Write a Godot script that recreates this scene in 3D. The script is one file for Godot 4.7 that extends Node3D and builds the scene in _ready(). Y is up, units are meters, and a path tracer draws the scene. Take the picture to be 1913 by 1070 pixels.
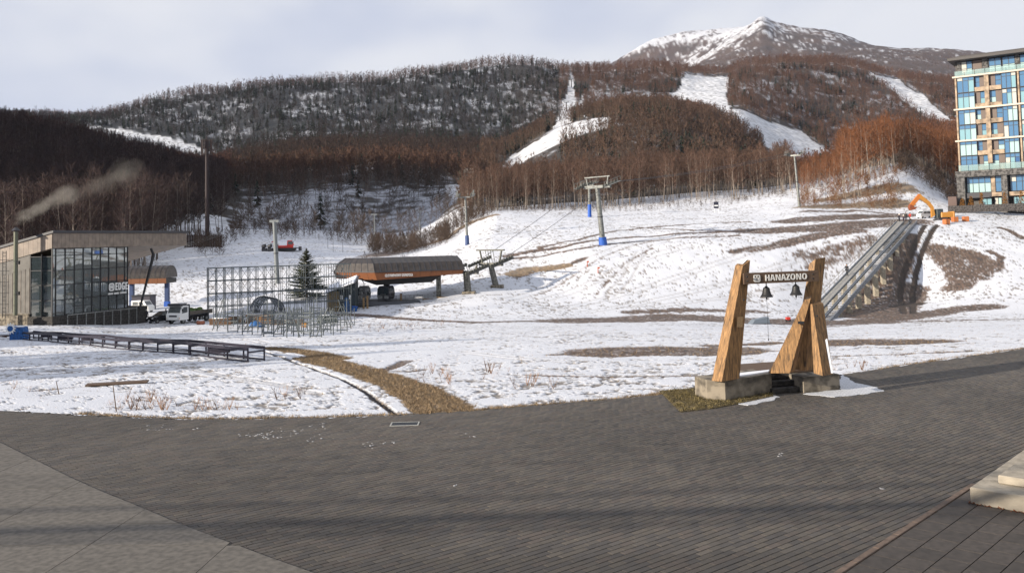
extends Node3D
# A ski resort base in early winter: brick plaza, bell gate, thinly snowed slope, lift stations, wooded hills, a snowy peak.

const F := 1650.0
const CX := 956.5
const CY := 359.0
const EYE := Vector3(0, 5.5, 0)
var lens_basis := Basis.from_euler(Vector3(deg_to_rad(3.0), 0, deg_to_rad(-1.3)))
var rng := RandomNumberGenerator.new()
var taken := {}
var tex := {}
var mats := {}

# ---------------------------------------------------------------- mesh collector
class M:
	var V := PackedVector3Array()
	var N := PackedVector3Array()
	var C := PackedColorArray()
	var col := Color.WHITE
	func tri(a: Vector3, b: Vector3, c: Vector3, n: Vector3) -> void:
		if (b - a).cross(c - a).dot(n) > 0.0:
			V.append(a); V.append(c); V.append(b)
		else:
			V.append(a); V.append(b); V.append(c)
		for k in 3:
			N.append(n); C.append(col)
	func quad(a: Vector3, b: Vector3, c: Vector3, d: Vector3, n: Vector3) -> void:
		tri(a, b, c, n); tri(a, c, d, n)
	func face(p: Array, out_from: Vector3) -> void:   # flat convex face, normal turned away from a point
		var n: Vector3 = (p[1] - p[0]).cross(p[2] - p[0])
		if n.length() < 1e-12 and p.size() > 3:
			n = (p[2] - p[0]).cross(p[3] - p[0])
		n = n.normalized()
		if n.dot(p[0] - out_from) < 0.0:
			n = -n
		for k in range(1, p.size() - 1):
			tri(p[0], p[k], p[k + 1], n)
	func hexa(p: Array) -> void:   # bottom ring of four, then top ring of four
		var m := Vector3.ZERO
		for q in p: m += q
		m /= 8.0
		face([p[0], p[1], p[2], p[3]], m); face([p[4], p[5], p[6], p[7]], m)
		for k in 4:
			var l := (k + 1) % 4
			face([p[k], p[l], p[l + 4], p[k + 4]], m)
	func box(c: Vector3, s: Vector3, b := Basis()) -> void:
		var h := s * 0.5
		var p := []
		for y in [-h.y, h.y]:
			for q in [[-1, -1], [1, -1], [1, 1], [-1, 1]]:
				p.append(c + b * Vector3(q[0] * h.x, y, q[1] * h.z))
		hexa(p)
	func cbox(c: Vector3, s: Vector3, ch: float, b := Basis()) -> void:   # chamfered box
		var h := s * 0.5
		var i := h - Vector3(ch, ch, ch)
		for ax in 3:
			for sg in [-1.0, 1.0]:
				var u := (ax + 1) % 3
				var v := (ax + 2) % 3
				var p := []
				for q in [[-1, -1], [1, -1], [1, 1], [-1, 1]]:
					var w := Vector3.ZERO
					w[ax] = sg * h[ax]; w[u] = q[0] * i[u]; w[v] = q[1] * i[v]
					p.append(c + b * w)
				face(p, c)
		for ax in 3:
			var u := (ax + 1) % 3
			var v := (ax + 2) % 3
			for q in [[-1, -1], [1, -1], [1, 1], [-1, 1]]:
				var p := []
				for e in [-1.0, 1.0]:
					for f in [0, 1]:
						var w := Vector3.ZERO
						var ff: int = f if e < 0 else 1 - f
						w[ax] = e * i[ax]
						w[u] = q[0] * (h[u] if ff == 0 else i[u])
						w[v] = q[1] * (i[v] if ff == 0 else h[v])
						p.append(c + b * w)
				face(p, c)
		for sx in [-1, 1]:
			for sy in [-1, 1]:
				for sz in [-1, 1]:
					face([c + b * Vector3(sx * h.x, sy * i.y, sz * i.z), c + b * Vector3(sx * i.x, sy * h.y, sz * i.z), c + b * Vector3(sx * i.x, sy * i.y, sz * h.z)], c)
	func bar(a: Vector3, e: Vector3, w: float, h: float, up := Vector3.UP) -> void:
		var z := (e - a).normalized()
		var x := up.cross(z)
		if x.length() < 0.01: x = Vector3.RIGHT.cross(z)
		x = x.normalized()
		box((a + e) * 0.5, Vector3(w, h, (e - a).length()), Basis(x, z.cross(x), z))
	func tube(a: Vector3, e: Vector3, r0: float, r1: float, k := 6, caps := true) -> void:
		var z := (e - a).normalized()
		var x := (Vector3.UP if absf(z.y) < 0.95 else Vector3.RIGHT).cross(z).normalized()
		var y := z.cross(x)
		var ring0 := []
		var ring1 := []
		var nn := []
		for q in k:
			var t := TAU * q / k
			var o := x * cos(t) + y * sin(t)
			ring0.append(a + o * r0); ring1.append(e + o * r1); nn.append(o)
		for q in k:
			var w := (q + 1) % k
			smooth(ring0[q], ring0[w], ring1[w], ring1[q], nn[q], nn[w], nn[w], nn[q])
		if caps:
			face(ring0, e); face(ring1, a)
	func smooth(a: Vector3, b: Vector3, c: Vector3, d: Vector3, na: Vector3, nb: Vector3, nc: Vector3, nd: Vector3) -> void:
		var t := [[a, b, c, na, nb, nc], [a, c, d, na, nc, nd]]
		for q in t:
			var flip: bool = (q[1] - q[0]).cross(q[2] - q[0]).dot(q[3] + q[4] + q[5]) > 0.0
			for k in ([0, 2, 1] if flip else [0, 1, 2]):
				V.append(q[k]); N.append(q[k + 3]); C.append(col)
	func lathe(prof: Array, c: Vector3, k := 20, b := Basis()) -> void:   # prof of Vector2(radius, height), bottom to top
		for j in prof.size() - 1:
			var p: Vector2 = prof[j]
			var q: Vector2 = prof[j + 1]
			var t := (q - p).normalized()
			var nv := Vector2(t.y, -t.x)
			for i in k:
				var a0 := TAU * i / k
				var a1 := TAU * (i + 1) / k
				var d0 := Vector3(cos(a0), 0, sin(a0))
				var d1 := Vector3(cos(a1), 0, sin(a1))
				var n0 := b * (d0 * nv.x + Vector3.UP * nv.y)
				var n1 := b * (d1 * nv.x + Vector3.UP * nv.y)
				smooth(c + b * (d0 * p.x + Vector3.UP * p.y), c + b * (d1 * p.x + Vector3.UP * p.y), c + b * (d1 * q.x + Vector3.UP * q.y), c + b * (d0 * q.x + Vector3.UP * q.y), n0, n1, n1, n0)
	func ball(c: Vector3, r: Vector3, k := 10, b := Basis()) -> void:
		var rows := k / 2
		for j in rows:
			for i in k:
				var q := []
				for e in [[i, j], [i + 1, j], [i + 1, j + 1], [i, j + 1]]:
					var th: float = TAU * e[0] / k
					var ph: float = PI * e[1] / rows - PI / 2
					q.append(Vector3(cos(th) * cos(ph), sin(ph), sin(th) * cos(ph)))
				smooth(c + b * (q[0] * r), c + b * (q[1] * r), c + b * (q[2] * r), c + b * (q[3] * r), b * q[0], b * q[1], b * q[2], b * q[3])
	func ext(poly: PackedVector2Array, xf: Transform3D, z0: float, z1: float) -> void:   # outline in xf's xy plane, from z0 to z1
		var ix := Geometry2D.triangulate_polygon(poly)
		for k in range(0, ix.size(), 3):
			for z in [z0, z1]:
				var n := xf.basis.z.normalized() * (1.0 if z == maxf(z0, z1) else -1.0)
				tri(xf * Vector3(poly[ix[k]].x, poly[ix[k]].y, z), xf * Vector3(poly[ix[k + 1]].x, poly[ix[k + 1]].y, z), xf * Vector3(poly[ix[k + 2]].x, poly[ix[k + 2]].y, z), n)
		var s := -1.0 if Geometry2D.is_polygon_clockwise(poly) else 1.0
		for k in poly.size():
			var p := poly[k]
			var q := poly[(k + 1) % poly.size()]
			var n2 := (q - p).orthogonal().normalized() * -s
			n2 = Vector2((q - p).y, -(q - p).x).normalized() * s
			quad(xf * Vector3(p.x, p.y, z0), xf * Vector3(q.x, q.y, z0), xf * Vector3(q.x, q.y, z1), xf * Vector3(p.x, p.y, z1), (xf.basis * Vector3(n2.x, n2.y, 0)).normalized())
	func prism(poly: PackedVector2Array, y0: float, y1: float) -> void:   # footprint of (x, z)
		var flat := PackedVector2Array()
		for p in poly: flat.append(Vector2(p.x, -p.y))
		ext(flat, Transform3D(Basis(Vector3.RIGHT, Vector3(0, 0, -1), Vector3.UP), Vector3.ZERO), y0, y1)
	func mesh(colored := false) -> ArrayMesh:
		var a := []
		a.resize(Mesh.ARRAY_MAX)
		a[Mesh.ARRAY_VERTEX] = V
		a[Mesh.ARRAY_NORMAL] = N
		if colored: a[Mesh.ARRAY_COLOR] = C
		var m := ArrayMesh.new()
		if V.size(): m.add_surface_from_arrays(Mesh.PRIMITIVE_TRIANGLES, a)
		return m

# ---------------------------------------------------------------- naming helpers
func numbered(called: String) -> String:
	var k: int = taken.get(called, 0)
	taken[called] = k + 1
	return called if k == 0 else "%s_%03d" % [called, k]

func tag(o: Node, label: String, category: String, group := "") -> void:
	o.set_meta("label", label); o.set_meta("category", category)
	if group: o.set_meta("group", group)

func thing(called: String, label: String, category: String, at := Vector3.ZERO, turn := 0.0, group := "") -> Node3D:
	var o := Node3D.new()
	o.name = numbered(called)
	add_child(o)
	o.position = at
	o.rotation.y = turn
	tag(o, label, category, group)
	return o

func obj(called: String, m, mat: Material, parent: Node = null, colored := false) -> MeshInstance3D:
	var o := MeshInstance3D.new()
	o.mesh = m.mesh(colored) if m is M else m
	o.material_override = mat
	if parent == null or parent == self:
		o.name = numbered(called)
		add_child(o)
	else:
		var k := 0
		for c in parent.get_children():
			if String(c.name).begins_with(called): k += 1
		o.name = called if k == 0 else "%s_%03d" % [called, k]
		parent.add_child(o, true)
	return o

func structure(called: String, m, mat: Material, colored := false) -> MeshInstance3D:
	var o := obj(called, m, mat, self, colored)
	o.set_meta("kind", "structure")
	return o

func dup(o: Node3D, label: String, at: Vector3, turn := 0.0) -> Node3D:
	var base := String(o.name)
	var c: Node3D = o.duplicate()
	if base.length() > 4 and base[base.length() - 4] == "_" and base.right(3).is_valid_int(): base = base.left(base.length() - 4)
	c.name = numbered(base)
	add_child(c)
	c.position = at
	c.rotation.y = turn
	c.set_meta("label", label)
	return c

# ---------------------------------------------------------------- materials
func noise(freq: float, octaves := 4, sd := 1, kind := FastNoiseLite.TYPE_SIMPLEX_SMOOTH) -> FastNoiseLite:
	var n := FastNoiseLite.new()
	n.noise_type = kind
	n.frequency = freq
	n.fractal_octaves = octaves
	n.seed = sd
	return n

func ramp(stops: Array) -> Gradient:
	var g := Gradient.new()
	var o := PackedFloat32Array()
	var c := PackedColorArray()
	for s in stops:
		o.append(s[0])
		c.append(Color(s[1], s[1], s[1]) if s[1] is float else s[1])
	g.offsets = o
	g.colors = c
	return g

func ntex(key: String, freq: float, octaves: int, sd: int, stops: Array, size := 512, kind := FastNoiseLite.TYPE_SIMPLEX_SMOOTH) -> NoiseTexture2D:
	if tex.has(key): return tex[key]
	var t := NoiseTexture2D.new()
	t.width = size
	t.height = size
	t.seamless = true
	t.noise = noise(freq, octaves, sd, kind)
	t.color_ramp = ramp(stops)
	tex[key] = t
	return t

func lin(r: float, g: float, b: float) -> Color:
	return Color(r, g, b).linear_to_srgb()

func mat(key: String, c: Color, rough := 0.8, metal := 0.0, t: Texture2D = null, scale := Vector3.ONE, bump: Texture2D = null, bump_cm := 1.0, world := false) -> StandardMaterial3D:
	if mats.has(key): return mats[key]
	var m := StandardMaterial3D.new()
	m.resource_name = key
	m.albedo_color = Color(c.r, c.g, c.b).linear_to_srgb()
	m.albedo_color.a = c.a
	m.roughness = rough
	m.metallic = metal
	if t or bump:
		m.uv1_triplanar = true
		m.uv1_world_triplanar = world
		m.uv1_scale = scale
		if t: m.albedo_texture = t
		if bump:
			m.heightmap_enabled = true
			m.heightmap_texture = bump
			m.heightmap_scale = bump_cm
	mats[key] = m
	return m

func glass(key: String, c: Color, alpha: float, rough := 0.03) -> StandardMaterial3D:
	if mats.has(key): return mats[key]
	var m := mat(key, c, rough)
	m.transparency = BaseMaterial3D.TRANSPARENCY_ALPHA
	m.albedo_color.a = alpha
	m.metallic_specular = 1.0
	return m

func text(called: String, s: String, size: float, depth: float, mt: Material, parent: Node, xf: Transform3D, spread := 0.0, width := 0.0) -> MeshInstance3D:
	var t := TextMesh.new()
	var f := SystemFont.new()
	f.font_names = PackedStringArray(["Droid Sans"])
	f.font_weight = 700
	t.font = f
	t.text = s
	t.font_size = 64
	t.pixel_size = size / 46.0
	t.depth = depth
	if width > 0.0:
		var w := t.get_aabb().size.x
		if w > 0.0: xf.basis.x *= width / w
	var o := obj(called, t, mt, parent)
	o.transform = xf
	return o

# ---------------------------------------------------------------- places
func P(u: float, v: float, d: float) -> Vector3:
	var r := lens_basis * Vector3((u - CX) / F, (CY - v) / F, -1.0)
	return EYE + r * (d / -r.z)

func Pxz(u: float, v: float, d: float) -> Vector2:
	var p := P(u, v, d)
	return Vector2(p.x, p.z)

func flat(u: float, v: float, y := 0.0) -> Vector3:   # where the line of sight meets a level plane
	var r := lens_basis * Vector3((u - CX) / F, (CY - v) / F, -1.0)
	return EYE + r * ((y - EYE.y) / r.y)

var curves := []   # of [a, d, y, slope of d, slope of y]

func slopes(x: PackedFloat32Array, y: PackedFloat32Array) -> PackedFloat32Array:
	var n := x.size()
	var m := PackedFloat32Array()
	m.resize(n)
	for i in range(1, n - 1):
		var s0 := (y[i] - y[i - 1]) / (x[i] - x[i - 1])
		var s1 := (y[i + 1] - y[i]) / (x[i + 1] - x[i])
		if s0 * s1 > 0.0:
			var h0 := x[i] - x[i - 1]
			var h1 := x[i + 1] - x[i]
			var w0 := 2.0 * h1 + h0
			var w1 := h1 + 2.0 * h0
			m[i] = (w0 + w1) / (w0 / s0 + w1 / s1)
	if n > 1:
		m[0] = (y[1] - y[0]) / (x[1] - x[0])
		m[n - 1] = (y[n - 1] - y[n - 2]) / (x[n - 1] - x[n - 2])
	return m

func herm(x: PackedFloat32Array, y: PackedFloat32Array, m: PackedFloat32Array, q: float) -> float:
	var n := x.size()
	if q <= x[0]: return y[0]
	if q >= x[n - 1]: return y[n - 1]
	var i := x.bsearch(q) - 1
	i = clampi(i, 0, n - 2)
	var h := x[i + 1] - x[i]
	var t := (q - x[i]) / h
	var t2 := t * t
	var t3 := t2 * t
	return (2 * t3 - 3 * t2 + 1) * y[i] + (t3 - 2 * t2 + t) * h * m[i] + (-2 * t3 + 3 * t2) * y[i + 1] + (t3 - t2) * h * m[i + 1]

func add_curve(pts: Array) -> void:
	pts.sort_custom(func(p, q): return p.x / -p.z < q.x / -q.z)
	var a := PackedFloat32Array()
	var d := PackedFloat32Array()
	var y := PackedFloat32Array()
	for p in pts:
		a.append(p.x / -p.z); d.append(-p.z); y.append(p.y)
	curves.append([a, d, y, slopes(a, d), slopes(a, y)])

var kd := PackedFloat32Array()
var ky := PackedFloat32Array()
var km := PackedFloat32Array()

func column(a: float) -> void:
	kd = PackedFloat32Array()
	ky = PackedFloat32Array()
	for c in curves:
		kd.append(herm(c[0], c[1], c[3], a))
		ky.append(herm(c[0], c[2], c[4], a))
	km = slopes(kd, ky)

var n_low := noise(0.012, 3, 5)
var n_mid := noise(0.09, 3, 6)
var n_hill := noise(0.006, 5, 7)
var n_ridge := FastNoiseLite.new()

func relief(x: float, z: float, d: float) -> float:
	if d < 300.0:
		var k := smoothstep(24.0, 40.0, d)
		return k * (n_mid.get_noise_2d(x, z) * (0.10 + 0.14 * smoothstep(115.0, 170.0, d)) + n_low.get_noise_2d(x, z) * 0.35 * smoothstep(40.0, 140.0, d))
	var amp := 0.35 + 2.5 * smoothstep(300.0, 700.0, d) + 5.0 * smoothstep(900.0, 1600.0, d) + 2.0 * smoothstep(2000.0, 3500.0, d)
	return n_hill.get_noise_2d(x, z) * amp + n_ridge.get_noise_2d(x, z) * 7.0 * smoothstep(2000.0, 3000.0, d) + n_ridge.get_noise_2d(x * 3.0, z * 3.0) * (2.0 * smoothstep(450.0, 700.0, d) + 4.0 * smoothstep(900.0, 1400.0, d) * (1.0 - 0.85 * smoothstep(2000.0, 2600.0, d)))

func ground(x: float, z: float) -> float:
	var d := -z
	column(x / d)
	if d < kd[0]: return 0.0
	return herm(kd, ky, km, d) + relief(x, z, d)

func on_ground(p: Vector3) -> Vector3:
	return Vector3(p.x, ground(p.x, p.z), p.z)

func drop(u: float, v: float, d0 := 20.0) -> Vector3:   # first meeting of a line of sight with the ground
	var d := d0
	var last := d0
	while d < 6000.0:
		var p := P(u, v, d)
		if p.y < ground(p.x, p.z):
			for k in 12:
				var m := (last + d) * 0.5
				p = P(u, v, m)
				if p.y < ground(p.x, p.z): d = m
				else: last = m
			return P(u, v, d)
		last = d
		d *= 1.006
	return P(u, v, d0)

func G(u: float, d: float, lift := 0.0, v := 500.0) -> Vector3:   # a point of the ground at that bearing and distance
	var p := P(u, v, d)
	return Vector3(p.x, ground(p.x, p.z) + lift, p.z)

func set_ground() -> void:
	n_ridge.noise_type = FastNoiseLite.TYPE_SIMPLEX_SMOOTH
	n_ridge.fractal_type = FastNoiseLite.FRACTAL_RIDGED
	n_ridge.frequency = 0.0016
	n_ridge.fractal_octaves = 4
	n_ridge.seed = 11
	var e := []
	for q in [[-900, 745], [-300, 758], [0, 767], [200, 777], [400, 783], [600, 780], [820, 771], [1000, 757], [1240, 737], [1400, 719], [1560, 701], [1700, 681], [1913, 651], [2300, 590]]:
		var p := flat(q[0], q[1])
		p.y = -0.03
		e.append(p)
	add_curve(e)
	var k1 := []
	for u in [-2600, -900, 0, 500, 1000, 1500, 1913, 2600]:
		var p := P(u, 500, 62.0)
		p.y = -1.55
		k1.append(p)
	add_curve(k1)
	add_curve([W(-2600, -2, 100), W(-900, -3.6, 100), P(0, 611, 104), P(100, 608, 106), P(270, 604, 118), P(380, 602, 117), P(640, 600, 118), P(900, 592, 120), P(1240, 589, 121), P(1550, 598, 119), P(1913, 585, 120), W(2600, -5, 120)])
	add_curve([W(-2600, 30, 150), W(-1500, 22, 150), W(-900, -1.0, 150), P(0, 577, 150), P(300, 573, 150), P(450, 562, 150), P(650, 566, 138), P(780, 563, 136), P(900, 553, 136), P(1000, 566, 132), P(1240, 574, 128), P(1440, 584, 127), P(1540, 578, 133), P(1620, 569, 137), P(1710, 567, 137), P(1800, 568, 130), P(1913, 566, 127), W(2600, -4, 127)])
	add_curve([W(-2600, 80, 190), W(-1500, 105, 190), W(-900, 24, 190), P(0, 505, 190), P(300, 500, 190), P(420, 480, 203), P(500, 476, 205), P(670, 482, 200), P(760, 486, 182), P(860, 462, 181), P(925, 437, 185), P(1000, 446, 176), P(1125, 455, 162), P(1300, 446, 162), P(1490, 438, 165), P(1600, 431, 166), P(1700, 418, 172), P(1800, 412, 176), P(1913, 412, 178), W(2600, 3, 178)])
	add_curve([W(-2600, 120, 250), W(-1500, 175, 250), W(-900, 80, 240), P(0, 452, 240), P(200, 450, 240), P(300, 446, 258), P(350, 438, 275), P(420, 446, 268), P(500, 446, 256), P(660, 458, 255), P(750, 468, 240), P(830, 448, 240), P(900, 408, 240), P(930, 399, 236), P(1060, 398, 240), P(1125, 397, 243), P(1300, 388, 245), P(1490, 377, 226), P(1600, 389, 207), P(1700, 396, 202), P(1800, 391, 197), P(1913, 391, 197), W(2600, 9, 197)])
	add_curve([W(-2600, 170, 340), W(-1500, 180, 350), W(-900, 104, 350), P(0, 365, 330), P(200, 385, 330), P(330, 406, 322), P(400, 408, 322), P(480, 416, 330), P(600, 420, 320), P(700, 420, 330), P(800, 400, 330), P(860, 362, 345), P(930, 388, 300), P(1060, 386, 276), P(1200, 377, 276), P(1300, 368, 276), P(1400, 360, 276), P(1490, 350, 268), P(1560, 350, 238), P(1690, 326, 232), P(1760, 364, 232), P(1800, 384, 230), P(1913, 380, 230), W(2600, 15, 230)])
	add_curve([W(-2600, 260, 500), W(-1500, 210, 520), W(-900, 118, 520), P(-300, 222, 520), P(0, 253, 500), P(100, 270, 500), P(200, 296, 500), P(300, 322, 490), P(390, 350, 480), P(450, 352, 470), P(550, 346, 470), P(650, 336, 470), P(720, 334, 480), P(850, 340, 480), P(930, 346, 470), P(1000, 350, 440), P(1100, 346, 420), P(1200, 343, 400), P(1300, 342, 400), P(1400, 344, 400), P(1490, 338, 400), P(1600, 312, 380), P(1700, 302, 380), P(1790, 305, 380), P(1913, 310, 380), W(2600, 40, 380)])
	add_curve([W(-2600, 230, 760), W(-1500, 150, 760), W(-900, 90, 760), P(-300, 275, 750), P(0, 292, 750), P(200, 312, 750), P(390, 318, 750), P(450, 306, 750), P(600, 291, 750), P(720, 287, 750), P(850, 292, 750), P(900, 294, 740), P(940, 300, 700), P(1000, 266, 700), P(1060, 234, 700), P(1130, 218, 700), P(1220, 208, 700), P(1300, 228, 700), P(1370, 258, 700), P(1440, 296, 700), P(1490, 316, 700), P(1560, 312, 700), P(1700, 268, 700), P(1800, 258, 700), P(1913, 262, 700), W(2600, 60, 700)])
	add_curve([W(-2600, 330, 1000), W(-1500, 240, 1000), W(-900, 120, 1000), P(-300, 268, 1000), P(0, 262, 1000), P(150, 262, 1000), P(300, 286, 1000), P(400, 296, 1000), P(450, 284, 1000), P(600, 262, 1000), P(800, 256, 1000), P(900, 262, 1000), P(1000, 242, 1000), P(1060, 224, 1000), P(1130, 222, 1000), P(1220, 212, 1000), P(1300, 206, 1000), P(1370, 206, 1000), P(1450, 238, 1000), P(1560, 270, 1000), P(1650, 246, 1000), P(1800, 232, 1000), P(1913, 236, 1000), W(2600, 90, 1000)])
	add_curve([W(-2600, 480, 1500), W(-1500, 340, 1500), W(-900, 190, 1500), P(-300, 250, 1500), P(60, 228, 1500), P(150, 229, 1500), P(190, 224, 1500), P(260, 207, 1500), P(290, 200, 1500), P(370, 186, 1500), P(450, 174, 1500), P(510, 165, 1500), P(600, 162, 1500), P(700, 159, 1500), P(760, 149, 1500), P(830, 140, 1500), P(920, 129, 1500), P(1000, 128, 1500), P(1040, 133, 1500), P(1090, 133, 1500), P(1140, 131, 1500), P(1210, 133, 1500), P(1280, 136, 1500), P(1300, 140, 1500), P(1365, 142, 1500), P(1400, 126, 1500), P(1450, 121, 1500), P(1520, 123, 1500), P(1600, 131, 1500), P(1640, 140, 1500), P(1700, 152, 1500), P(1790, 165, 1500), P(1913, 180, 1500), W(2600, 200, 1500)])
	add_curve([W(-2600, 430, 2000), W(-900, 120, 2000), P(-300, 290, 2000), P(150, 270, 2000), P(500, 230, 2000), P(900, 190, 2000), P(1100, 170, 2000), P(1300, 160, 2000), P(1450, 145, 2000), P(1640, 155, 2000), P(1790, 175, 2000), P(1913, 190, 2000), W(2600, 230, 2000)])
	add_curve([W(-2600, 300, 2800), P(-300, 330, 2800), P(500, 280, 2800), P(1000, 200, 2800), P(1145, 140, 2800), P(1250, 134, 2800), P(1300, 132, 2800), P(1400, 120, 2800), P(1560, 112, 2800), P(1640, 108, 2800), P(1700, 112, 2800), P(1790, 122, 2800), P(1913, 140, 2800), W(2600, 300, 2800)])
	add_curve([W(-2600, 200, 3800), P(0, 360, 3800), P(900, 260, 3800), P(1100, 200, 3800), P(1200, 158, 3800), P(1280, 126, 3800), P(1330, 92, 3800), P(1380, 59, 3800), P(1404, 44, 3800), P(1425, 33, 3800), P(1448, 43, 3800), P(1480, 52, 3800), P(1520, 59, 3800), P(1560, 67, 3800), P(1600, 82, 3800), P(1640, 93, 3800), P(1680, 98, 3800), P(1740, 98, 3800), P(1790, 101, 3800), P(1913, 118, 3800), P(2200, 180, 3800), W(2600, 350, 3800)])
	add_curve([W(-2600, 150, 4700), P(0, 380, 4700), P(900, 260, 4700), P(1100, 160, 4700), P(1145, 121, 4700), P(1180, 99, 4700), P(1210, 83, 4700), P(1250, 73, 4700), P(1290, 65, 4700), P(1320, 64, 4700), P(1380, 66, 4700), P(1450, 90, 4700), P(1600, 130, 4700), P(1790, 150, 4700), P(2200, 220, 4700), W(2600, 300, 4700)])
	add_curve([W(-2600, 50, 7500), W(900, 60, 7500), W(2600, 50, 7500)])

func W(u: float, y: float, d: float) -> Vector3:   # a bearing, a height and a distance
	return Vector3((u - CX) / F * d, y, -d)

# ---------------------------------------------------------------- the scene
func _ready() -> void:
	rng.seed = 4711
	var cam := Camera3D.new()
	cam.name = "camera"
	cam.position = EYE
	cam.basis = lens_basis
	cam.keep_aspect = Camera3D.KEEP_HEIGHT
	cam.set_frustum(0.5 * 1070.0 / F, Vector2(0, -0.5 * (535.0 - CY) / F), 0.5, 12000.0)
	add_child(cam)
	cam.current = true
	var env := Environment.new()
	env.background_mode = Environment.BG_SKY
	env.sky = Sky.new()
	var psm := PanoramaSkyMaterial.new()
	psm.panorama = make_sky()
	env.sky.sky_material = psm
	env.tonemap_mode = Environment.TONE_MAPPER_LINEAR
	env.tonemap_exposure = 1.6
	env.sdfgi_enabled = true
	env.ssao_enabled = true
	env.ssil_enabled = true
	env.fog_enabled = true
	env.fog_density = 0.00002
	env.fog_light_color = Color(0.72, 0.79, 0.95)
	env.volumetric_fog_enabled = true
	env.volumetric_fog_density = 0.0
	var we := WorldEnvironment.new()
	we.name = "world_environment"
	we.environment = env
	add_child(we)
	var sun := DirectionalLight3D.new()
	sun.name = "sun"
	sun.light_energy = 1.6
	sun.light_color = Color(1.0, 0.95, 0.88)
	sun.light_angular_distance = 0.6
	sun.shadow_enabled = true
	add_child(sun)
	sun.look_at_from_position(Vector3(0, 300, 0), Vector3(0, 300, 0) + Vector3(0.86, -0.285, -0.42))
	set_ground()
	textures()
	near_sheet()
	hill_sheet()
	plaza()
	forest()
	build_objects()

func make_sky() -> ImageTexture:
	var w := 1024
	var h := 512
	var im := Image.create_empty(w, h, false, Image.FORMAT_RGBF)
	var n := noise(1.0, 5, 31)
	var n2 := noise(1.0, 4, 32)
	for j in h:
		var el := (0.5 - (j + 0.5) / h) * PI
		for i in w:
			var az := ((i + 0.5) / w - 0.5) * TAU   # 0 is straight ahead, positive to the right
			var dir := Vector3(sin(az) * cos(el), sin(el), -cos(az) * cos(el))
			var y := maxf(dir.y, 0.0)
			var base := Color(0.41, 0.435, 0.50).lerp(Color(0.30, 0.335, 0.45), smoothstep(0.0, 0.8, y))
			var s := dir / (0.18 + y) * Vector3(1.0, 0.0, 1.0)
			var c := n.get_noise_3d(s.x * 1.3 + dir.z * 0.4, s.z * 0.9, dir.y * 2.0) * 0.9 + n2.get_noise_3d(dir.x * 2.0, dir.y * 9.0, dir.z * 2.0) * 0.6
			var side := 0.5 - 0.5 * dir.x
			var t := smoothstep(-0.5, 0.55, c + (side - 0.5) * 1.5 + 0.12)
			t *= 0.80 + 0.2 * smoothstep(0.0, 0.1, y)
			var col := base.lerp(Color(0.505, 0.515, 0.545), t)
			if dir.y < 0.0: col = Color(0.40, 0.42, 0.46)
			im.set_pixel(i, j, col)
	return ImageTexture.create_from_image(im)

func textures() -> void:
	ntex("fine", 0.05, 5, 3, [[0.0, 0.62], [0.5, 0.9], [1.0, 1.0]])
	ntex("mottle", 0.012, 6, 8, [[0.0, 0.5], [0.45, 0.8], [1.0, 1.0]])
	ntex("stain", 0.01, 6, 9, [[0.0, 0.35], [0.4, 0.7], [0.6, 0.95], [1.0, 1.0]])
	ntex("soft", 0.012, 6, 19, [[0.0, 0.72], [0.4, 0.86], [0.7, 0.95], [1.0, 1.0]])
	ntex("plank", 0.015, 6, 29, [[0.0, 0.15], [0.3, 0.45], [0.42, 0.85], [0.55, 0.66], [0.7, 0.95], [1.0, 1.0]])
	ntex("grain", 0.02, 5, 12, [[0.0, 0.45], [0.4, 0.8], [0.55, 0.72], [1.0, 1.0]])
	ntex("rough", 0.08, 5, 14, [[0.0, 0.0], [1.0, 1.0]])
	ntex("snowbump", 0.02, 6, 15, [[0.0, 0.0], [1.0, 1.0]])

# ---------------------------------------------------------------- near ground: one sheet from the plaza's edge to the woods
var na := PackedFloat32Array()      # bearings of its columns
var ne := PackedFloat32Array()      # where each column starts
var nx := PackedFloat32Array()
var nz := PackedFloat32Array()
var soil := PackedFloat32Array()
var straw := PackedFloat32Array()
var dig := PackedFloat32Array()
var rut := PackedFloat32Array()
const J1 := 280
const J2 := 230
const NJ := J1 + J2 + 1

func row_d(i: int, j: int) -> float:
	if j <= J1: return ne[i] * pow(118.0 / ne[i], float(j) / J1)
	return 118.0 * pow(300.0 / 118.0, float(j - J1) / J2)

func row_of(i: int, d: float) -> float:
	if d < 118.0: return J1 * log(d / ne[i]) / log(118.0 / ne[i])
	return J1 + J2 * log(d / 118.0) / log(300.0 / 118.0)

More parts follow.
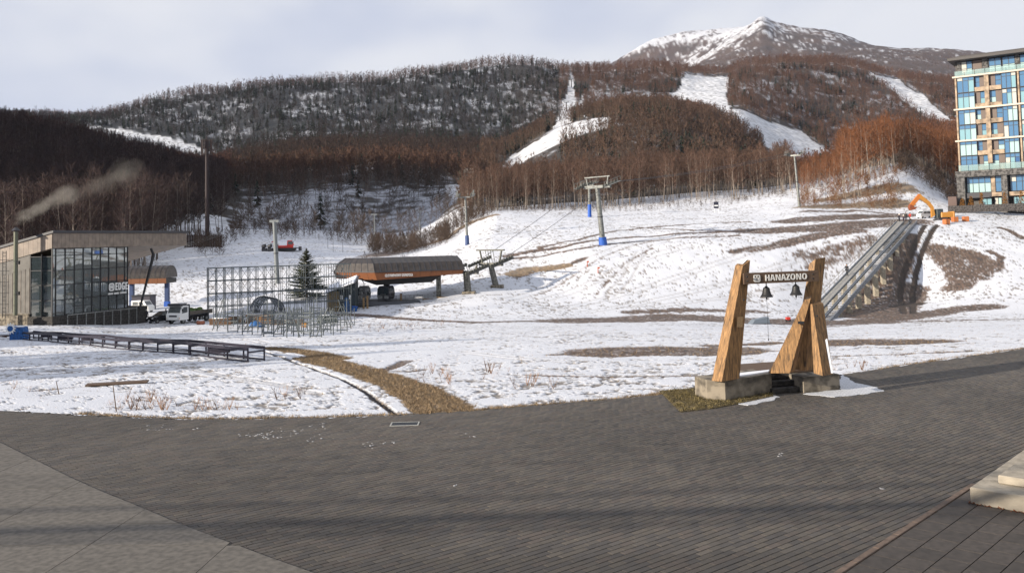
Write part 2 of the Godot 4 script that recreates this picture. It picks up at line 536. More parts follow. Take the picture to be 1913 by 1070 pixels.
func stroke(arr: PackedFloat32Array, px: Array, w: float, amount := 1.0, w_end := -1.0, d0 := 20.0) -> void:   # a band over the near ground
	var pts := []
	for q in px: pts.append(drop(q[0], q[1], d0))
	if w_end < 0.0: w_end = w
	for k in pts.size() - 1:
		var a := Vector2(pts[k].x, pts[k].z)
		var b := Vector2(pts[k + 1].x, pts[k + 1].z)
		var w0 := lerpf(w, w_end, float(k) / maxf(1.0, pts.size() - 1.0))
		var w1 := lerpf(w, w_end, float(k + 1) / maxf(1.0, pts.size() - 1.0))
		var wm := maxf(w0, w1)
		var dmin := minf(-a.y, -b.y) - wm
		var dmax := maxf(-a.y, -b.y) + wm
		var amin := minf(minf((a.x - wm) / dmin, (b.x - wm) / dmin), minf((a.x - wm) / dmax, (b.x - wm) / dmax))
		var amax := maxf(maxf((a.x + wm) / dmin, (b.x + wm) / dmin), maxf((a.x + wm) / dmax, (b.x + wm) / dmax))
		var i0 := maxi(na.bsearch(amin) - 1, 0)
		var i1 := mini(na.bsearch(amax), na.size() - 1)
		var ab := b - a
		var l2 := maxf(ab.length_squared(), 1e-6)
		for i in range(i0, i1 + 1):
			var j0 := clampi(int(row_of(i, maxf(dmin, ne[i]))), 0, NJ - 1)
			var j1 := clampi(int(row_of(i, minf(dmax, 299.9))) + 1, 0, NJ - 1)
			for j in range(j0, j1 + 1):
				var q := Vector2(nx[i * NJ + j], nz[i * NJ + j])
				var t := clampf((q - a).dot(ab) / l2, 0.0, 1.0)
				var r := (q - a - ab * t).length() / lerpf(w0, w1, t)
				if r < 1.0:
					arr[i * NJ + j] = maxf(arr[i * NJ + j], amount * (1.0 - r * r))

func sheet_mesh(ni: int, nj: int, v: PackedVector3Array, c: PackedColorArray) -> ArrayMesh:
	var n := PackedVector3Array()
	n.resize(v.size())
	for i in ni:
		var il := maxi(i - 1, 0) * nj
		var ir := mini(i + 1, ni - 1) * nj
		for j in nj:
			var jl := maxi(j - 1, 0)
			var jr := mini(j + 1, nj - 1)
			var q := (v[ir + j] - v[il + j]).cross(v[i * nj + jr] - v[i * nj + jl])
			n[i * nj + j] = (q if q.y > 0.0 else -q).normalized()
	var ix := PackedInt32Array()
	ix.resize((ni - 1) * (nj - 1) * 6)
	var k := 0
	for i in ni - 1:
		for j in nj - 1:
			var p := i * nj + j
			ix[k] = p; ix[k + 1] = p + 1; ix[k + 2] = p + nj
			ix[k + 3] = p + 1; ix[k + 4] = p + nj + 1; ix[k + 5] = p + nj
			k += 6
	var a := []
	a.resize(Mesh.ARRAY_MAX)
	a[Mesh.ARRAY_VERTEX] = v
	a[Mesh.ARRAY_NORMAL] = n
	a[Mesh.ARRAY_COLOR] = c
	a[Mesh.ARRAY_INDEX] = ix
	var m := ArrayMesh.new()
	m.add_surface_from_arrays(Mesh.PRIMITIVE_TRIANGLES, a)
	return m

func near_sheet() -> void:
	for k in 40: na.append(lerpf(-2.6, -0.64, k / 39.0))
	for k in 961: na.append(lerpf(-0.63, 0.62, k / 960.0))
	for k in 16: na.append(lerpf(0.64, 1.0, k / 15.0))
	var ni := na.size()
	ne.resize(ni)
	nx.resize(ni * NJ); nz.resize(ni * NJ)
	var v := PackedVector3Array()
	v.resize(ni * NJ)
	for i in ni:
		column(na[i])
		ne[i] = kd[0]
		for j in NJ:
			var d := row_d(i, j)
			var x := na[i] * d
			nx[i * NJ + j] = x
			nz[i * NJ + j] = -d
			v[i * NJ + j] = Vector3(x, herm(kd, ky, km, d) + relief(x, -d, d), -d)
	soil.resize(ni * NJ); straw.resize(ni * NJ); dig.resize(ni * NJ); rut.resize(ni * NJ)
	paint_near()
	var c := PackedColorArray()
	c.resize(ni * NJ)
	var nb := noise(0.05, 3, 21)
	var nc := noise(0.55, 3, 22)
	var nf := noise(2.2, 2, 23)
	var snow := Color(0.80, 0.825, 0.88)
	for i in ni:
		for j in NJ:
			var p := i * NJ + j
			var x := nx[p]
			var z := nz[p]
			var big := nb.get_noise_2d(x, z)
			var mid := nc.get_noise_2d(x, z)
			var fine := nf.get_noise_2d(x, z)
			var speck := smoothstep(0.17 + 0.05 * smoothstep(100.0, 140.0, -z), 0.44 + 0.05 * smoothstep(100.0, 140.0, -z), mid * 0.72 + fine * 0.62 + big * 0.36)
			var so := smoothstep(0.16, 0.42, soil[p] + mid * 0.30 + fine * 0.22 - 0.12 if soil[p] > 0.0 else 0.0)
			so *= 1.0 - 0.8 * smoothstep(0.22, 0.5, mid * 0.55 + fine * 0.7)
			var st := smoothstep(0.16, 0.42, straw[p] + mid * 0.28 + fine * 0.25 - 0.1 if straw[p] > 0.0 else 0.0)
			var tone := 0.75 + fine * 0.5 + mid * 0.3
			var col := snow.lerp(Color(0.16, 0.12, 0.08) * tone, speck * 0.82)
			col = col.lerp(Color(0.145, 0.082, 0.046) * (tone + fine * 0.5), so * 0.96)
			if rut[p] > 0.0:
				var ru := smoothstep(0.1, 0.6, rut[p])
				col = col.lerp(Color(0.46, 0.44, 0.43), 0.5 * ru)
				v[p].y -= 0.03 * ru
			col = col.lerp(Color(0.33, 0.235, 0.14) * tone, st * 0.94)
			if dig[p] > 0.0: col = col.lerp(Color(0.06, 0.038, 0.026) * tone, smoothstep(0.1, 0.35, dig[p]))
			c[p] = col
			v[p].y -= 0.05 * maxf(so, speck) + 0.02 * st + 0.13 * smoothstep(0.1, 0.5, dig[p]) * smoothstep(25.0, 30.0, -z)
	var m := mat("snowfield", Color.WHITE, 0.75, 0.0, tex.fine, Vector3.ONE * 0.9, tex.snowbump, 1.2, true)
	m.vertex_color_use_as_albedo = true
	structure("snowy_ground", sheet_mesh(ni, NJ, v, c), m, true)

func paint_near() -> void:
	# earth tracks and bare ground
	stroke(soil, [[632, 586], [700, 590], [760, 595], [830, 599], [900, 602], [1000, 600], [1100, 598]], 1.3, 1.0, 2.6)
	stroke(soil, [[1060, 600], [1150, 597], [1250, 593], [1330, 596], [1400, 600], [1480, 602], [1540, 603]], 6.0, 1.0, 7.0)
	stroke(soil, [[1180, 583], [1290, 578], [1370, 580], [1420, 582]], 2.4, 0.7)
	stroke(soil, [[1560, 604], [1640, 598], [1700, 590], [1780, 578], [1850, 572]], 5.0, 0.95, 3.0)
	stroke(soil, [[1540, 610], [1700, 600], [1913, 596]], 1.6, 0.6)
	stroke(soil, [[1140, 656], [1220, 653], [1300, 655], [1345, 656]], 3.6, 1.15)
	stroke(soil, [[1040, 662], [1100, 661], [1160, 664]], 1.0, 0.7)
	stroke(soil, [[1330, 645], [1400, 643], [1440, 640]], 1.6, 0.7)
	stroke(soil, [[1560, 640], [1620, 637], [1680, 640], [1710, 638]], 3.2, 1.0)
	stroke(soil, [[1560, 665], [1700, 660], [1820, 655]], 0.7, 0.5)
	stroke(soil, [[945, 478], [1000, 468], [1060, 459], [1150, 445], [1250, 437], [1330, 434], [1400, 432]], 1.3, 1.0)
	stroke(soil, [[960, 482], [1040, 472], [1100, 462], [1180, 452], [1260, 445], [1380, 440]], 0.9, 0.75)
	stroke(soil, [[1010, 462], [1080, 448], [1160, 430], [1220, 424], [1300, 418], [1400, 414]], 0.9, 0.9)
	stroke(soil, [[1180, 424], [1220, 426], [1300, 430], [1400, 434]], 0.8, 0.8)
	stroke(soil, [[1400, 432], [1480, 428], [1560, 424], [1640, 416], [1690, 412]], 4.5, 1.0, 7.0)
	stroke(soil, [[1480, 412], [1560, 408], [1640, 404], [1690, 402]], 5.5, 1.0)
	stroke(soil, [[1500, 395], [1600, 393], [1700, 400], [1790, 396]], 2.0, 0.75)
	stroke(soil, [[1370, 470], [1430, 462], [1500, 446], [1540, 438], [1600, 430]], 1.3, 1.0, 3.0)
	stroke(soil, [[1500, 478], [1550, 470], [1600, 455], [1630, 445]], 3.5, 0.55)
	stroke(soil, [[1520, 500], [1570, 480], [1600, 468]], 3.0, 0.5)
	stroke(soil, [[1600, 590], [1625, 560], [1650, 530], [1675, 500], [1690, 470], [1700, 440]], 4.0, 1.0, 2.5)
	stroke(soil, [[1660, 590], [1690, 560], [1700, 540]], 4.0, 1.0)
	stroke(dig, [[1690, 585], [1682, 550], [1688, 510], [1704, 470], [1722, 432], [1730, 420]], 0.55, 1.0)
	stroke(dig, [[1708, 585], [1705, 550], [1712, 510], [1722, 475], [1738, 440], [1752, 420]], 0.55, 1.0)
	stroke(dig, [[1676, 572], [1700, 568], [1718, 566]], 1.6, 0.5)
	stroke(soil, [[1752, 466], [1780, 490], [1800, 520], [1790, 535]], 3.2, 0.9)
	stroke(soil, [[1775, 470], [1810, 475], [1840, 490], [1825, 515], [1800, 505]], 3.4, 0.85)
	stroke(soil, [[1850, 468], [1872, 480], [1866, 505]], 1.0, 0.8)
	stroke(soil, [[1870, 425], [1890, 432], [1913, 445]], 1.0, 0.9)
	stroke(straw, [[958, 512], [985, 503], [1020, 501], [1050, 497]], 2.2, 0.95)
	stroke(soil, [[965, 516], [1000, 505], [1060, 496], [1090, 483]], 1.3, 0.8)
	stroke(soil, [[1000, 552], [1040, 535], [1080, 510], [1150, 470], [1210, 452]], 0.6, 0.45)
	stroke(soil, [[1110, 555], [1140, 520], [1170, 490], [1220, 462]], 0.55, 0.5)
	stroke(soil, [[690, 580], [800, 570], [960, 548]], 0.4, 0.35)
	stroke(soil, [[1000, 700], [1130, 703], [1320, 701]], 0.35, 0.8)
	stroke(soil, [[718, 690], [740, 683], [760, 673]], 0.5, 0.9)
	stroke(soil, [[735, 693], [762, 694], [790, 690]], 0.35, 0.9)
	stroke(soil, [[60, 730], [110, 726], [150, 722]], 0.3, 0.6)
	# ruts of groomers and cars in the snow
	for q in [[[930, 560], [990, 545], [1040, 520], [1080, 492], [1130, 468], [1200, 448]], [[960, 568], [1030, 552], [1090, 530], [1150, 500], [1210, 476], [1280, 456]], [[1010, 578], [1110, 560], [1200, 535], [1290, 505], [1370, 478], [1440, 455]], [[1080, 582], [1180, 566], [1300, 540], [1400, 512], [1480, 485]], [[1130, 552], [1160, 520], [1175, 492], [1190, 470]], [[880, 520], [940, 490], [1010, 478]], [[1180, 575], [1300, 560], [1440, 540], [1540, 520]]]:
		stroke(rut, q, 0.3, 0.8)
		var off := []
		for e in q: off.append([e[0] + 17, e[1] + 3])
		stroke(rut, off, 0.3, 0.8)
	for q in [[[290, 606], [380, 614], [480, 625], [560, 634], [700, 632], [860, 622]], [[300, 612], [400, 624], [500, 640], [640, 645]], [[180, 618], [260, 616], [330, 622], [420, 634]], [[640, 606], [760, 612], [900, 616], [1060, 612]], [[420, 540], [480, 525], [560, 520], [640, 530]], [[330, 560], [400, 548], [470, 545]], [[880, 640], [1000, 636], [1120, 640]], [[860, 655], [980, 668], [1100, 676], [1280, 680]], [[1560, 625], [1700, 618], [1850, 622]], [[330, 680], [420, 700], [520, 716], [600, 735]]]:
		stroke(rut, q, 0.22, 0.9)
		var off := []
		for e in q: off.append([e[0], e[1] + 4])
		stroke(rut, off, 0.2, 0.8)
	# bank of the run on the left, bush-grown
	stroke(straw, [[820, 450], [860, 425], [900, 408], [925, 402]], 4.0, 0.9, 2.0)
	stroke(soil, [[700, 478], [760, 462], [830, 447]], 6.0, 0.7)
	# the grassy mound below the birches
	stroke(straw, [[1510, 386], [1560, 385], [1620, 383], [1680, 380]], 5.0, 0.95)
	stroke(straw, [[1545, 372], [1600, 362], [1650, 352], [1690, 350]], 5.5, 0.8)
	# dry grass swath and the ditch in front
	stroke(straw, [[500, 650], [540, 653], [590, 660], [630, 670]], 1.1, 1.0)
	stroke(straw, [[580, 668], [640, 683], [700, 700], [760, 722], [800, 745], [830, 768]], 1.25, 1.1, 1.3)
	stroke(straw, [[690, 690], [740, 712], [800, 735], [850, 758]], 0.8, 0.9)
	stroke(straw, [[780, 765], [860, 768], [940, 762], [1010, 756]], 0.45, 0.9)
	stroke(dig, [[482, 652], [530, 668], [580, 686], [640, 708], [690, 736], [737, 772]], 0.16, 0.7)
	stroke(straw, [[150, 772], [250, 778], [400, 782], [600, 779], [760, 773], [900, 765], [1100, 748], [1240, 735]], 0.22, 0.85)
	stroke(straw, [[1560, 702], [1700, 680], [1913, 650]], 0.3, 0.5)
	stroke(straw, [[1240, 737], [1290, 732], [1330, 726]], 0.9, 0.8)

# ---------------------------------------------------------------- the hills and the mountain: one sheet beyond
var ha := PackedFloat32Array()
var run := PackedFloat32Array()     # 1 on a cleared ski run
const HJ := 330
const HD0 := 284.0
const HD1 := 7500.0

func hill_row(d: float) -> float:
	return (HJ - 1) * log(d / HD0) / log(HD1 / HD0)

func clear_run(px: Array, d0: float) -> void:
	var poly := PackedVector2Array()
	for q in px:
		var p := drop(q[0], q[1], d0)
		poly.append(Vector2(p.x, p.z))
	var r := Rect2(poly[0], Vector2.ZERO)
	for p in poly: r = r.expand(p)
	var dmin := -r.end.y
	var dmax := -r.position.y
	for i in ha.size():
		var x0: float = ha[i] * dmin
		var x1: float = ha[i] * dmax
		if maxf(x0, x1) < r.position.x or minf(x0, x1) > r.end.x: continue
		for j in range(clampi(int(hill_row(dmin)), 0, HJ - 1), clampi(int(hill_row(dmax)) + 2, 0, HJ)):
			var d := HD0 * pow(HD1 / HD0, j / (HJ - 1.0))
			if Geometry2D.is_point_in_polygon(Vector2(ha[i] * d, -d), poly):
				run[i * HJ + j] = 1.0

func ribbon(px: Array, w: float, d0: float) -> void:   # a narrow run as a polygon about its middle line
	var l := []
	var r := []
	for q in px:
		l.append([q[0] - w, q[1]])
		r.push_front([q[0] + w, q[1]])
	clear_run(l + r, d0)

func run_at(a: float, d: float) -> float:
	if d < HD0: return 0.0
	var i := clampi(ha.bsearch(a), 0, ha.size() - 1)
	return run[i * HJ + clampi(int(round(hill_row(d))), 0, HJ - 1)]

func hill_sheet() -> void:
	for k in 50: ha.append(lerpf(-2.6, -0.66, k / 49.0))
	for k in 640: ha.append(lerpf(-0.65, 0.63, k / 639.0))
	for k in 24: ha.append(lerpf(0.65, 1.1, k / 23.0))
	var ni := ha.size()
	run.resize(ni * HJ)
	clear_run([[926, 314], [956, 290], [1006, 262], [1034, 242], [1062, 232], [1146, 218], [1134, 242], [1094, 268], [1066, 292], [1040, 310], [988, 318], [946, 316]], 610.0)
	clear_run([[1030, 246], [1044, 216], [1059, 176], [1070, 133], [1095, 133], [1091, 168], [1079, 208], [1068, 242]], 705.0)
	clear_run([[1248, 188], [1270, 166], [1283, 138], [1367, 142], [1357, 176], [1364, 204], [1420, 220], [1500, 246], [1572, 286], [1580, 310], [1478, 308], [1436, 276], [1394, 250], [1342, 214], [1300, 200]], 560.0)
	clear_run([[1622, 138], [1664, 145], [1728, 178], [1800, 230], [1840, 275], [1793, 268], [1748, 230], [1698, 194], [1656, 162]], 720.0)
	clear_run([[142, 232], [206, 240], [272, 252], [334, 263], [378, 277], [412, 304], [376, 302], [330, 288], [268, 272], [204, 258]], 620.0)
	clear_run([[832, 346], [880, 342], [895, 350], [890, 372], [850, 376], [834, 362]], 300.0)
	clear_run([[326, 402], [372, 398], [420, 406], [430, 428], [380, 436], [330, 432]], 290.0)
	clear_run([[1424, 39], [1434, 46], [1412, 56], [1384, 68], [1345, 92], [1308, 116], [1286, 128], [1274, 127], [1300, 108], [1334, 94], [1378, 64], [1405, 49]], 2600.0)
	clear_run([[1140, 118], [1152, 118], [1154, 132], [1142, 132]], 1300.0)
	var v := PackedVector3Array()
	var c := PackedColorArray()
	v.resize(ni * HJ); c.resize(ni * HJ)
	var nb := noise(0.010, 4, 41)
	var nc := noise(0.07, 4, 42)
	var nm := noise(0.004, 6, 43)
	for i in ni:
		column(ha[i])
		for j in HJ:
			var d := HD0 * pow(HD1 / HD0, j / (HJ - 1.0))
			var x := ha[i] * d
			var y := herm(kd, ky, km, d) + relief(x, -d, d)
			if d < 300.0: y -= 0.35 * (300.0 - d) / 16.0
			var p := i * HJ + j
			v[p] = Vector3(x, y, -d)
			var b := nb.get_noise_2d(x, -d)
			var f := nc.get_noise_2d(x, -d)
			var col := Color(0.040, 0.034, 0.030).lerp(Color(0.07, 0.05, 0.036), clampf(0.5 + b, 0, 1))
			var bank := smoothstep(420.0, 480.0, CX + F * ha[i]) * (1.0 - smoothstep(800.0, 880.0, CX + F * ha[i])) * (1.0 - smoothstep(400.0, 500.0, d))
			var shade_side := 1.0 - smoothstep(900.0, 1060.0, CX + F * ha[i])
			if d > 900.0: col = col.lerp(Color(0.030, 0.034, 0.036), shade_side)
			var patch := smoothstep(0.05, 0.40, b * 0.5 + f * 0.7 + (-0.02 if d > 900.0 else -0.10) + bank * 0.5)
			col = col.lerp(Color(0.62, 0.65, 0.72), patch * 0.8)
			if d > 2300.0:
				var up := smoothstep(520.0, 980.0, y) * 0.55 + smoothstep(800.0, 1010.0, y) * 0.5 - 0.03 + 0.6 * smoothstep(880.0, 1000.0, y) - 0.80 * smoothstep(4000.0, 4250.0, d)
				var fleck := nm.get_noise_2d(x * 2.2, -d) * 0.55 + nc.get_noise_2d(x * 0.35, -d * 0.25) * 0.75 + nc.get_noise_2d(x, -d) * 0.6
				var s := smoothstep(0.0, 0.5, fleck + up - 0.26)
				var rock := Color(0.085, 0.066, 0.058).lerp(Color(0.125, 0.085, 0.066), clampf(0.5 + nb.get_noise_2d(x * 0.4, d * 0.4), 0, 1))
				col = rock.lerp(Color(0.76, 0.78, 0.83), s)
			if run[p] > 0.5 and d > 2600.0: col = col.lerp(Color(0.82, 0.84, 0.89), 0.45 + 0.5 * smoothstep(-0.3, 0.3, f))
			elif run[p] > 0.5: col = Color(0.84, 0.86, 0.90).lerp(Color(0.3, 0.25, 0.2), 0.14 * smoothstep(0.25, 0.5, f))
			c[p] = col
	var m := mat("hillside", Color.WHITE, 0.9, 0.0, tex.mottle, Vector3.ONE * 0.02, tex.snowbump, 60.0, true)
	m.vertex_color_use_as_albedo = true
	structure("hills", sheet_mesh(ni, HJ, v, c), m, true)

# ---------------------------------------------------------------- plaza
const HEAD := 0.7610   # heading of the kerb and the seat steps, right of straight ahead
var e1 := Vector3(sin(HEAD), 0, -cos(HEAD))
var e2 := Vector3(cos(HEAD), 0, sin(HEAD))

func px_poly(px: Array) -> PackedVector2Array:
	var o := PackedVector2Array()
	for q in px:
		var p := flat(q[0], q[1])
		o.append(Vector2(p.x, p.z))
	return o

func plaza() -> void:
	var bed := mat("bedding_sand", Color(0.022, 0.020, 0.018), 0.95)
	# the bedding follows the edge of the field
	var outline := PackedVector2Array()
	for k in 120:
		var a := lerpf(-1.3, 1.0, k / 119.0)
		column(a)
		outline.append(Vector2(a * (kd[0] + 0.25), -(kd[0] + 0.25)))
	outline.append(Vector2(60, 25)); outline.append(Vector2(-60, 25))
	var pm := M.new()
	pm.prism(outline, -0.6, -0.045)
	var pl := structure("plaza", pm, bed)
	# concrete apron, bottom left
	var apron := px_poly([[-330, 700], [-160, 757], [0, 828], [60, 858], [130, 893], [190, 920], [250, 944], [330, 978], [420, 1012], [500, 1042], [580, 1070], [680, 1105], [800, 1150]])
	apron.append(Vector2(-1.0, 6)); apron.append(Vector2(-40, 6))
	var slab_mats := []
	for k in 4:
		var t := 0.92 + 0.05 * k
		slab_mats.append(mat("apron_concrete_%d" % k, Color(0.135 * t, 0.122 * t, 0.105 * t), 0.85, 0.0, tex.soft, Vector3.ONE * (0.5 + 0.1 * k)))
	var ap := structure("concrete_apron", slab_base(apron, -0.05), bed)
	grid_slabs(ap, "concrete_slab", apron, Vector2(0.065, -0.998), 1.25, 2.62, Vector2(-5.45, -15.2), 0.016, slab_mats, 0.02, false)
	# dark slab pavement, bottom right, with its kerb
	var k0 := flat(1559, 1070)
	var k1 := flat(1815, 904)
	var kdir := Vector2(k1.x - k0.x, k1.z - k0.z).normalized()
	var kn := Vector2(-kdir.y, kdir.x)   # to the right of the line, seen along it
	if kn.x < 0.0: kn = -kn
	var ks := Vector2(k0.x, k0.z) - kdir * 12.0
	var ke := Vector2(k1.x, k1.z)
	var walk := PackedVector2Array([ks + kn * 0.13, ke + kn * 0.13, ke + kn * 7.0, ks + kn * 7.0])
	var dark_mats := []
	for k in 4:
		var t := 0.80 + 0.12 * k
		dark_mats.append(mat("dark_slab_%d" % k, Color(0.062 * t, 0.051 * t, 0.043 * t), 0.8, 0.0, tex.soft, Vector3.ONE * (0.6 + 0.1 * k)))
	var wp := structure("slab_pavement", slab_base(walk, -0.05), bed)
	grid_slabs(wp, "paving_slab", walk, kdir, 0.46, 0.60, ks + kn * 0.13, 0.018, dark_mats, 0.006, true)
	var kerb := structure("kerb", slab_base(PackedVector2Array([ks, ke, ke + kn * 0.12, ks + kn * 0.12]), -0.055), bed)
	var kl := (ke - ks).length()
	var kmats := []
	for k in 3:
		var t := 0.9 + 0.1 * k
		kmats.append(mat("kerb_stone_%d" % k, Color(0.15 * t, 0.105 * t, 0.078 * t), 0.85, 0.0, tex.soft, Vector3.ONE * (0.5 + 0.2 * k)))
	var st := 0.0
	var kb := Basis(Vector3(kdir.x, 0, kdir.y), Vector3.UP, Vector3(-kdir.y, 0, kdir.x))
	while st < kl - 0.2:
		var l := minf(0.9, kl - st)
		var q := ks + kdir * (st + l * 0.5) + kn * 0.06
		var m := M.new()
		m.cbox(Vector3(q.x, -0.015, q.y), Vector3(l - 0.012, 0.075, 0.115), 0.008, kb)
		obj("kerb_stone", m, kmats[rng.randi() % 3], kerb)
		st += 0.9
	bricks(pl, apron, ks, kdir, kn, (ke - ks).length())
	snow_scraps()
	drain()
	seat_steps()
	overhead_beams()

func slab_base(poly: PackedVector2Array, y: float) -> M:
	var m := M.new()
	m.prism(poly, y - 0.3, y + 0.012)
	return m

func grid_slabs(parent: Node, called: String, poly: PackedVector2Array, along: Vector2, wide: float, long: float, origin: Vector2, joint: float, ms: Array, lift: float, stagger: bool) -> void:
	var across := Vector2(-along.y, along.x)
	# along is the direction of the continuous joints when staggered, else rows run across it
	var ua := along if stagger else across
	var ub := across if stagger else along
	var span := 60
	var cells := []
	for r in range(-span, span):
		for k in range(-span, span):
			var off := 0.5 * long if stagger and r % 2 != 0 else 0.0
			var c := origin + ub * ((r + 0.5) * wide) + ua * ((k + 0.5) * long + off)
			if -c.y < 6.0 or -c.y > 60.0 or absf(c.x) > 45.0: continue
			cells.append([c, c.length()])
	for q in cells:
		var c: Vector2 = q[0]
		var hw := (long - joint) * 0.5
		var hh := (wide - joint) * 0.5
		var rect := PackedVector2Array([c - ua * hw - ub * hh, c + ua * hw - ub * hh, c + ua * hw + ub * hh, c - ua * hw + ub * hh])
		for piece in Geometry2D.intersect_polygons(rect, poly):
			if Geometry2D.is_polygon_clockwise(piece): piece.reverse()
			if absf(area(piece)) < 0.02: continue
			var m := M.new()
			m.prism(piece, -0.035, lift + rng.randf_range(-0.0015, 0.0015))
			obj(called, m, ms[rng.randi() % ms.size()], parent)

func area(p: PackedVector2Array) -> float:
	var s := 0.0
	for k in p.size(): s += p[k].cross(p[(k + 1) % p.size()])
	return s * 0.5

func bricks(parent: Node, apron: PackedVector2Array, ks: Vector2, kdir: Vector2, kn: Vector2, kl: float) -> void:
	var rd := Vector2(0.785, -0.62).normalized()
	var rn := Vector2(-rd.y, rd.x)
	var w := 0.150
	var l := 0.30
	var m := M.new()
	m.cbox(Vector3.ZERO, Vector3(l - 0.007, 0.06, w - 0.015), 0.005)
	var mesh := m.mesh()
	var tones := [Color(0.070, 0.061, 0.051), Color(0.064, 0.057, 0.050), Color(0.078, 0.067, 0.054), Color(0.057, 0.051, 0.046), Color(0.073, 0.060, 0.050)]
	var bm := []
	for k in 5: bm.append(mat("paving_brick_%d" % k, tones[k], 0.82, 0.0, tex.fine, Vector3.ONE * 2.0))
	var white := mat("paving_brick", Color.WHITE, 0.82)
	white.vertex_color_use_as_albedo = true
	var spots := []
	var inner: PackedVector2Array = Geometry2D.offset_polygon(apron, -0.3)[0]
	var tone := noise(0.12, 3, 77)
	for r in range(-330, 330):
		var off := (0.5 * l if r % 2 != 0 else 0.0) + sin(r * 12.9898) * 0.03
		for k in range(-170, 190):
			var c := rn * ((r + 0.5) * w) + rd * (k * l + off)
			var d := -c.y
			if d < 9.0 or d > 52.0: continue
			var a := c.x / d
			if a < -0.82 or a > 0.80: continue
			var i := clampi(na.bsearch(a), 0, na.size() - 1)
			if d > ne[i] - 0.02: continue
			var q := c - ks
			if q.dot(kn) > 0.06 and q.dot(kdir) < kl + 0.1: continue
			if q.dot(kn) > 0.1 and Vector2(c.x, c.y).distance_to(ks + kdir * kl) < 0.2: continue
			if Geometry2D.is_point_in_polygon(c, inner): continue
			spots.append([d, c])
	spots.sort_custom(func(p, q): return p[0] < q[0])
	var b := Basis(Vector3(rd.x, 0, rd.y), Vector3.UP, Vector3(-rd.y, 0, rd.x))
	var singles := 0
	var rest := []
	for s in spots:
		var c: Vector2 = s[1]
		var tyre := 1.0
		for arc in [[-21.0, -31.0, 10.2], [-21.0, -31.0, 11.9], [2.0, 9.0, 31.0], [2.0, 9.0, 32.7]]:
			tyre -= 0.20 * exp(-pow((c.distance_to(Vector2(arc[0], arc[1])) - arc[2]) / 0.14, 2.0))
		var at := Transform3D(b * Basis.from_euler(Vector3(rng.randfn(0, 0.006), 0, rng.randfn(0, 0.004))), Vector3(c.x, -0.03 + rng.randf_range(-0.003, 0.002), c.y))
		if singles < 300 and s[0] > 14.1 and absf(c.x / s[0]) < 0.5:
			var o := obj("brick", mesh, bm[rng.randi() % 5], parent)
			o.transform = at
			singles += 1
		else:
			rest.append([at, tones[rng.randi() % 5] * (1.0 + 0.28 * tone.get_noise_2d(c.x, c.y) + 0.22 * tone.get_noise_2d(c.x * 6.0, c.y * 6.0) + rng.randf_range(-0.12, 0.12)) * tyre])
	many("brick_field", mesh, white, rest, parent)

func many(called: String, mesh: Mesh, m: Material, spots: Array, parent: Node = self) -> MultiMeshInstance3D:   # one object of uncountably many pieces
	var mm := MultiMesh.new()
	mm.transform_format = MultiMesh.TRANSFORM_3D
	mm.use_colors = true
	mm.mesh = mesh
	mm.instance_count = spots.size()
	for k in spots.size():
		mm.set_instance_transform(k, spots[k][0])
		mm.set_instance_color(k, spots[k][1])
	var o := MultiMeshInstance3D.new()
	o.multimesh = mm
	o.material_override = m
	o.name = numbered(called) if parent == self else called
	parent.add_child(o, true)
	o.set_meta("kind", "stuff")
	return o

func snow_scraps() -> void:
	var m := M.new()
	var snow := mat("old_snow", Color(0.30, 0.30, 0.31), 0.85)
	var spots := []
	for q in [[300, 800, 40], [370, 800, 8], [480, 812, 60], [540, 806, 50], [585, 820, 20], [690, 830, 25], [735, 828, 16], [510, 816, 40], [600, 795, 20], [880, 812, 12], [1460, 850, 12], [1650, 912, 6], [850, 905, 8]]:
		for k in (int(q[2] * 0.35) if q[2] > 8 else 2):
			spots.append([q[0] + rng.randfn(0, q[2] * 0.5), q[1] + rng.randfn(0, 3.0 if q[2] > 8 else 1.0)])
	for s in spots:
		var c := flat(s[0], s[1], 0.0)
		var r := rng.randf_range(0.012, 0.04)
		m.ball(Vector3(c.x, 0.0, c.z), Vector3(r * rng.randf_range(1.0, 2.4), r * 0.22, r), 6, Basis(Vector3.UP, rng.randf() * TAU))
	var o := obj("snow_scraps", m, snow)
	tag(o, "small white scraps of old snow scattered on the brick plaza", "snow")
	o.set_meta("kind", "stuff")

func drain() -> void:
	var c := flat(756, 792)
	var t := thing("drain_grate", "small rectangular drain grate with a pale frame set in the brick plaza", "drain grate", Vector3(c.x, 0.004, c.z), 0.02)
	var steel := mat("pale_frame", Color(0.32, 0.32, 0.30), 0.6)
	var dark := mat("grate_iron", Color(0.02, 0.025, 0.03), 0.5, 0.4)
	var f := M.new()
	f.box(Vector3(0, 0, 0.24), Vector3(0.86, 0.02, 0.04)); f.box(Vector3(0, 0, -0.24), Vector3(0.86, 0.02, 0.04))
	f.box(Vector3(0.41, 0, 0), Vector3(0.04, 0.02, 0.44)); f.box(Vector3(-0.41, 0, 0), Vector3(0.04, 0.02, 0.44))
	obj("frame", f, steel, t)
	var pit := M.new()
	pit.box(Vector3(0, -0.004, 0), Vector3(0.77, 0.004, 0.43))
	obj("pit", pit, dark, t)
	for k in 14:
		var b := M.new()
		b.box(Vector3(-0.36 + k * 0.055, 0.003, 0), Vector3(0.02, 0.01, 0.436))
		obj("bar", b, dark, t)

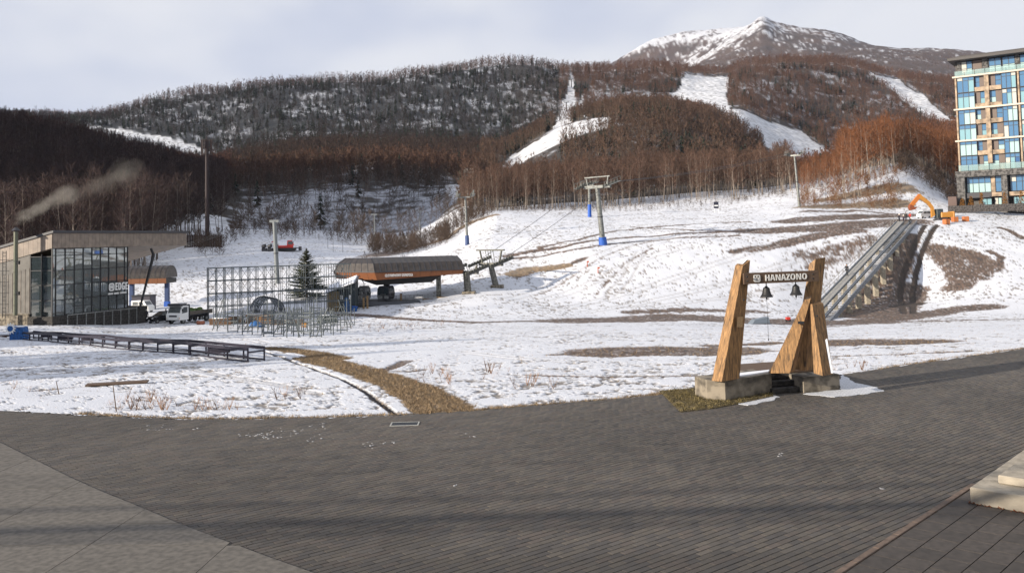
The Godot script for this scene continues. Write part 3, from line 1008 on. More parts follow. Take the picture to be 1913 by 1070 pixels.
func seat_steps() -> void:
	var c0 := flat(1814, 941)
	var conc := mat("step_concrete", Color(0.38, 0.335, 0.265), 0.85, 0.0, tex.soft, Vector3.ONE * 0.35, tex.rough, 0.6)
	var t := thing("concrete_steps", "weathered pale concrete seating steps at the plaza's right corner", "steps", c0)
	for q in [[0.0, 0.0, 0.0, 0.33], [0.6, 0.36, 0.33, 0.17], [1.1, 1.1, 0.50, 0.3]]:
		var m := M.new()
		var len := 14.0
		var b := Basis(e1, Vector3.UP, e2)
		m.cbox(e1 * (q[0] + len * 0.5) + e2 * (q[1] + 4.0) + Vector3(0, q[2] + q[3] * 0.5 + (0.002 if q[2] > 0.0 else 0.0), 0), Vector3(len, q[3], 8.0), 0.02, b)
		obj("step", m, conc, t)
	var leaf := M.new()
	for k in 70:
		var s := rng.randf()
		var p := c0 + (e2 * s * 1.6 if rng.randf() < 0.7 else e1 * s * 0.5) - (e1 * absf(rng.randfn(0, 0.03)) + e2 * 0.02) + Vector3(0, rng.randf_range(0.004, 0.04), 0)
		leaf.ball(p, Vector3(0.03, 0.006, 0.02), 4, Basis.from_euler(Vector3(rng.randfn(0, 0.5), rng.randf() * 6.0, rng.randfn(0, 0.5))))
	var o := obj("fallen_leaves", leaf, mat("dead_leaf", Color(0.16, 0.055, 0.02), 0.9))
	tag(o, "brown dead leaves blown against the foot of the concrete steps", "leaves")
	o.set_meta("kind", "stuff")

func overhead_beams() -> void:   # the canopy edge of the house the picture is taken from, overhead in front of it
	var t := thing("canopy_beams", "dark steel canopy beams high over the plaza whose shadows cross the paving", "canopy", Vector3(-22, 0, -6))
	var st := mat("canopy_steel", Color(0.05, 0.05, 0.055), 0.5, 0.3)
	for q in [[0.0, 8.9, 0.10, 0.10], [0.95, 8.6, 0.34, 0.16], [1.6, 8.6, 0.10, 0.10]]:
		var m := M.new()
		m.bar(Vector3(-62, q[1], -1.2 + q[0] - 4.0), Vector3(40, q[1] + 0.1, -3.5 + q[0] - 4.0), q[2], q[3])
		wobj("beam", m, st, t)
	for x in [-62.0, 40.0]:
		var m := M.new()
		m.bar(Vector3(x, 0, 2.0), Vector3(x, 8.5, 2.0), 0.25, 0.25); m.bar(Vector3(x, 8.45, 2.0), Vector3(x, 8.45, -6.6), 0.2, 0.2)
		wobj("post", m, st, t)

# ---------------------------------------------------------------- woods
func tree_parts(sd: int, H: float, spread: float, limbs: int, twigs: int, tw: float, low: float, trunk_col: Color, twig_col: Color, lean := 0.03) -> Array:
	var r := RandomNumberGenerator.new()
	r.seed = sd
	var tr := M.new()
	var cr := M.new()
	tr.col = trunk_col
	var p := Vector3(0, -0.4, 0)
	var pts := [p]
	var dir := Vector3(r.randfn(0, lean), 1, r.randfn(0, lean)).normalized()
	for k in 5:
		dir = (dir + Vector3(r.randfn(0, 0.03), 0.05, r.randfn(0, 0.03))).normalized()
		pts.append(pts[-1] + dir * (H + 0.4) / 5.0)
	for k in 5:
		tr.tube(pts[k], pts[k + 1], 0.0078 * H * (1.0 - k * 0.185), 0.0078 * H * (1.0 - (k + 1) * 0.185), 5, false)
	for b in limbs:
		var f := lerpf(low, 0.97, (b + r.randf()) / limbs)
		var s := f * 5.0
		var i := mini(int(s), 4)
		var o: Vector3 = pts[i].lerp(pts[i + 1], s - i)
		var az := b * 2.4 + r.randfn(0, 0.4)
		var g := (f - low) / (1.0 - low)
		var L := spread * (0.55 + 0.75 * sin(PI * clampf(0.25 + g * 0.7, 0, 1))) * r.randf_range(0.75, 1.2)
		var el := lerpf(0.55, 1.15, g) + r.randfn(0, 0.12)
		var d := Vector3(cos(az) * cos(el), sin(el), sin(az) * cos(el))
		var m1 := o + d * L * 0.5
		var d2 := (d + Vector3(0, 0.25, 0) + Vector3(r.randfn(0, 0.12), 0, r.randfn(0, 0.12))).normalized()
		var e := m1 + d2 * L * 0.5
		cr.col = trunk_col.lerp(twig_col, 0.55)
		cr.tube(o, m1, 0.006 * H * (1.1 - f), 0.004 * H * (1.1 - f), 3, false)
		cr.tube(m1, e, 0.004 * H * (1.1 - f), 0.001 * H, 3, false)
		for k in twigs / limbs:
			var q := r.randf_range(0.15, 1.0)
			var at := o.lerp(m1, q * 2.0) if q < 0.5 else m1.lerp(e, q * 2.0 - 1.0)
			var td := (d2 * 0.7 + Vector3(r.randfn(0, 0.6), r.randfn(0.25, 0.45), r.randfn(0, 0.6))).normalized()
			var tl := r.randf_range(0.35, 0.75) * spread * (1.0 - 0.35 * q)
			var sd2 := td.cross(Vector3(r.randfn(), r.randfn(), r.randfn())).normalized() * tw * r.randf_range(0.7, 1.3)
			cr.col = twig_col * r.randf_range(0.75, 1.25)
			cr.tri(at - sd2, at + sd2, at + td * tl, td.cross(sd2).normalized())
	return [tr, cr]

func conifer(sd: int) -> ArrayMesh:
	var r := RandomNumberGenerator.new()
	r.seed = sd
	var m := M.new()
	for k in 70:
		var f := pow(r.randf(), 0.8)
		var y := lerpf(1.0, 11.5, f)
		var L := (1.0 - f) * 3.0 * r.randf_range(0.7, 1.15) + 0.3
		var az := r.randf() * TAU
		var d := Vector3(cos(az), -0.35, sin(az))
		var s := Vector3(-sin(az), 0, cos(az)) * (0.25 + 0.22 * L)
		m.col = Color(0.020, 0.027, 0.018) * r.randf_range(0.6, 1.6)
		m.tri(Vector3(0, y + 0.5, 0), Vector3(0, y, 0) + d * L + s, Vector3(0, y, 0) + d * L - s, (d + Vector3(0, 1.2, 0)).normalized())
	m.col = Color(0.04, 0.03, 0.025)
	m.tube(Vector3(0, -0.5, 0), Vector3(0, 11.0, 0), 0.2, 0.04, 4, false)
	return m.mesh(true)

func joined(parts: Array) -> ArrayMesh:
	var m := M.new()
	for p in parts:
		m.V.append_array(p.V); m.N.append_array(p.N); m.C.append_array(p.C)
	return m.mesh(true)

func polyline(px: Array, u: float) -> float:
	if u <= px[0][0]: return px[0][1]
	for k in px.size() - 1:
		if u <= px[k + 1][0]: return lerpf(px[k][1], px[k + 1][1], (u - px[k][0]) / (px[k + 1][0] - px[k][0]))
	return px[-1][1]

func forest() -> void:
	var wood := mat("bare_wood", Color.WHITE, 0.9)
	wood.vertex_color_use_as_albedo = true
	var bark := Color(0.235, 0.195, 0.16)
	var red := Color(0.098, 0.054, 0.036)
	var grey := Color(0.085, 0.060, 0.045)
	var near_kind := []     # tall birches and larches: [trunk mesh, crown mesh, joined]
	for k in 5:
		var t := tree_parts(100 + k, 15.0, 2.9, 15, 330, 0.040, 0.30, bark * (0.8 + 0.1 * k), red)
		near_kind.append([t[0].mesh(true), t[1].mesh(true), joined(t)])
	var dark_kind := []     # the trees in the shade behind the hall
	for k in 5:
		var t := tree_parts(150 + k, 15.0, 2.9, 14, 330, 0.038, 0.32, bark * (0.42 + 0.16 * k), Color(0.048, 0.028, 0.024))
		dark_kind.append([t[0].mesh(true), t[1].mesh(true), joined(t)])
	var orange_kind := []   # sunlit orange-brown birches and larches by the hotel
	for k in 4:
		var t := tree_parts(170 + k, 15.0, 2.6, 14, 330, 0.040, 0.30, bark * (1.0 + 0.15 * k), Color(0.16, 0.060, 0.022))
		orange_kind.append([t[0].mesh(true), t[1].mesh(true), joined(t)])
	var grey_kind := []
	for k in 4:
		var t := tree_parts(200 + k, 13.0, 3.1, 12, 230, 0.045, 0.28, bark * 0.62, grey, 0.07)
		grey_kind.append([t[0].mesh(true), t[1].mesh(true), joined(t)])
	var bush_kind := []
	for k in 3:
		var t := tree_parts(300 + k, 5.0, 1.9, 12, 260, 0.03, 0.08, grey * 1.2, grey * 0.9, 0.12)
		bush_kind.append(joined(t))
	var far_conifer := []
	var far_kind := []
	for k in 4:
		var t := tree_parts(400 + k, 12.0, 3.0, 7, 84, 0.11, 0.25, bark * 0.85, Color(0.088, 0.056, 0.040), 0.05)
		far_kind.append(joined(t))
	for k in 3:
		far_conifer.append(conifer(500 + k))
	var start := [[-600, 172], [0, 166], [230, 172], [300, 200], [345, 250], [420, 292], [440, 266], [680, 262], [860, 250], [915, 262], [1060, 258], [1300, 264], [1470, 256], [1510, 216], [1600, 212], [1690, 232], [1760, 240], [2300, 245]]
	var clump := noise(0.02, 3, 51)
	var near_spots := []
	var bins := {}
	for zone in [[165.0, 300.0, 2.9], [300.0, 460.0, 3.3], [460.0, 800.0, 4.4], [800.0, 1620.0, 5.6], [2250.0, 3300.0, 11.0]]:
		var count := int((1.75 if zone[1] < 470.0 else 1.42) * (zone[1] * zone[1] - zone[0] * zone[0]) * 0.5 / (zone[2] * zone[2]))
		for k in count:
			var a := rng.randf_range(-1.05 if zone[1] < 470.0 else -0.72, 0.70)
			var d := sqrt(lerpf(zone[0] * zone[0], zone[1] * zone[1], rng.randf()))
			var u := CX + F * a
			if d < polyline(start, u) + rng.randf_range(-5, 5): continue
			if run_at(a, d) > 0.5 or run_at(a, d + 4.0) > 0.5 and rng.randf() < 0.6: continue
			if u > 1505 and u < 1700 and d < 236 and rng.randf() < 0.72: continue
			if u > 1680 and u < 1800 and d < 262: continue
			if u > 1770 and d < 250: continue
			if u > 925 and u < 1050 and d > 480.0 and d < 640.0: continue
			if u > 1430 and u < 1580 and d > 540.0 and d < 830.0: continue
			var x := a * d
			var cl := clump.get_noise_2d(x, -d)
			if cl < -0.35 and rng.randf() < 0.6: continue
			if d > 2200.0 and u < 1100: continue
			var y := ground(x, -d)
			if d > 2200.0 and (y > 640.0 or rng.randf() < 0.3): continue
			var s := rng.randf_range(0.8, 1.18)
			var kind := "near"
			var tint := Color.WHITE * rng.randf_range(0.75, 1.15)
			if d < 460.0:
				if u > 860: 
					kind = "near"
					if u > 1490: kind = "orange"
					if u > 1480 and u < 1572: s *= 0.6
					s *= 0.78 if u < 1500 else 0.85
					if d > 370.0: s *= 0.8
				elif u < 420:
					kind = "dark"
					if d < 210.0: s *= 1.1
				else:
					if d < 430.0 and rng.randf() < 0.80: continue
					kind = "grey"
					s *= 0.62
					tint *= 0.85
					if d > 380.0:
						kind = "near" if rng.randf() < 0.45 else "grey"
						s *= 1.15
			elif d < 800.0:
				kind = "far"
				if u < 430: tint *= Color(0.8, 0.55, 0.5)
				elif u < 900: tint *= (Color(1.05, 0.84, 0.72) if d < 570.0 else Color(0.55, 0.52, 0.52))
				elif u > 1480: tint *= Color(1.35, 0.9, 0.66)
				else: tint *= Color(1.05, 0.95, 0.86)
			elif d < 1700.0:
				kind = "far"
				s *= 0.95
				if d > 1420.0:
					if rng.randf() < 0.5: continue
					s *= 1.3
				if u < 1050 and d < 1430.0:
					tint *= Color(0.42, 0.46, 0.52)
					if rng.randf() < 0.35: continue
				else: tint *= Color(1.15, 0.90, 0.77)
			else:
				kind = "far"
				s *= 0.6
				tint *= Color(0.9, 0.7, 0.6)
			tint *= 0.85 + 0.55 * clump.get_noise_2d(x * 2.0 + 500.0, -d * 2.0)
			tint.a = 1.0
			var dark := clump.get_noise_2d(x * 0.6 - 900.0, -d * 0.6)
			if d > 300.0 and d < 1400.0 and (rng.randf() < (0.22 if u < 1050 and d > 800.0 else 0.02) or dark > 0.28 and d > 480.0 and rng.randf() < 0.55 or u > 845 and u < 890 and d < 360.0 or u > 985 and u < 1060 and d > 560.0 and d < 640.0 and rng.randf() < 0.5):
				kind = "conifer"
				s = rng.randf_range(0.6, 1.1)
				tint = Color.WHITE * rng.randf_range(0.7, 1.3)
				tint.a = 1.0
			var spot := [Transform3D(Basis(Vector3.UP, rng.randf() * TAU).scaled(Vector3(s, s * rng.randf_range(0.92, 1.1), s)), Vector3(x, y, -d)), tint, d, u]
			if kind != "far" and kind != "conifer" and d < 340.0 and a > -0.585 and a < 0.53: near_spots.append([kind, spot])
			else:
				var n := {"near": 5, "dark": 5, "orange": 4, "grey": 4, "far": 4, "conifer": 3}[kind] as int
				var key := "%s%d" % [kind, rng.randi() % n]
				if not bins.has(key): bins[key] = []
				bins[key].append(spot)
	# the nearest of each stand are trees of their own
	var quota := {"birch_by_the_glass_hall": 110, "birch_above_the_slope": 130, "birch_on_the_mound": 55, "tree_in_the_hollow": 60}
	near_spots.sort_custom(func(p, q): return p[1][2] < q[1][2])
	var kinds_of := {"near": near_kind, "grey": grey_kind, "dark": dark_kind, "orange": orange_kind}
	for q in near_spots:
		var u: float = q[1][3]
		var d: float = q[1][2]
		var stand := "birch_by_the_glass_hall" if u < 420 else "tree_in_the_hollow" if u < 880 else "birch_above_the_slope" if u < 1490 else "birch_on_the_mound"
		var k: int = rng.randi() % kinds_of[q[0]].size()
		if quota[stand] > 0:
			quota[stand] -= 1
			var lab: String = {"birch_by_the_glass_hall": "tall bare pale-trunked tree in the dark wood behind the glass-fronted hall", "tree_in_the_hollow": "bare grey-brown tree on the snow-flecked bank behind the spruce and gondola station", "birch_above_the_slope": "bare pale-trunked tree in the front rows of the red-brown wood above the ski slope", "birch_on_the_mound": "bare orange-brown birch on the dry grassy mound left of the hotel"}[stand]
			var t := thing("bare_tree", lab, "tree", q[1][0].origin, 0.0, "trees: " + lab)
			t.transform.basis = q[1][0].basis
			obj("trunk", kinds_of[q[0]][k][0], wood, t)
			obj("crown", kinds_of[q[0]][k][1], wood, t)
		else:
			var key := "%s%d" % [q[0], k]
			if not bins.has(key): bins[key] = []
			bins[key].append(q[1])
	for key in bins:
		var kind: String = key.left(key.length() - 1)
		var k := int(key.right(1))
		var mesh: Mesh = far_conifer[k] if kind == "conifer" else far_kind[k] if kind == "far" else kinds_of[kind][k][2]
		var o := many("bare_woods", mesh, wood, bins[key])
		tag(o, "dark conifers scattered through the far woods" if kind == "conifer" else "far bare woods of birch and larch covering the hillsides", "woods")
	# bushes in the hollow and on the banks
	var bs := []
	for q in [[690, 840, 215, 258, 200], [430, 700, 258, 320, 150], [300, 440, 205, 250, 90], [820, 925, 232, 262, 90], [1500, 1690, 205, 238, 240], [1690, 1800, 228, 262, 140], [925, 1480, 244, 262, 300]]:
		for k in q[4]:
			var u := rng.randf_range(q[0], q[1])
			var d := rng.randf_range(q[2], q[3])
			if u > 300 and u < 440 and d < 240 and (u < 360 or u > 415): continue
			var p := G(u, d)
			var s := rng.randf_range(0.3, 0.95) * (0.35 if u > 925 and u < 1480 else 0.6 if u > 1500 and u < 1690 else 1.0)
			bs.append([Transform3D(Basis(Vector3.UP, rng.randf() * TAU).scaled(Vector3(s, s, s)), p), (Color(1.9, 1.2, 0.55) if u > 1500 and u < 1690 else Color(0.9, 0.85, 0.8)) * rng.randf_range(0.7, 1.2)])
	var third := [[], [], []]
	for k in bs.size(): third[k % 3].append(bs[k])
	for k in 3:
		var o := many("brushwood", bush_kind[k], wood, third[k])
		tag(o, "low bare brushwood along the banks and the edge of the woods", "bushes")


# ---------------------------------------------------------------- objects
func wobj(called: String, m, mt: Material, parent: Node3D) -> MeshInstance3D:   # a part given in the world's own coordinates
	var o := obj(called, m, mt, parent)
	var p: Node = parent
	if p.get_parent() == self: o.position = -parent.position
	return o

func base_of(p: Array) -> Vector3:
	var s := Vector3.ZERO
	for q in p: s += q
	return s / p.size()

func palette() -> void:
	mat("timber", Color(0.43, 0.235, 0.090), 0.65, 0.0, tex.plank, Vector3(1.6, 0.16, 1.6), tex.grain, 0.4)
	mat("timber_pale", Color(0.42, 0.27, 0.13), 0.7, 0.0, tex.grain, Vector3(2.0, 2.0, 2.0))
	mat("beam_timber", Color(0.17, 0.105, 0.065), 0.75, 0.0, tex.grain, Vector3(0.4, 3.0, 3.0), tex.grain, 0.5)
	mat("old_concrete", Color(0.25, 0.215, 0.165), 0.9, 0.0, tex.stain, Vector3.ONE * 0.35, tex.rough, 0.4)
	mat("white_paint", Color(0.78, 0.78, 0.76), 0.5)
	mat("sign_white", Color(0.62, 0.62, 0.60), 0.6)
	mat("black_iron", Color(0.018, 0.018, 0.020), 0.55, 0.3)
	mat("dark_steel", Color(0.045, 0.045, 0.05), 0.5, 0.3)
	mat("galvanised", Color(0.36, 0.37, 0.36), 0.5, 0.35, tex.mottle, Vector3.ONE * 0.5)
	mat("scaffold_steel", Color(0.085, 0.10, 0.105), 0.55, 0.0)
	mat("blue_pad", Color(0.015, 0.085, 0.38), 0.6)
	mat("beige_panel", Color(0.27, 0.215, 0.17), 0.6, 0.0, tex.soft, Vector3.ONE * 0.12)
	mat("beige_wall", Color(0.15, 0.14, 0.125), 0.7, 0.0, tex.soft, Vector3.ONE * 0.12)
	mat("roof_edge", Color(0.035, 0.036, 0.042), 0.5)
	mat("stone_plinth", Color(0.055, 0.05, 0.045), 0.9, 0.0, tex.stain, Vector3.ONE * 0.6, tex.rough, 2.0)
	mat("roof_metal", Color(0.072, 0.060, 0.053), 0.45, 0.3, tex.mottle, Vector3.ONE * 0.2)
	mat("station_timber", Color(0.30, 0.10, 0.027), 0.55, 0.0, tex.grain, Vector3(0.25, 3.0, 0.25))
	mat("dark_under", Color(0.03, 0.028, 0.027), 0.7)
	mat("tower_concrete", Color(0.21, 0.205, 0.18), 0.8, 0.0, tex.stain, Vector3.ONE * 0.4)
	mat("rubber", Color(0.02, 0.02, 0.02), 0.9)
	mat("snow", Color(0.76, 0.785, 0.84), 0.8)
	mat("red_paint", Color(0.45, 0.03, 0.02), 0.45)
	mat("orange_paint", Color(0.45, 0.14, 0.02), 0.45)
	mat("yellow_paint", Color(0.42, 0.19, 0.03), 0.45)
	mat("black_paint", Color(0.012, 0.012, 0.015), 0.2, 0.1)
	glass("dark_glass", Color(0.03, 0.04, 0.045), 0.75)
	glass("hall_glass", Color(0.34, 0.37, 0.37), 0.55, 0.02).metallic = 0.75

func build_objects() -> void:
	palette()
	bell_gate()
	glass_hall()
	lift_station_behind()
	vehicles()
	carpet_frame()
	scaffolding()
	yard()
	spruce()
	gondola_station()
	lift_towers()
	mast()
	groomer()
	incline()
	digger()
	hotel()
	people()
	small_things()
	tufts()

func bell_gate() -> void:
	var wood: Material = mats.timber
	var t := thing("bell_gate", "timber bell gate with leaning posts and a HANAZONO crossbeam on concrete plinths", "monument", flat(1400, 745))
	# plinths
	var pl := M.new()
	var fl := flat(1356, 750)
	var le := flat(1322, 747)
	var fr := flat(1443, 734)
	var back := Vector3(-0.35, 0, -1.1)
	var ht := 0.66
	var ring := [le, fl, fr, fr + back, le + back * 0.7]
	var poly := PackedVector2Array()
	for p in ring: poly.append(Vector2(p.x, p.z))
	pl.prism(poly, -0.02, ht)
	wobj("plinth", pl, mats.old_concrete, t)
	var sn := M.new()
	var sp := PackedVector2Array()
	for q in [[1362, 746], [1440, 733], [1442, 729], [1385, 736]]:
		var p := flat(q[0], q[1])
		sp.append(Vector2(p.x, p.z) + Vector2(-0.02, -0.1))
	sn.prism(sp, ht, ht + 0.045)
	wobj("snow_cap", sn, mats.snow, t)
	var a := flat(1503, 734)
	var b := flat(1570, 728)
	var pr := M.new()
	var p2 := PackedVector2Array()
	for p in [a, b, b + back * 0.9, a + back * 0.9]: p2.append(Vector2(p.x, p.z))
	pr.prism(p2, -0.02, 0.54)
	wobj("plinth", pr, mats.old_concrete, t)
	# deck of planks and the steps between the plinths
	var dk0 := fl + Vector3(1.3, 0, -1.45)
	var dk1 := b + Vector3(-0.1, 0, -0.6)
	var along := (dk1 - dk0)
	along.y = 0
	var L := along.length()
	along = along.normalized()
	var out := Vector3(-along.z, 0, along.x)
	if out.z < 0: out = -out
	var bs := Basis(along, Vector3.UP, -along.cross(Vector3.UP).normalized() * -1.0)
	bs.z = along.cross(Vector3.UP)
	for k in 9:
		var m := M.new()
		m.cbox(dk0 + along * L * 0.5 - out * (k * 0.24 + 0.3) + Vector3(0, 0.60, 0), Vector3(L - 0.1, 0.08, 0.225), 0.008, bs)
		wobj("plank", m, mats.beam_timber, t)
	var dkb := M.new()
	dkb.box(dk0 + along * L * 0.5 - out * 1.3 + Vector3(0, 0.25, 0), Vector3(L - 0.4, 0.5, 2.0), bs)
	wobj("deck_base", dkb, mats.stone_plinth, t)
	for k in 3:
		var m := M.new()
		var h := 0.19 * (k + 1)
		var c := (fr + a) * 0.5 - out * (0.05 + 0.3 * k)
		m.cbox(c - out * 0.28 + Vector3(0, h - 0.105, 0), Vector3((a - fr).length() + 0.1, 0.17, 0.6), 0.015, bs)
		wobj("step", m, mats.stone_plinth, t)
	# posts: bottom ring then top ring, each an open pentagon of sight points at its own depth
	var post := func(lo: Array, hi: Array, called: String, chamfer_mat: Material) -> MeshInstance3D:
		var m := M.new()
		var p := []
		for q in lo: p.append(P(q[0], q[1], q[2]))
		for q in hi: p.append(P(q[0], q[1], q[2]))
		m.hexa(p)
		return wobj(called, m, chamfer_mat, t)
	var p1: MeshInstance3D = post.call([[1330, 711, 29.45], [1349, 713, 29.05], [1382, 707, 29.55], [1364, 705, 30.0]], [[1374, 496, 29.9], [1388, 497, 29.6], [1402, 486, 29.95], [1386, 484, 30.3]], "post", wood)
	var capm := M.new()
	capm.face([P(1378, 493, 29.93) + Vector3(0, 0.02, 0), P(1388, 494, 29.75) + Vector3(0, 0.02, 0), P(1397, 486, 30.0) + Vector3(0, 0.03, 0), P(1387, 485, 30.2) + Vector3(0, 0.03, 0)], Vector3.ZERO)
	wobj("snow_cap", capm, mats.snow, t)
	var pd: float = 30.9
	post.call([[1479, 690, pd], [1504, 692, pd - 0.35], [1521, 690, pd - 0.05], [1496, 688, pd + 0.35]], [[1513, 492, pd - 0.1], [1524, 484, pd - 0.4], [1543, 480, pd - 0.2], [1531, 484, pd + 0.2]], "post", wood)
	post.call([[1437, 697, 30.0], [1476, 697, 29.8], [1486, 693, 30.2], [1448, 693, 30.4]], [[1503, 561, 30.2], [1515, 558, 30.05], [1517, 552, 30.4], [1507, 555, 30.55]], "brace", wood)
	post.call([[1521, 697, 29.75], [1538, 702, 29.45], [1557, 699, 29.7], [1540, 694, 30.1]], [[1514, 568, 30.1], [1518, 568, 29.95], [1539, 567, 30.15], [1532, 562, 30.45]], "brace", wood)
	var lsn := M.new()
	lsn.hexa([P(1541, 698, 29.66), P(1557, 697, 29.66), P(1557, 697, 29.76), P(1541, 698, 29.72), P(1535, 640, 29.83), P(1546, 632, 29.85), P(1546, 632, 29.93), P(1535, 640, 29.9)])
	wobj("snow_patch", lsn, mats.snow, t)
	# crossbeam
	var m := M.new()
	var bl := P(1387, 520.5, 29.62)
	var br := P(1526, 515, 30.35)
	m.bar(bl, br, 0.26, 0.36)
	var beam := wobj("crossbeam", m, mats.beam_timber, t)
	var dirb := (br - bl).normalized()
	var nrm := dirb.cross(Vector3.UP).normalized()
	if nrm.z < 0: nrm = -nrm
	var upb := nrm.cross(dirb).normalized()
	var bx := Basis(dirb, upb, nrm)
	var mid := bl.lerp(br, 0.555) + nrm * 0.135
	text("lettering", "HANAZONO", 0.20, 0.03, mats.sign_white, beam, Transform3D(bx, mid), 0.0, 1.58)
	var logo := M.new()
	var lx := Transform3D(bx, bl.lerp(br, 0.165) + nrm * 0.137)
	rounded_frame(logo, lx, 0.24, 0.05, 0.035)
	logo.box(lx * Vector3(0, 0.045, 0.01), Vector3(0.03, 0.09, 0.03), bx)
	logo.box(lx * Vector3(0, -0.035, 0.01), Vector3(0.16, 0.025, 0.03), bx)
	logo.box(lx * Vector3(-0.065, -0.02, 0.01), Vector3(0.025, 0.11, 0.03), bx)
	logo.box(lx * Vector3(0.065, -0.02, 0.01), Vector3(0.025, 0.11, 0.03), bx)
	obj("logo", logo, mats.sign_white, beam)
	var note := M.new()
	note.hexa([P(1377, 611, 29.25), P(1388, 611, 29.33), P(1388, 611, 29.4), P(1377, 611, 29.32), P(1378, 592, 29.3), P(1389, 591, 29.38), P(1389, 591, 29.46), P(1378, 592, 29.38)])
	wobj("notice_board", note, mats.timber_pale, t)
	var plq := M.new()
	plq.hexa([P(1491, 605, 29.86), P(1503, 605, 29.84), P(1503, 605, 29.95), P(1491, 605, 29.95), P(1491, 600, 29.88), P(1503, 600, 29.86), P(1503, 600, 29.97), P(1491, 600, 29.97)])
	wobj("plaque", plq, mats.black_iron, t)
	for q in [[1396, 517, 29.42], [1397, 525, 29.42], [1519, 512, 30.18], [1519, 520, 30.18], [1527, 590, 29.62], [1390, 560, 29.33]]:
		var bo := M.new()
		bo.ball(P(q[0], q[1], q[2]), Vector3(0.035, 0.035, 0.03), 8)
		wobj("bolt", bo, mats.black_iron, t)
	# bells hang from the beam
	var spots := [[1432, 531.5, 29.86, true, "dark bronze bell hanging under the crossbeam, nearer the left post, with a long pull rope"], [1487, 528, 30.14, false, "dark bronze bell hanging under the crossbeam, nearer the right post, without a rope"]]
	for q in spots:
		var top := P(q[0], q[1], q[2])
		var bt := thing("bell", q[4], "bell", top, 0.0, "bells under the crossbeam")
		bt.scale = Vector3.ONE * 0.92
		var bm := M.new()
		bm.lathe([Vector2(0.0, -0.45), Vector2(0.20, -0.45), Vector2(0.225, -0.455), Vector2(0.222, -0.43), Vector2(0.175, -0.36), Vector2(0.14, -0.27), Vector2(0.125, -0.18), Vector2(0.115, -0.13), Vector2(0.08, -0.095), Vector2(0.03, -0.085), Vector2(0.0, -0.085)], Vector3.ZERO, 24)
		obj("body", bm, mats.black_iron, bt)
		var y := M.new()
		y.tube(Vector3(0, -0.1, 0), Vector3(0, 0.12, 0), 0.02, 0.02, 6)
		y.tube(Vector3(0, 0.34, 0), Vector3(0, 0.44, 0), 0.015, 0.015, 6)
		y.box(Vector3(0, -0.07, 0), Vector3(0.09, 0.03, 0.05))
		obj("hanger", y, mats.black_iron, bt)
		var cl := M.new()
		cl.ball(Vector3(0, -0.5, 0), Vector3(0.035, 0.05, 0.035), 8)
		cl.tube(Vector3(0, -0.5, 0), Vector3(0, -0.3, 0), 0.01, 0.01, 5)
		cl.tube(Vector3(0, -0.5, 0), Vector3(0, -0.6, 0), 0.012, 0.012, 5)
		obj("clapper", cl, mats.black_iron, bt)
		if q[3]:
			var ro := M.new()
			ro.tube(Vector3(0, -0.6, 0), Vector3(0.01, -1.98, 0), 0.007, 0.007, 5)
			ro.ball(Vector3(0.01, -2.0, 0), Vector3(0.02, 0.05, 0.02), 6)
			obj("rope", ro, mats.black_iron, bt)
	# verge of dry grass and the snow skirts
	var vg := M.new()
	var vp := px_poly([[1232, 731], [1250, 748], [1272, 770], [1330, 764], [1400, 751], [1445, 741], [1440, 722], [1300, 726]])
	vg.prism(vp, -0.02, 0.025)
	structure("grass_verge", vg, mat("verge", Color(0.21, 0.16, 0.075), 0.95, 0.0, tex.stain, Vector3.ONE * 1.2, tex.rough, 4.0))
	var sk := M.new()
	var rag := noise(0.5, 3, 88)
	for px in [[[1345, 752], [1400, 757], [1446, 748], [1456, 742], [1440, 736], [1400, 744]], [[1500, 736], [1560, 742], [1610, 737], [1652, 731], [1640, 724], [1600, 716], [1575, 700], [1566, 712], [1572, 728], [1530, 732]]]:
		var ragged := PackedVector2Array()
		var pp := px_poly(px)
		for k in pp.size():
			for s in 10:
				var q: Vector2 = pp[k].lerp(pp[(k + 1) % pp.size()], s / 10.0)
				ragged.append(q + Vector2(rag.get_noise_2d(q.x * 3.0, q.y * 3.0), rag.get_noise_2d(q.x * 3.0 + 50.0, q.y * 3.0)) * 0.10)
		sk.prism(ragged, -0.03, 0.014)
	var so := obj("snow_skirt", sk, mat("wet_snow", Color(0.62, 0.64, 0.68), 0.8, 0.0, tex.soft, Vector3.ONE * 1.5))
	tag(so, "thin melting snow left on the paving round the bell gate's plinths", "snow")
	so.set_meta("kind", "stuff")

func rounded_frame(m: M, xf: Transform3D, size: float, corner: float, wide: float) -> void:
	var o := []
	var i := []
	for q in 4:
		var c := Vector2([1, -1, -1, 1][q], [1, 1, -1, -1][q]) * (size * 0.5 - corner)
		for s in 4:
			var t := PI * 0.5 * (q + s / 3.0)
			o.append(c + Vector2(cos(t), sin(t)) * corner)
			i.append(c + Vector2(cos(t), sin(t)) * maxf(corner - wide, 0.004))
	for k in 16:
		var l := (k + 1) % 16
		var z := 0.02
		m.face([xf * Vector3(o[k].x, o[k].y, z), xf * Vector3(o[l].x, o[l].y, z), xf * Vector3(i[l].x, i[l].y, z), xf * Vector3(i[k].x, i[k].y, z)], xf.origin - xf.basis.z)
		m.face([xf * Vector3(o[k].x, o[k].y, z), xf * Vector3(o[l].x, o[l].y, z), xf * Vector3(o[l].x, o[l].y, 0), xf * Vector3(o[k].x, o[k].y, 0)], xf.origin)
		m.face([xf * Vector3(i[k].x, i[k].y, z), xf * Vector3(i[l].x, i[l].y, z), xf * Vector3(i[l].x, i[l].y, 0), xf * Vector3(i[k].x, i[k].y, 0)], xf.origin + (xf.basis * Vector3(o[k].x, o[k].y, 0)) * 2.0)

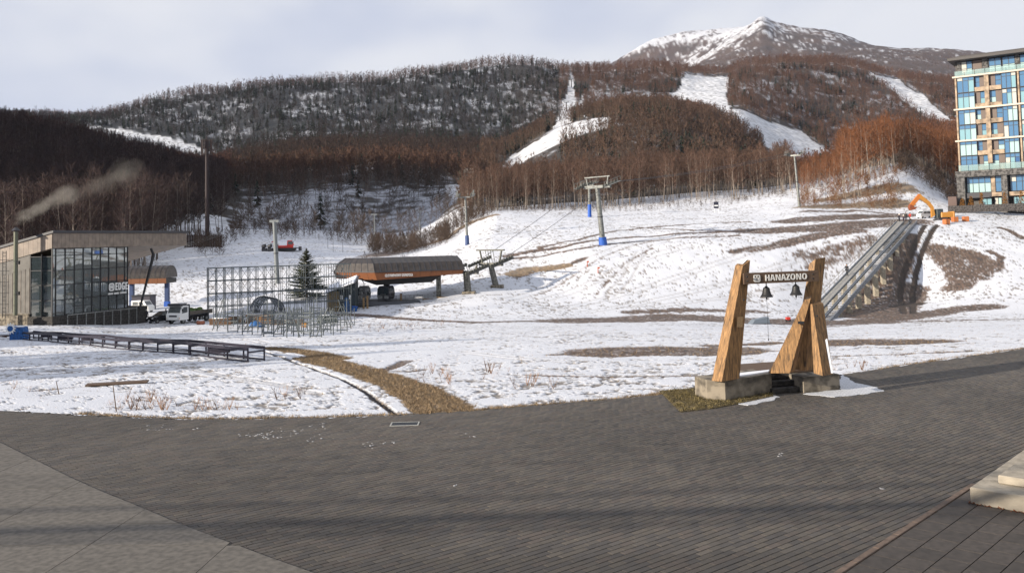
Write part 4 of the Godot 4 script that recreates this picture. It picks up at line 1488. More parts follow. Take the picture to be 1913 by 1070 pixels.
# ---------------------------------------------------------------- the glass-fronted hall
func glass_hall() -> void:
	var p0 := P(97, 464, 105)
	var pe := P(347, 459, 130)
	var r := Vector3(pe.x - p0.x, 0, pe.z - p0.z)
	var L := r.length()
	r = r.normalized()
	var l := Vector3(r.z, 0, -r.x)          # to the left of the long face
	var n := -l                             # out of it
	var base := Vector3(p0.x, -4.1, p0.z)
	var t := thing("glass_hall", "low hall with tall dark glazing under a beige sloping fascia and a long canopy", "building", base)
	var at := func(s: float, y: float, w: float) -> Vector3: return Vector3(p0.x, 0, p0.z) + r * s + l * w + Vector3(0, y, 0)
	var k := 0.22
	var gl := 13.2                          # length of the glazing
	# roof slab with fascia, falling to the left
	var y0 := 5.6
	var y1 := 7.42
	var W2 := 15.0
	var roof := M.new()
	roof.hexa([at.call(-0.25, y1, -0.3), at.call(L + 0.2, y1, -0.3), at.call(L + 0.2, y1 - k * W2, W2), at.call(-0.25, y1 - k * W2, W2), at.call(-0.25, y1 + 0.28, -0.3), at.call(L + 0.2, y1 + 0.28, -0.3), at.call(L + 0.2, y1 + 0.28 - k * W2, W2), at.call(-0.25, y1 + 0.28 - k * W2, W2)])
	wobj("roof", roof, mats.roof_edge, t)
	var sof := M.new()
	sof.hexa([at.call(0, y0, 0.02), at.call(L, y0, 0.02), at.call(L, y0 - k * W2, W2), at.call(0, y0 - k * W2, W2), at.call(0, y0 + 0.1, 0.02), at.call(L, y0 + 0.1, 0.02), at.call(L, y0 + 0.1 - k * W2, W2), at.call(0, y0 + 0.1 - k * W2, W2)])
	wobj("soffit", sof, mats.beige_panel, t)
	var core := M.new()
	core.hexa([at.call(0.1, y0 + 0.1, 0.1), at.call(L - 0.1, y0 + 0.1, 0.1), at.call(L - 0.1, y0 + 0.1 - k * W2, W2), at.call(0.1, y0 + 0.1 - k * W2, W2), at.call(0.1, y1, 0.1), at.call(L - 0.1, y1, 0.1), at.call(L - 0.1, y1 - k * W2, W2), at.call(0.1, y1 - k * W2, W2)])
	wobj("roof_core", core, mats.roof_edge, t)
	var bf := Basis(r, Vector3.UP, -l)
	var np := 40
	for i in np:      # fascia panels of the long face
		var m := M.new()
		var s := L * (i + 0.5) / np
		m.box(at.call(s, (y0 + y1) * 0.5, -0.03), Vector3(L / np - 0.025, y1 - y0, 0.09), bf)
		wobj("fascia_panel", m, mats.beige_panel, t)
	for i in 22:      # fascia panels of the gable, stepping down with the roof
		var m := M.new()
		var w0 := W2 * i / 22.0 + 0.012
		var w1 := W2 * (i + 1) / 22.0 - 0.012
		m.hexa([at.call(-0.09, y0 - k * w0, w0), at.call(0.0, y0 - k * w0, w0), at.call(0.0, y0 - k * w1, w1), at.call(-0.09, y0 - k * w1, w1), at.call(-0.09, y1 - k * w0, w0), at.call(0.0, y1 - k * w0, w0), at.call(0.0, y1 - k * w1, w1), at.call(-0.09, y1 - k * w1, w1)])
		wobj("fascia_panel", m, mats.beige_panel, t)
	# plinth, floor, back walls
	var yb := -2.5
	var pl := M.new()
	pl.hexa([at.call(-0.3, -6, -0.3), at.call(gl + 3.6, -6.0, -0.3), at.call(gl + 3.6, -6.0, 3.3), at.call(-0.3, -6.0, 3.3), at.call(-0.3, yb, -0.3), at.call(gl + 3.6, yb, -0.3), at.call(gl + 3.6, yb, 3.3), at.call(-0.3, yb, 3.3)])
	wobj("stone_plinth", pl, mats.stone_plinth, t)
	var inn := M.new()
	inn.box(at.call(gl * 0.5, 1.3, 9.0), Vector3(gl, 7.6, 0.2), bf)
	inn.box(at.call(gl - 0.1, 1.3, 4.6), Vector3(0.2, 7.6, 8.6), bf)
	inn.box(at.call(gl * 0.5, yb + 0.05, 6.0), Vector3(gl, 0.1, 6.0), bf)
	wobj("inner_wall", inn, mats.dark_under, t)
	var lw := M.new()
	lw.hexa([at.call(0.0, -2.2, 3.25), at.call(0.3, -2.2, 3.25), at.call(0.3, -2.2, W2 - 1), at.call(0.0, -2.2, W2 - 1), at.call(0.0, y0 - k * 3.25, 3.25), at.call(0.3, y0 - k * 3.25, 3.25), at.call(0.3, y0 - k * (W2 - 1), W2 - 1), at.call(0.0, y0 - k * (W2 - 1), W2 - 1)])
	wobj("wall", lw, mats.beige_wall, t)
	for i in 14:
		var m := M.new()
		var w := 3.3 + i * 0.62
		m.box(at.call(-0.02, 1.0 - k * w * 0.5, w), Vector3(0.04, 6.0 - k * w, 0.03), bf)
		wobj("wall_seam", m, mats.beige_panel, t)
	var lc := M.new()
	lc.box(at.call(0.1, -4.1, 8.5), Vector3(0.6, 3.9, 10.6), bf)
	wobj("footing", lc, mats.old_concrete, t)
	# long window wall
	var rows := [yb, -0.62, 1.18, 2.92, 4.72, 5.55]
	var cols := [0.0, 0.55]
	for i in 8: cols.append(0.55 + (gl - 1.15) * (i + 1) / 8.0)
	cols.append(gl)
	var fr := M.new()
	for c in cols: fr.box(at.call(c, (yb + 5.55) * 0.5, 0.05), Vector3(0.09, 5.55 - yb, 0.16), bf)
	for y in rows: fr.box(at.call(gl * 0.5, y, 0.05), Vector3(gl, 0.09, 0.13), bf)
	var ww := wobj("window_wall", fr, mats.black_iron, t)
	for i in cols.size() - 1:
		for j in rows.size() - 1:
			var m := M.new()
			m.box(at.call((cols[i] + cols[i + 1]) * 0.5, (rows[j] + rows[j + 1]) * 0.5, 0.06 + rng.randf_range(-0.004, 0.004)), Vector3(cols[i + 1] - cols[i] - 0.09, rows[j + 1] - rows[j] - 0.09, 0.02), bf * Basis.from_euler(Vector3(rng.randfn(0, 0.004), rng.randfn(0, 0.004), 0)))
			obj("pane", m, mats.hall_glass, ww)
	# gable window
	var g := M.new()
	for w in [0.08, 1.55, 3.15]: g.box(at.call(0.05, 1.2, w), Vector3(0.14, 7.4, 0.10), bf)
	for y in [yb, -0.6, 1.2, 2.95, 4.6]: g.box(at.call(0.05, y, 1.6), Vector3(0.12, 0.09, 3.1), bf)
	var gw := wobj("window_wall", g, mats.black_iron, t)
	var gy := [yb, -0.6, 1.2, 2.95, 4.6]
	for i in 2:
		for j in 4:
			var m := M.new()
			m.box(at.call(0.06, (gy[j] + gy[j + 1]) * 0.5, 0.82 + i * 1.54), Vector3(0.02, gy[j + 1] - gy[j] - 0.09, 1.42), bf)
			obj("pane", m, mats.dark_glass, gw)
	# pale hangings and things behind the glass
	var pale := mat("pale_hanging", Color(0.55, 0.56, 0.52), 0.8)
	for i in 8:
		var s := 1.3 + i * 1.5
		var m := M.new()
		var hexp := PackedVector2Array()
		for q in 6: hexp.append(Vector2(cos(PI / 3 * q + PI / 6) * 0.66, sin(PI / 3 * q + PI / 6) * 0.95))
		m.ext(hexp, Transform3D(bf, at.call(s, 3.75, 0.9)), 0.0, 0.12)
		wobj("hanging_panel", m, pale, t)
	for i in 17:
		var m := M.new()
		var s := 0.75 + i * 0.73
		if i < 6: m.tube(at.call(s, 5.1, 0.45), at.call(s, 5.1, 0.40), 0.28, 0.28, 14)
		else: m.box(at.call(s, 5.1, 0.45), Vector3(0.42, 0.5, 0.05), bf)
		wobj("hanging_sign", m, mats.white_paint if i < 6 else pale, t)
	for q in [[1.2, 1.4, 0.5, 3.0], [3.2, 1.0, 0.7, 1.2], [5.2, 2.0, 0.7, 1.2], [8.0, 0.5, 2.0, 2.0], [10.2, 0.5, 2.6, 2.6], [11.8, 0.5, 2.6, 2.6]]:
		var m := M.new()
		m.box(at.call(q[0], yb + 0.1 + q[2] * 0.5, q[3]), Vector3(q[1], q[2], 0.6), bf)
		wobj("indoor_counter", m, mats.timber_pale if q[0] > 3.0 and q[0] < 6.0 else pale, t)
	# the sign on the glass
	var sx := Transform3D(Basis(r, Vector3.UP, n), at.call(11.72, 0.42, -0.2))
	text("sign_lettering", "EDGE", 0.95, 0.06, mats.white_paint, ww, sx, 0.0, 2.3)
	var lg := M.new()
	var lx := Transform3D(Basis(r, Vector3.UP, n), at.call(9.85, 0.42, -0.2))
	rounded_frame(lg, lx, 1.0, 0.3, 0.14)
	lg.box(lx * Vector3(0, -0.1, 0.02), Vector3(0.5, 0.1, 0.04), lx.basis)
	lg.box(lx * Vector3(-0.2, 0.0, 0.02), Vector3(0.1, 0.5, 0.04), lx.basis)
	lg.box(lx * Vector3(0.2, 0.0, 0.02), Vector3(0.1, 0.5, 0.04), lx.basis)
	lg.box(lx * Vector3(0.0, 0.12, 0.02), Vector3(0.1, 0.3, 0.04), lx.basis)
	obj("sign_logo", lg, mats.white_paint, ww)
	for q in [[9.9, 0.9], [11.0, 0.9], [12.3, 1.2]]:
		var m := M.new()
		m.box(at.call(q[0], -0.45, -0.02), Vector3(q[1], 0.22, 0.03), bf)
		obj("sign_line", m, mats.sign_white, ww)
	# guard rail along the plinth
	var ra := M.new()
	ra.bar(at.call(1.6, -2.45, -0.75), at.call(gl + 0.8, -2.6, -0.75), 0.09, 0.10)
	var rail := wobj("guard_rail", ra, mats.galvanised, t)
	for i in 9:
		var m := M.new()
		var s := 1.6 + (gl - 0.8) * i / 8.0
		m.bar(at.call(s, -2.45, -0.75), at.call(s, -4.6, -0.75), 0.09, 0.09, r)
		obj("rail_post", m, mats.galvanised, rail)
	# leaning column under the canopy
	var co := M.new()
	var c0 := P(281, 464, 122)
	var c1 := P(286, 476, 122)
	var c2 := P(260, 577, 119)
	co.tube(c0, c1, 0.16, 0.2, 8); co.tube(c1, c2, 0.2, 0.13, 8)
	wobj("column", co, mats.black_iron, t)
	# flue
	var fx := P(28, 500, 104)
	var fu := thing("flue", "tall olive metal flue with a cap standing on a concrete block beside the hall", "chimney", Vector3(fx.x, -4.0, fx.z))
	var fm := M.new()
	fm.tube(Vector3(0, 1.8, 0), Vector3(0, 11.6, 0), 0.24, 0.24, 14)
	obj("pipe", fm, mat("flue_metal", Color(0.12, 0.125, 0.09), 0.5, 0.4), fu)
	var fc := M.new()
	fc.lathe([Vector2(0.5, 11.75), Vector2(0.1, 12.15)], Vector3.ZERO, 14)
	fc.tube(Vector3(0, 11.6, 0), Vector3(0, 11.8, 0), 0.1, 0.1, 8)
	obj("cap", fc, mats.dark_steel, fu)
	var fb := M.new()
	fb.cbox(Vector3(0.1, 0.9, 0), Vector3(1.0, 1.9, 1.0), 0.03)
	obj("block", fb, mats.old_concrete, fu)
	for y in [4.4, 8.0]:
		var m := M.new()
		m.box(Vector3(0.28, y, 0), Vector3(0.35, 0.42, 0.3))
		obj("bracket", m, mats.black_iron, fu)
	# ladder mast
	var lf := P(7, 500, 103.5)
	var la := thing("ladder_mast", "thin dark ladder-like antenna frame at the hall's left wall", "ladder", Vector3(lf.x, -4.0, lf.z))
	for x in [-0.2, 0.2]:
		var m := M.new()
		m.tube(Vector3(x, 1.6, 0), Vector3(x, 9.4, 0), 0.04, 0.04, 6)
		obj("rail", m, mats.black_iron, la)
	for i in 18:
		var m := M.new()
		var wd := 0.55 if i % 3 == 0 else 0.22
		m.tube(Vector3(-wd, 1.9 + i * 0.43, 0), Vector3(wd, 1.9 + i * 0.43, 0), 0.03, 0.03, 5)
		obj("rung", m, mats.black_iron, la)
	# smoke from the flue, blown to the right
	var sm := thing("smoke", "pale thin smoke drifting right from the flue over the dark wood", "smoke", Vector3(fx.x, 8.2, fx.z))
	var path := [[30, 412], [44, 402], [62, 392], [84, 384], [102, 371], [118, 366], [142, 372], [166, 358], [196, 338], [214, 322], [238, 308]]
	for pf in 46:
		var f := pf / 45.0
		var along := f * 9.99
		var i := int(along)
		var u := lerpf(path[i][0], path[i + 1][0], along - i) + rng.randfn(0, 5.0 + 6.0 * f)
		var v := lerpf(path[i][1], path[i + 1][1], along - i) + rng.randfn(0, 3.0 + 5.0 * f)
		var fog := FogVolume.new()
		fog.shape = RenderingServer.FOG_VOLUME_SHAPE_ELLIPSOID
		var size := lerpf(0.5, 1.5, sqrt(f)) * rng.randf_range(0.6, 1.3)
		fog.size = Vector3(size * 2.2, size * 1.3, size * 1.6)
		fog.position = P(u, v, 104 + rng.randfn(0, 0.7)) - sm.position
		fog.rotation.z = 0.4 + rng.randfn(0, 0.4)
		var fmt := FogMaterial.new()
		fmt.density = lerpf(0.055, 0.010, f) * rng.randf_range(0.5, 1.4) * (0.35 if f > 0.6 and f < 0.72 else 1.0)
		fmt.albedo = Color(0.86, 0.84, 0.80)
		fog.material = fmt
		fog.name = "puff"
		sm.add_child(fog, true)

func lift_station_behind() -> void:
	var g := G(285, 150, 0.0, 570)
	var t := thing("lift_station", "barrel-roofed chairlift station with timber band and blue leg behind the hall", "lift station", g)
	var a := P(228, 521, 150)
	var y := a.y - g.y
	var prof := PackedVector2Array()
	for q in 9:
		var th := PI * 0.5 * q / 8.0
		prof.append(Vector2(-2.6 + 2.6 * (1.0 - cos(th)), y + 2.1 * sin(th)))
	for q in 9:
		var th := PI * 0.5 * (8 - q) / 8.0
		prof.append(Vector2(2.6 - 2.6 * (1.0 - cos(th)) + 0.0, y + 2.1 * sin(th)))
	var m := M.new()
	m.ext(prof, Transform3D(Basis(Vector3(0, 0, -1), Vector3.UP, Vector3(1, 0, 0)), Vector3(-5.0, 0, -2.0)), 0.0, 7.4)
	obj("roof", m, mats.roof_metal, t)
	for k in 9:
		var s := M.new()
		for q in 8:
			s.bar(Vector3(-4.6 + k * 0.85, prof[q].y + 0.02, -2.0 - prof[q].x), Vector3(-4.6 + k * 0.85, prof[q + 1].y + 0.02, -2.0 - prof[q + 1].x), 0.05, 0.05, Vector3.RIGHT)
		obj("roof_seam", s, mats.roof_edge, t)
	for k in 5:
		var b := M.new()
		b.box(Vector3(-4.2 + k * 1.48, y - 0.45, 0.56), Vector3(1.44, 0.85, 0.1))
		obj("timber_panel", b, mats.station_timber, t)
	var un := M.new()
	un.box(Vector3(-1.3, y - 0.5, -2.0), Vector3(7.2, 0.8, 4.8))
	obj("underside", un, mats.dark_under, t)
	for x in [-4.0, 2.0]:
		var lg := M.new()
		lg.cbox(Vector3(x, (y - 0.9) * 0.5 - 0.1, -1.0), Vector3(0.7, y - 0.7, 0.7), 0.06)
		obj("leg", lg, mat("blue_leg", Color(0.03, 0.055, 0.14), 0.5), t)
	var pad := M.new()
	pad.cbox(Vector3(2.0, 0.45, -1.0), Vector3(0.85, 0.95, 0.85), 0.05)
	obj("leg_pad", pad, mats.blue_pad, t)
	var hb := G(268, 146, 0.0, 570)
	var hut := thing("dark_hut", "small dark shed with a flat roof beside the blue station leg", "hut", hb)
	var hm := M.new()
	hm.cbox(Vector3(0, 1.1, 0), Vector3(3.0, 2.4, 2.4), 0.03)
	obj("wall", hm, mat("hut_paint", Color(0.05, 0.045, 0.06), 0.6), hut)
	var hr := M.new()
	hr.cbox(Vector3(0, 2.38, 0), Vector3(3.3, 0.14, 2.7), 0.03)
	obj("roof", hr, mats.roof_edge, hut)

# ---------------------------------------------------------------- vehicles
func wheel(parent: Node3D, at: Vector3, r: float, w: float) -> void:
	var m := M.new()
	m.lathe([Vector2(r * 0.55, -w * 0.5), Vector2(r * 0.92, -w * 0.5), Vector2(r, -w * 0.35), Vector2(r, w * 0.35), Vector2(r * 0.92, w * 0.5), Vector2(r * 0.55, w * 0.5)], at, 18, Basis(Vector3.UP, Vector3.RIGHT, Vector3.BACK))
	var o := obj("wheel", m, mats.rubber, parent)
	var q := M.new()
	for s in [-1, 1]:
		q.tube(at + Vector3(s * w * 0.40, 0, 0), at + Vector3(s * w * 0.44, 0, 0), r * 0.57, r * 0.5, 12)
	obj("rim", q, mats.galvanised, o)

func vehicles() -> void:
	# black hatchback: forward is +z of its own
	var g := G(302, 120, 0.0, 598)
	var car := thing("parked_car", "black compact hatchback parked between the hall and the white truck", "car", g, -0.62)
	var b := M.new()
	var side := PackedVector2Array([Vector2(-1.95, 0.35), Vector2(-1.98, 0.75), Vector2(-1.9, 0.95), Vector2(0.75, 0.98), Vector2(1.55, 0.86), Vector2(1.9, 0.68), Vector2(1.97, 0.4), Vector2(1.9, 0.25), Vector2(-1.85, 0.25)])
	b.ext(side, Transform3D(Basis(Vector3.BACK, Vector3.UP, Vector3.LEFT), Vector3.ZERO), -0.83, 0.83)
	obj("body", b, mats.black_paint, car)
	var c := M.new()
	c.hexa([Vector3(-0.80, 0.95, -1.88), Vector3(0.80, 0.95, -1.88), Vector3(0.80, 0.97, 0.95), Vector3(-0.80, 0.97, 0.95), Vector3(-0.64, 1.5, -1.6), Vector3(0.64, 1.5, -1.6), Vector3(0.64, 1.5, 0.05), Vector3(-0.64, 1.5, 0.05)])
	obj("cabin", c, mats.black_paint, car)
	var w := M.new()
	w.face([Vector3(-0.73, 1.0, 0.925), Vector3(0.73, 1.0, 0.925), Vector3(0.62, 1.47, 0.12), Vector3(-0.62, 1.47, 0.12)], Vector3(0, 1.2, -0.5))
	obj("windscreen", w, mats.dark_glass, car)
	for s in [-1.0, 1.0]:
		for zz in [[-1.5, -0.5], [-0.42, 0.55]]:
			var m := M.new()
			m.face([Vector3(s * 0.80, 1.0, zz[0]), Vector3(s * 0.80, 1.0, zz[1]), Vector3(s * 0.665, 1.44, zz[1] - 0.35 if zz[1] > 0 else zz[1]), Vector3(s * 0.665, 1.44, zz[0] + 0.1)], Vector3(0, 1.2, 0))
			obj("side_window", m, mats.dark_glass, car)
		var h := M.new()
		h.ball(Vector3(s * 0.62, 0.70, 1.82), Vector3(0.2, 0.09, 0.12), 8)
		obj("headlight", h, mats.white_paint, car)
		var mi := M.new()
		mi.cbox(Vector3(s * 0.92, 1.02, 0.6), Vector3(0.16, 0.12, 0.1), 0.03)
		obj("mirror", mi, mats.black_paint, car)
	var np := M.new()
	np.box(Vector3(0, 0.42, 1.97), Vector3(0.33, 0.16, 0.02))
	obj("number_plate", np, mats.white_paint, car)
	for s in [-0.76, 0.76]:
		for z in [-1.22, 1.22]: wheel(car, Vector3(s, 0.3, z), 0.3, 0.19)
	# white tipper truck
	g = G(345, 117.5, 0.0, 601)
	var tr := thing("tipper_truck", "white-cabbed flatbed truck with a green load facing the camera", "truck", g, -0.33)
	var cab := M.new()
	var cs := PackedVector2Array([Vector2(-0.75, 0.55), Vector2(-0.75, 2.35), Vector2(0.35, 2.4), Vector2(0.78, 1.45), Vector2(0.92, 1.3), Vector2(0.95, 0.55)])
	cab.ext(cs, Transform3D(Basis(Vector3.BACK, Vector3.UP, Vector3.LEFT), Vector3(0, 0, 1.4)), -1.08, 1.08)
	obj("cab", cab, mats.white_paint, tr)
	var ws := M.new()
	ws.face([Vector3(-0.95, 1.5, 2.18), Vector3(0.95, 1.5, 2.18), Vector3(0.88, 2.25, 1.84), Vector3(-0.88, 2.25, 1.84)], Vector3(0, 1.5, 0))
	obj("windscreen", ws, mats.dark_glass, tr)
	for s in [-1.0, 1.0]:
		var m := M.new()
		m.face([Vector3(s * 1.087, 1.5, 0.85), Vector3(s * 1.087, 1.4, 1.95), Vector3(s * 1.087, 2.2, 1.65), Vector3(s * 1.087, 2.2, 0.85)], Vector3(0, 1.5, 1.5))
		obj("side_window", m, mats.dark_glass, tr)
		var h := M.new()
		h.cbox(Vector3(s * 0.85, 0.82, 2.36), Vector3(0.3, 0.18, 0.06), 0.02)
		obj("headlight", h, mat("lamp_lens", Color(0.65, 0.66, 0.62), 0.15), tr)
		var iv := M.new()
		iv.cbox(Vector3(s * 1.02, 0.82, 2.33), Vector3(0.1, 0.16, 0.06), 0.02)
		obj("indicator", iv, mats.orange_paint, tr)
		var mi := M.new()
		mi.cbox(Vector3(s * 1.32, 1.85, 2.1), Vector3(0.18, 0.34, 0.08), 0.02)
		mi.tube(Vector3(s * 1.08, 2.1, 2.0), Vector3(s * 1.32, 2.0, 2.1), 0.02, 0.02, 5)
		obj("mirror", mi, mats.black_iron, tr)
	var vi := M.new()
	vi.cbox(Vector3(0, 2.5, 1.55), Vector3(2.1, 0.28, 1.3), 0.06)
	obj("roof_visor", vi, mats.dark_steel, tr)
	var gr := M.new()
	gr.box(Vector3(0, 1.08, 2.35), Vector3(1.2, 0.2, 0.04)); gr.box(Vector3(0, 0.55, 2.36), Vector3(2.1, 0.08, 0.06))
	obj("grille", gr, mats.dark_steel, tr)
	var pl := M.new()
	pl.box(Vector3(0, 0.68, 2.37), Vector3(0.42, 0.2, 0.02))
	obj("number_plate", pl, mats.white_paint, tr)
	var ch := M.new()
	ch.box(Vector3(0, 0.75, -1.4), Vector3(0.9, 0.3, 5.8))
	obj("chassis", ch, mats.dark_steel, tr)
	var bed := M.new()
	bed.box(Vector3(0, 1.05, -1.9), Vector3(2.2, 0.12, 4.6))
	obj("bed", bed, mats.dark_steel, tr)
	var bw := mat("bed_board", Color(0.10, 0.085, 0.07), 0.7)
	for s in [-1.1, 1.1]:
		var m := M.new()
		m.cbox(Vector3(s, 1.33, -1.9), Vector3(0.06, 0.45, 4.6), 0.01)
		obj("side_board", m, bw, tr)
	var hd := M.new()
	hd.cbox(Vector3(0, 1.75, 0.42), Vector3(2.2, 1.5, 0.08), 0.01)
	obj("headboard", hd, mats.dark_steel, tr)
	var ld := M.new()
	for k in 26: ld.ball(Vector3(rng.randf_range(-0.8, 0.8), 1.25 + rng.randf_range(0, 0.4), -1.9 + rng.randf_range(-1.9, 1.9)), Vector3(0.4, 0.3, 0.4), 6)
	obj("load", ld, mat("green_load", Color(0.06, 0.10, 0.025), 0.9), tr)
	for s in [-0.92, 0.92]:
		for z in [1.55, -2.0, -3.1]: wheel(tr, Vector3(s, 0.42, z), 0.42, 0.26)
	# small white vans
	g = G(266, 140, 0.0, 575)
	var van := thing("small_van", "small white van half hidden behind the hall's leaning column", "van", g, 1.25)
	var vb := M.new()
	var vs := PackedVector2Array([Vector2(-1.65, 0.3), Vector2(-1.65, 1.75), Vector2(-1.5, 1.85), Vector2(0.75, 1.85), Vector2(1.3, 1.15), Vector2(1.62, 1.0), Vector2(1.65, 0.3)])
	vb.ext(vs, Transform3D(Basis(Vector3.BACK, Vector3.UP, Vector3.LEFT), Vector3.ZERO), -0.73, 0.73)
	obj("body", vb, mats.white_paint, van)
	var vw := M.new()
	vw.face([Vector3(-0.66, 1.2, 1.275), Vector3(0.66, 1.2, 1.275), Vector3(0.62, 1.78, 0.815), Vector3(-0.62, 1.78, 0.815)], Vector3.ZERO)
	obj("windscreen", vw, mats.dark_glass, van)
	for s in [-1.0, 1.0]:
		for zz in [[-1.4, -0.3], [-0.2, 0.85]]:
			var m := M.new()
			m.face([Vector3(s * 0.737, 1.15, zz[0]), Vector3(s * 0.737, 1.15, zz[1]), Vector3(s * 0.737, 1.7, zz[1] - (0.3 if zz[1] > 0 else 0.0)), Vector3(s * 0.737, 1.7, zz[0])], Vector3.ZERO)
			obj("side_window", m, mats.dark_glass, van)
		for z in [-1.05, 1.05]: wheel(van, Vector3(s * 0.66, 0.28, z), 0.28, 0.16)
		var h := M.new()
		h.cbox(Vector3(s * 0.55, 0.75, 1.64), Vector3(0.2, 0.14, 0.05), 0.02)
		obj("headlight", h, mats.lamp_lens, van)
	var v2 := dup(van, "small white van parked behind the workers, left of the excavator", G(1727, 181, 0.0, 405), -1.2)
	v2.scale = Vector3.ONE * 0.85

# ---------------------------------------------------------------- long conveyor frame in the snow and the blue covered snow gun
func carpet_frame() -> void:
	var a := drop(50, 633)
	var b := drop(478, 675)
	var t := thing("conveyor_frame", "long low dark steel conveyor frame on short legs crossing the snow", "conveyor frame", on_ground(a))
	var steel := mat("purple_steel", Color(0.016, 0.013, 0.026), 0.5, 0.2)
	var bays := 17
	var side := Vector3(b.z - a.z, 0, a.x - b.x).normalized() * 0.5
	var pts := []
	for k in bays + 1:
		var p := on_ground(a.lerp(b, float(k) / bays))
		pts.append(p)
	for k in bays:
		for s in [-1.0, 1.0]:
			var m := M.new()
			var h0 := 0.60 + 0.12 * k / bays
			m.bar(pts[k] + side * s + Vector3(0, h0, 0), pts[k + 1] + side * s + Vector3(0, h0 + 0.007, 0), 0.10, 0.16)
			wobj("top_rail", m, steel, t)
			var q := M.new()
			q.bar(pts[k] + side * s + Vector3(0, 0.06, 0), pts[k + 1] + side * s + Vector3(0, 0.06, 0), 0.07, 0.08)
			wobj("bottom_rail", q, steel, t)
		var d := M.new()
		d.bar(pts[k] + side + Vector3(0, 0.12, 0), pts[k + 1] - side + Vector3(0, 0.3, 0), 0.04, 0.05)
		d.bar(pts[k] - side + Vector3(0, 0.34, 0), pts[k + 1] - side + Vector3(0, 0.34, 0), 0.05, 0.05)
		wobj("brace", d, steel, t)
	for k in bays + 1:
		for s in [-1.0, 1.0]:
			var m := M.new()
			m.bar(pts[k] + side * s + Vector3(0, -0.1, 0), pts[k] + side * s + Vector3(0, 0.66, 0), 0.08, 0.08)
			wobj("leg", m, steel, t)
		var c := M.new()
		c.bar(pts[k] - side + Vector3(0, 0.55, 0), pts[k] + side + Vector3(0, 0.55, 0), 0.06, 0.08)
		wobj("cross_bar", c, steel, t)
	for q in [[2, 0.35], [4, 0.5], [6, 0.35], [15, 0.55]]:
		var m := M.new()
		m.cbox(pts[q[0]] - side * 0.9 + Vector3(0.6, 0.42, 0.1), Vector3(q[1] * 2.4, 0.26, 0.16), 0.02)
		wobj("panel", m, steel, t)
	# blue cover
	var g := drop(33, 634)
	var c := thing("covered_machine", "machine under a bright blue cover with white star burst at the conveyor's far end", "covered machine", g)
	var m := M.new()
	m.hexa([Vector3(-0.5, -0.1, 0.5), Vector3(0.75, -0.1, 0.5), Vector3(0.75, -0.1, -0.5), Vector3(-0.5, -0.1, -0.5), Vector3(-0.55, 1.15, 0.4), Vector3(0.62, 0.98, 0.4), Vector3(0.62, 1.08, -0.4), Vector3(-0.55, 1.22, -0.4)])
	obj("cover", m, mat("blue_cover", Color(0.018, 0.13, 0.42), 0.7, 0.0, tex.mottle, Vector3.ONE * 0.6, tex.rough, 2.0), c)
	var st := M.new()
	var star := PackedVector2Array()
	for k in 24:
		var rr := 0.52 if k % 2 == 0 else 0.30
		star.append(Vector2(cos(TAU * k / 24.0), sin(TAU * k / 24.0)) * rr)
	st.ext(star, Transform3D(Basis(), Vector3(-0.42, 1.0, 0.46)), 0.0, 0.05)
	obj("star_burst", st, mats.white_paint, c)
	var hub := M.new()
	hub.tube(Vector3(-0.42, 1.0, 0.51), Vector3(-0.42, 1.0, 0.56), 0.24, 0.24, 14)
	obj("star_hub", hub, mats.blue_cover, c)
	var sn := M.new()
	sn.ball(Vector3(0.15, 1.13, 0.0), Vector3(0.45, 0.09, 0.35), 8)
	obj("snow_cap", sn, mats.snow, c)
	# what lies at the left end
	var lp := drop(12, 632)
	var l := thing("steel_offcuts", "heap of rusty conveyor parts under a little snow beside the blue cover", "scrap", lp)
	for k in 7:
		var q := M.new()
		var o := Vector3(rng.randf_range(-0.9, 0.7), 0.1 + 0.05 * k, rng.randf_range(-0.4, 0.4))
		q.bar(o, o + Vector3(rng.randf_range(0.8, 1.4), rng.randf_range(-0.1, 0.15), rng.randf_range(-0.3, 0.3)), 0.1, 0.08)
		obj("steel_bar", q, mat("rust", Color(0.10, 0.055, 0.035), 0.9), l)
	var ls := M.new()
	ls.ball(Vector3(-0.1, 0.42, 0), Vector3(0.9, 0.12, 0.5), 8)
	obj("snow_cap", ls, mats.snow, l)
	# plank lying in the snow
	var pa := drop(160, 722)
	var pb := drop(276, 715)
	var pk := thing("loose_board", "long dark board lying flat in the snow near the plaza's left edge", "board", pa)
	var bm := M.new()
	bm.cbox((pb - pa) * 0.5 + Vector3(0, 0.07, 0), Vector3((pb - pa).length(), 0.07, 0.55), 0.01, Basis(Vector3.UP, atan2(-(pb - pa).z, (pb - pa).x)))
	obj("board", bm, mats.beam_timber, pk)

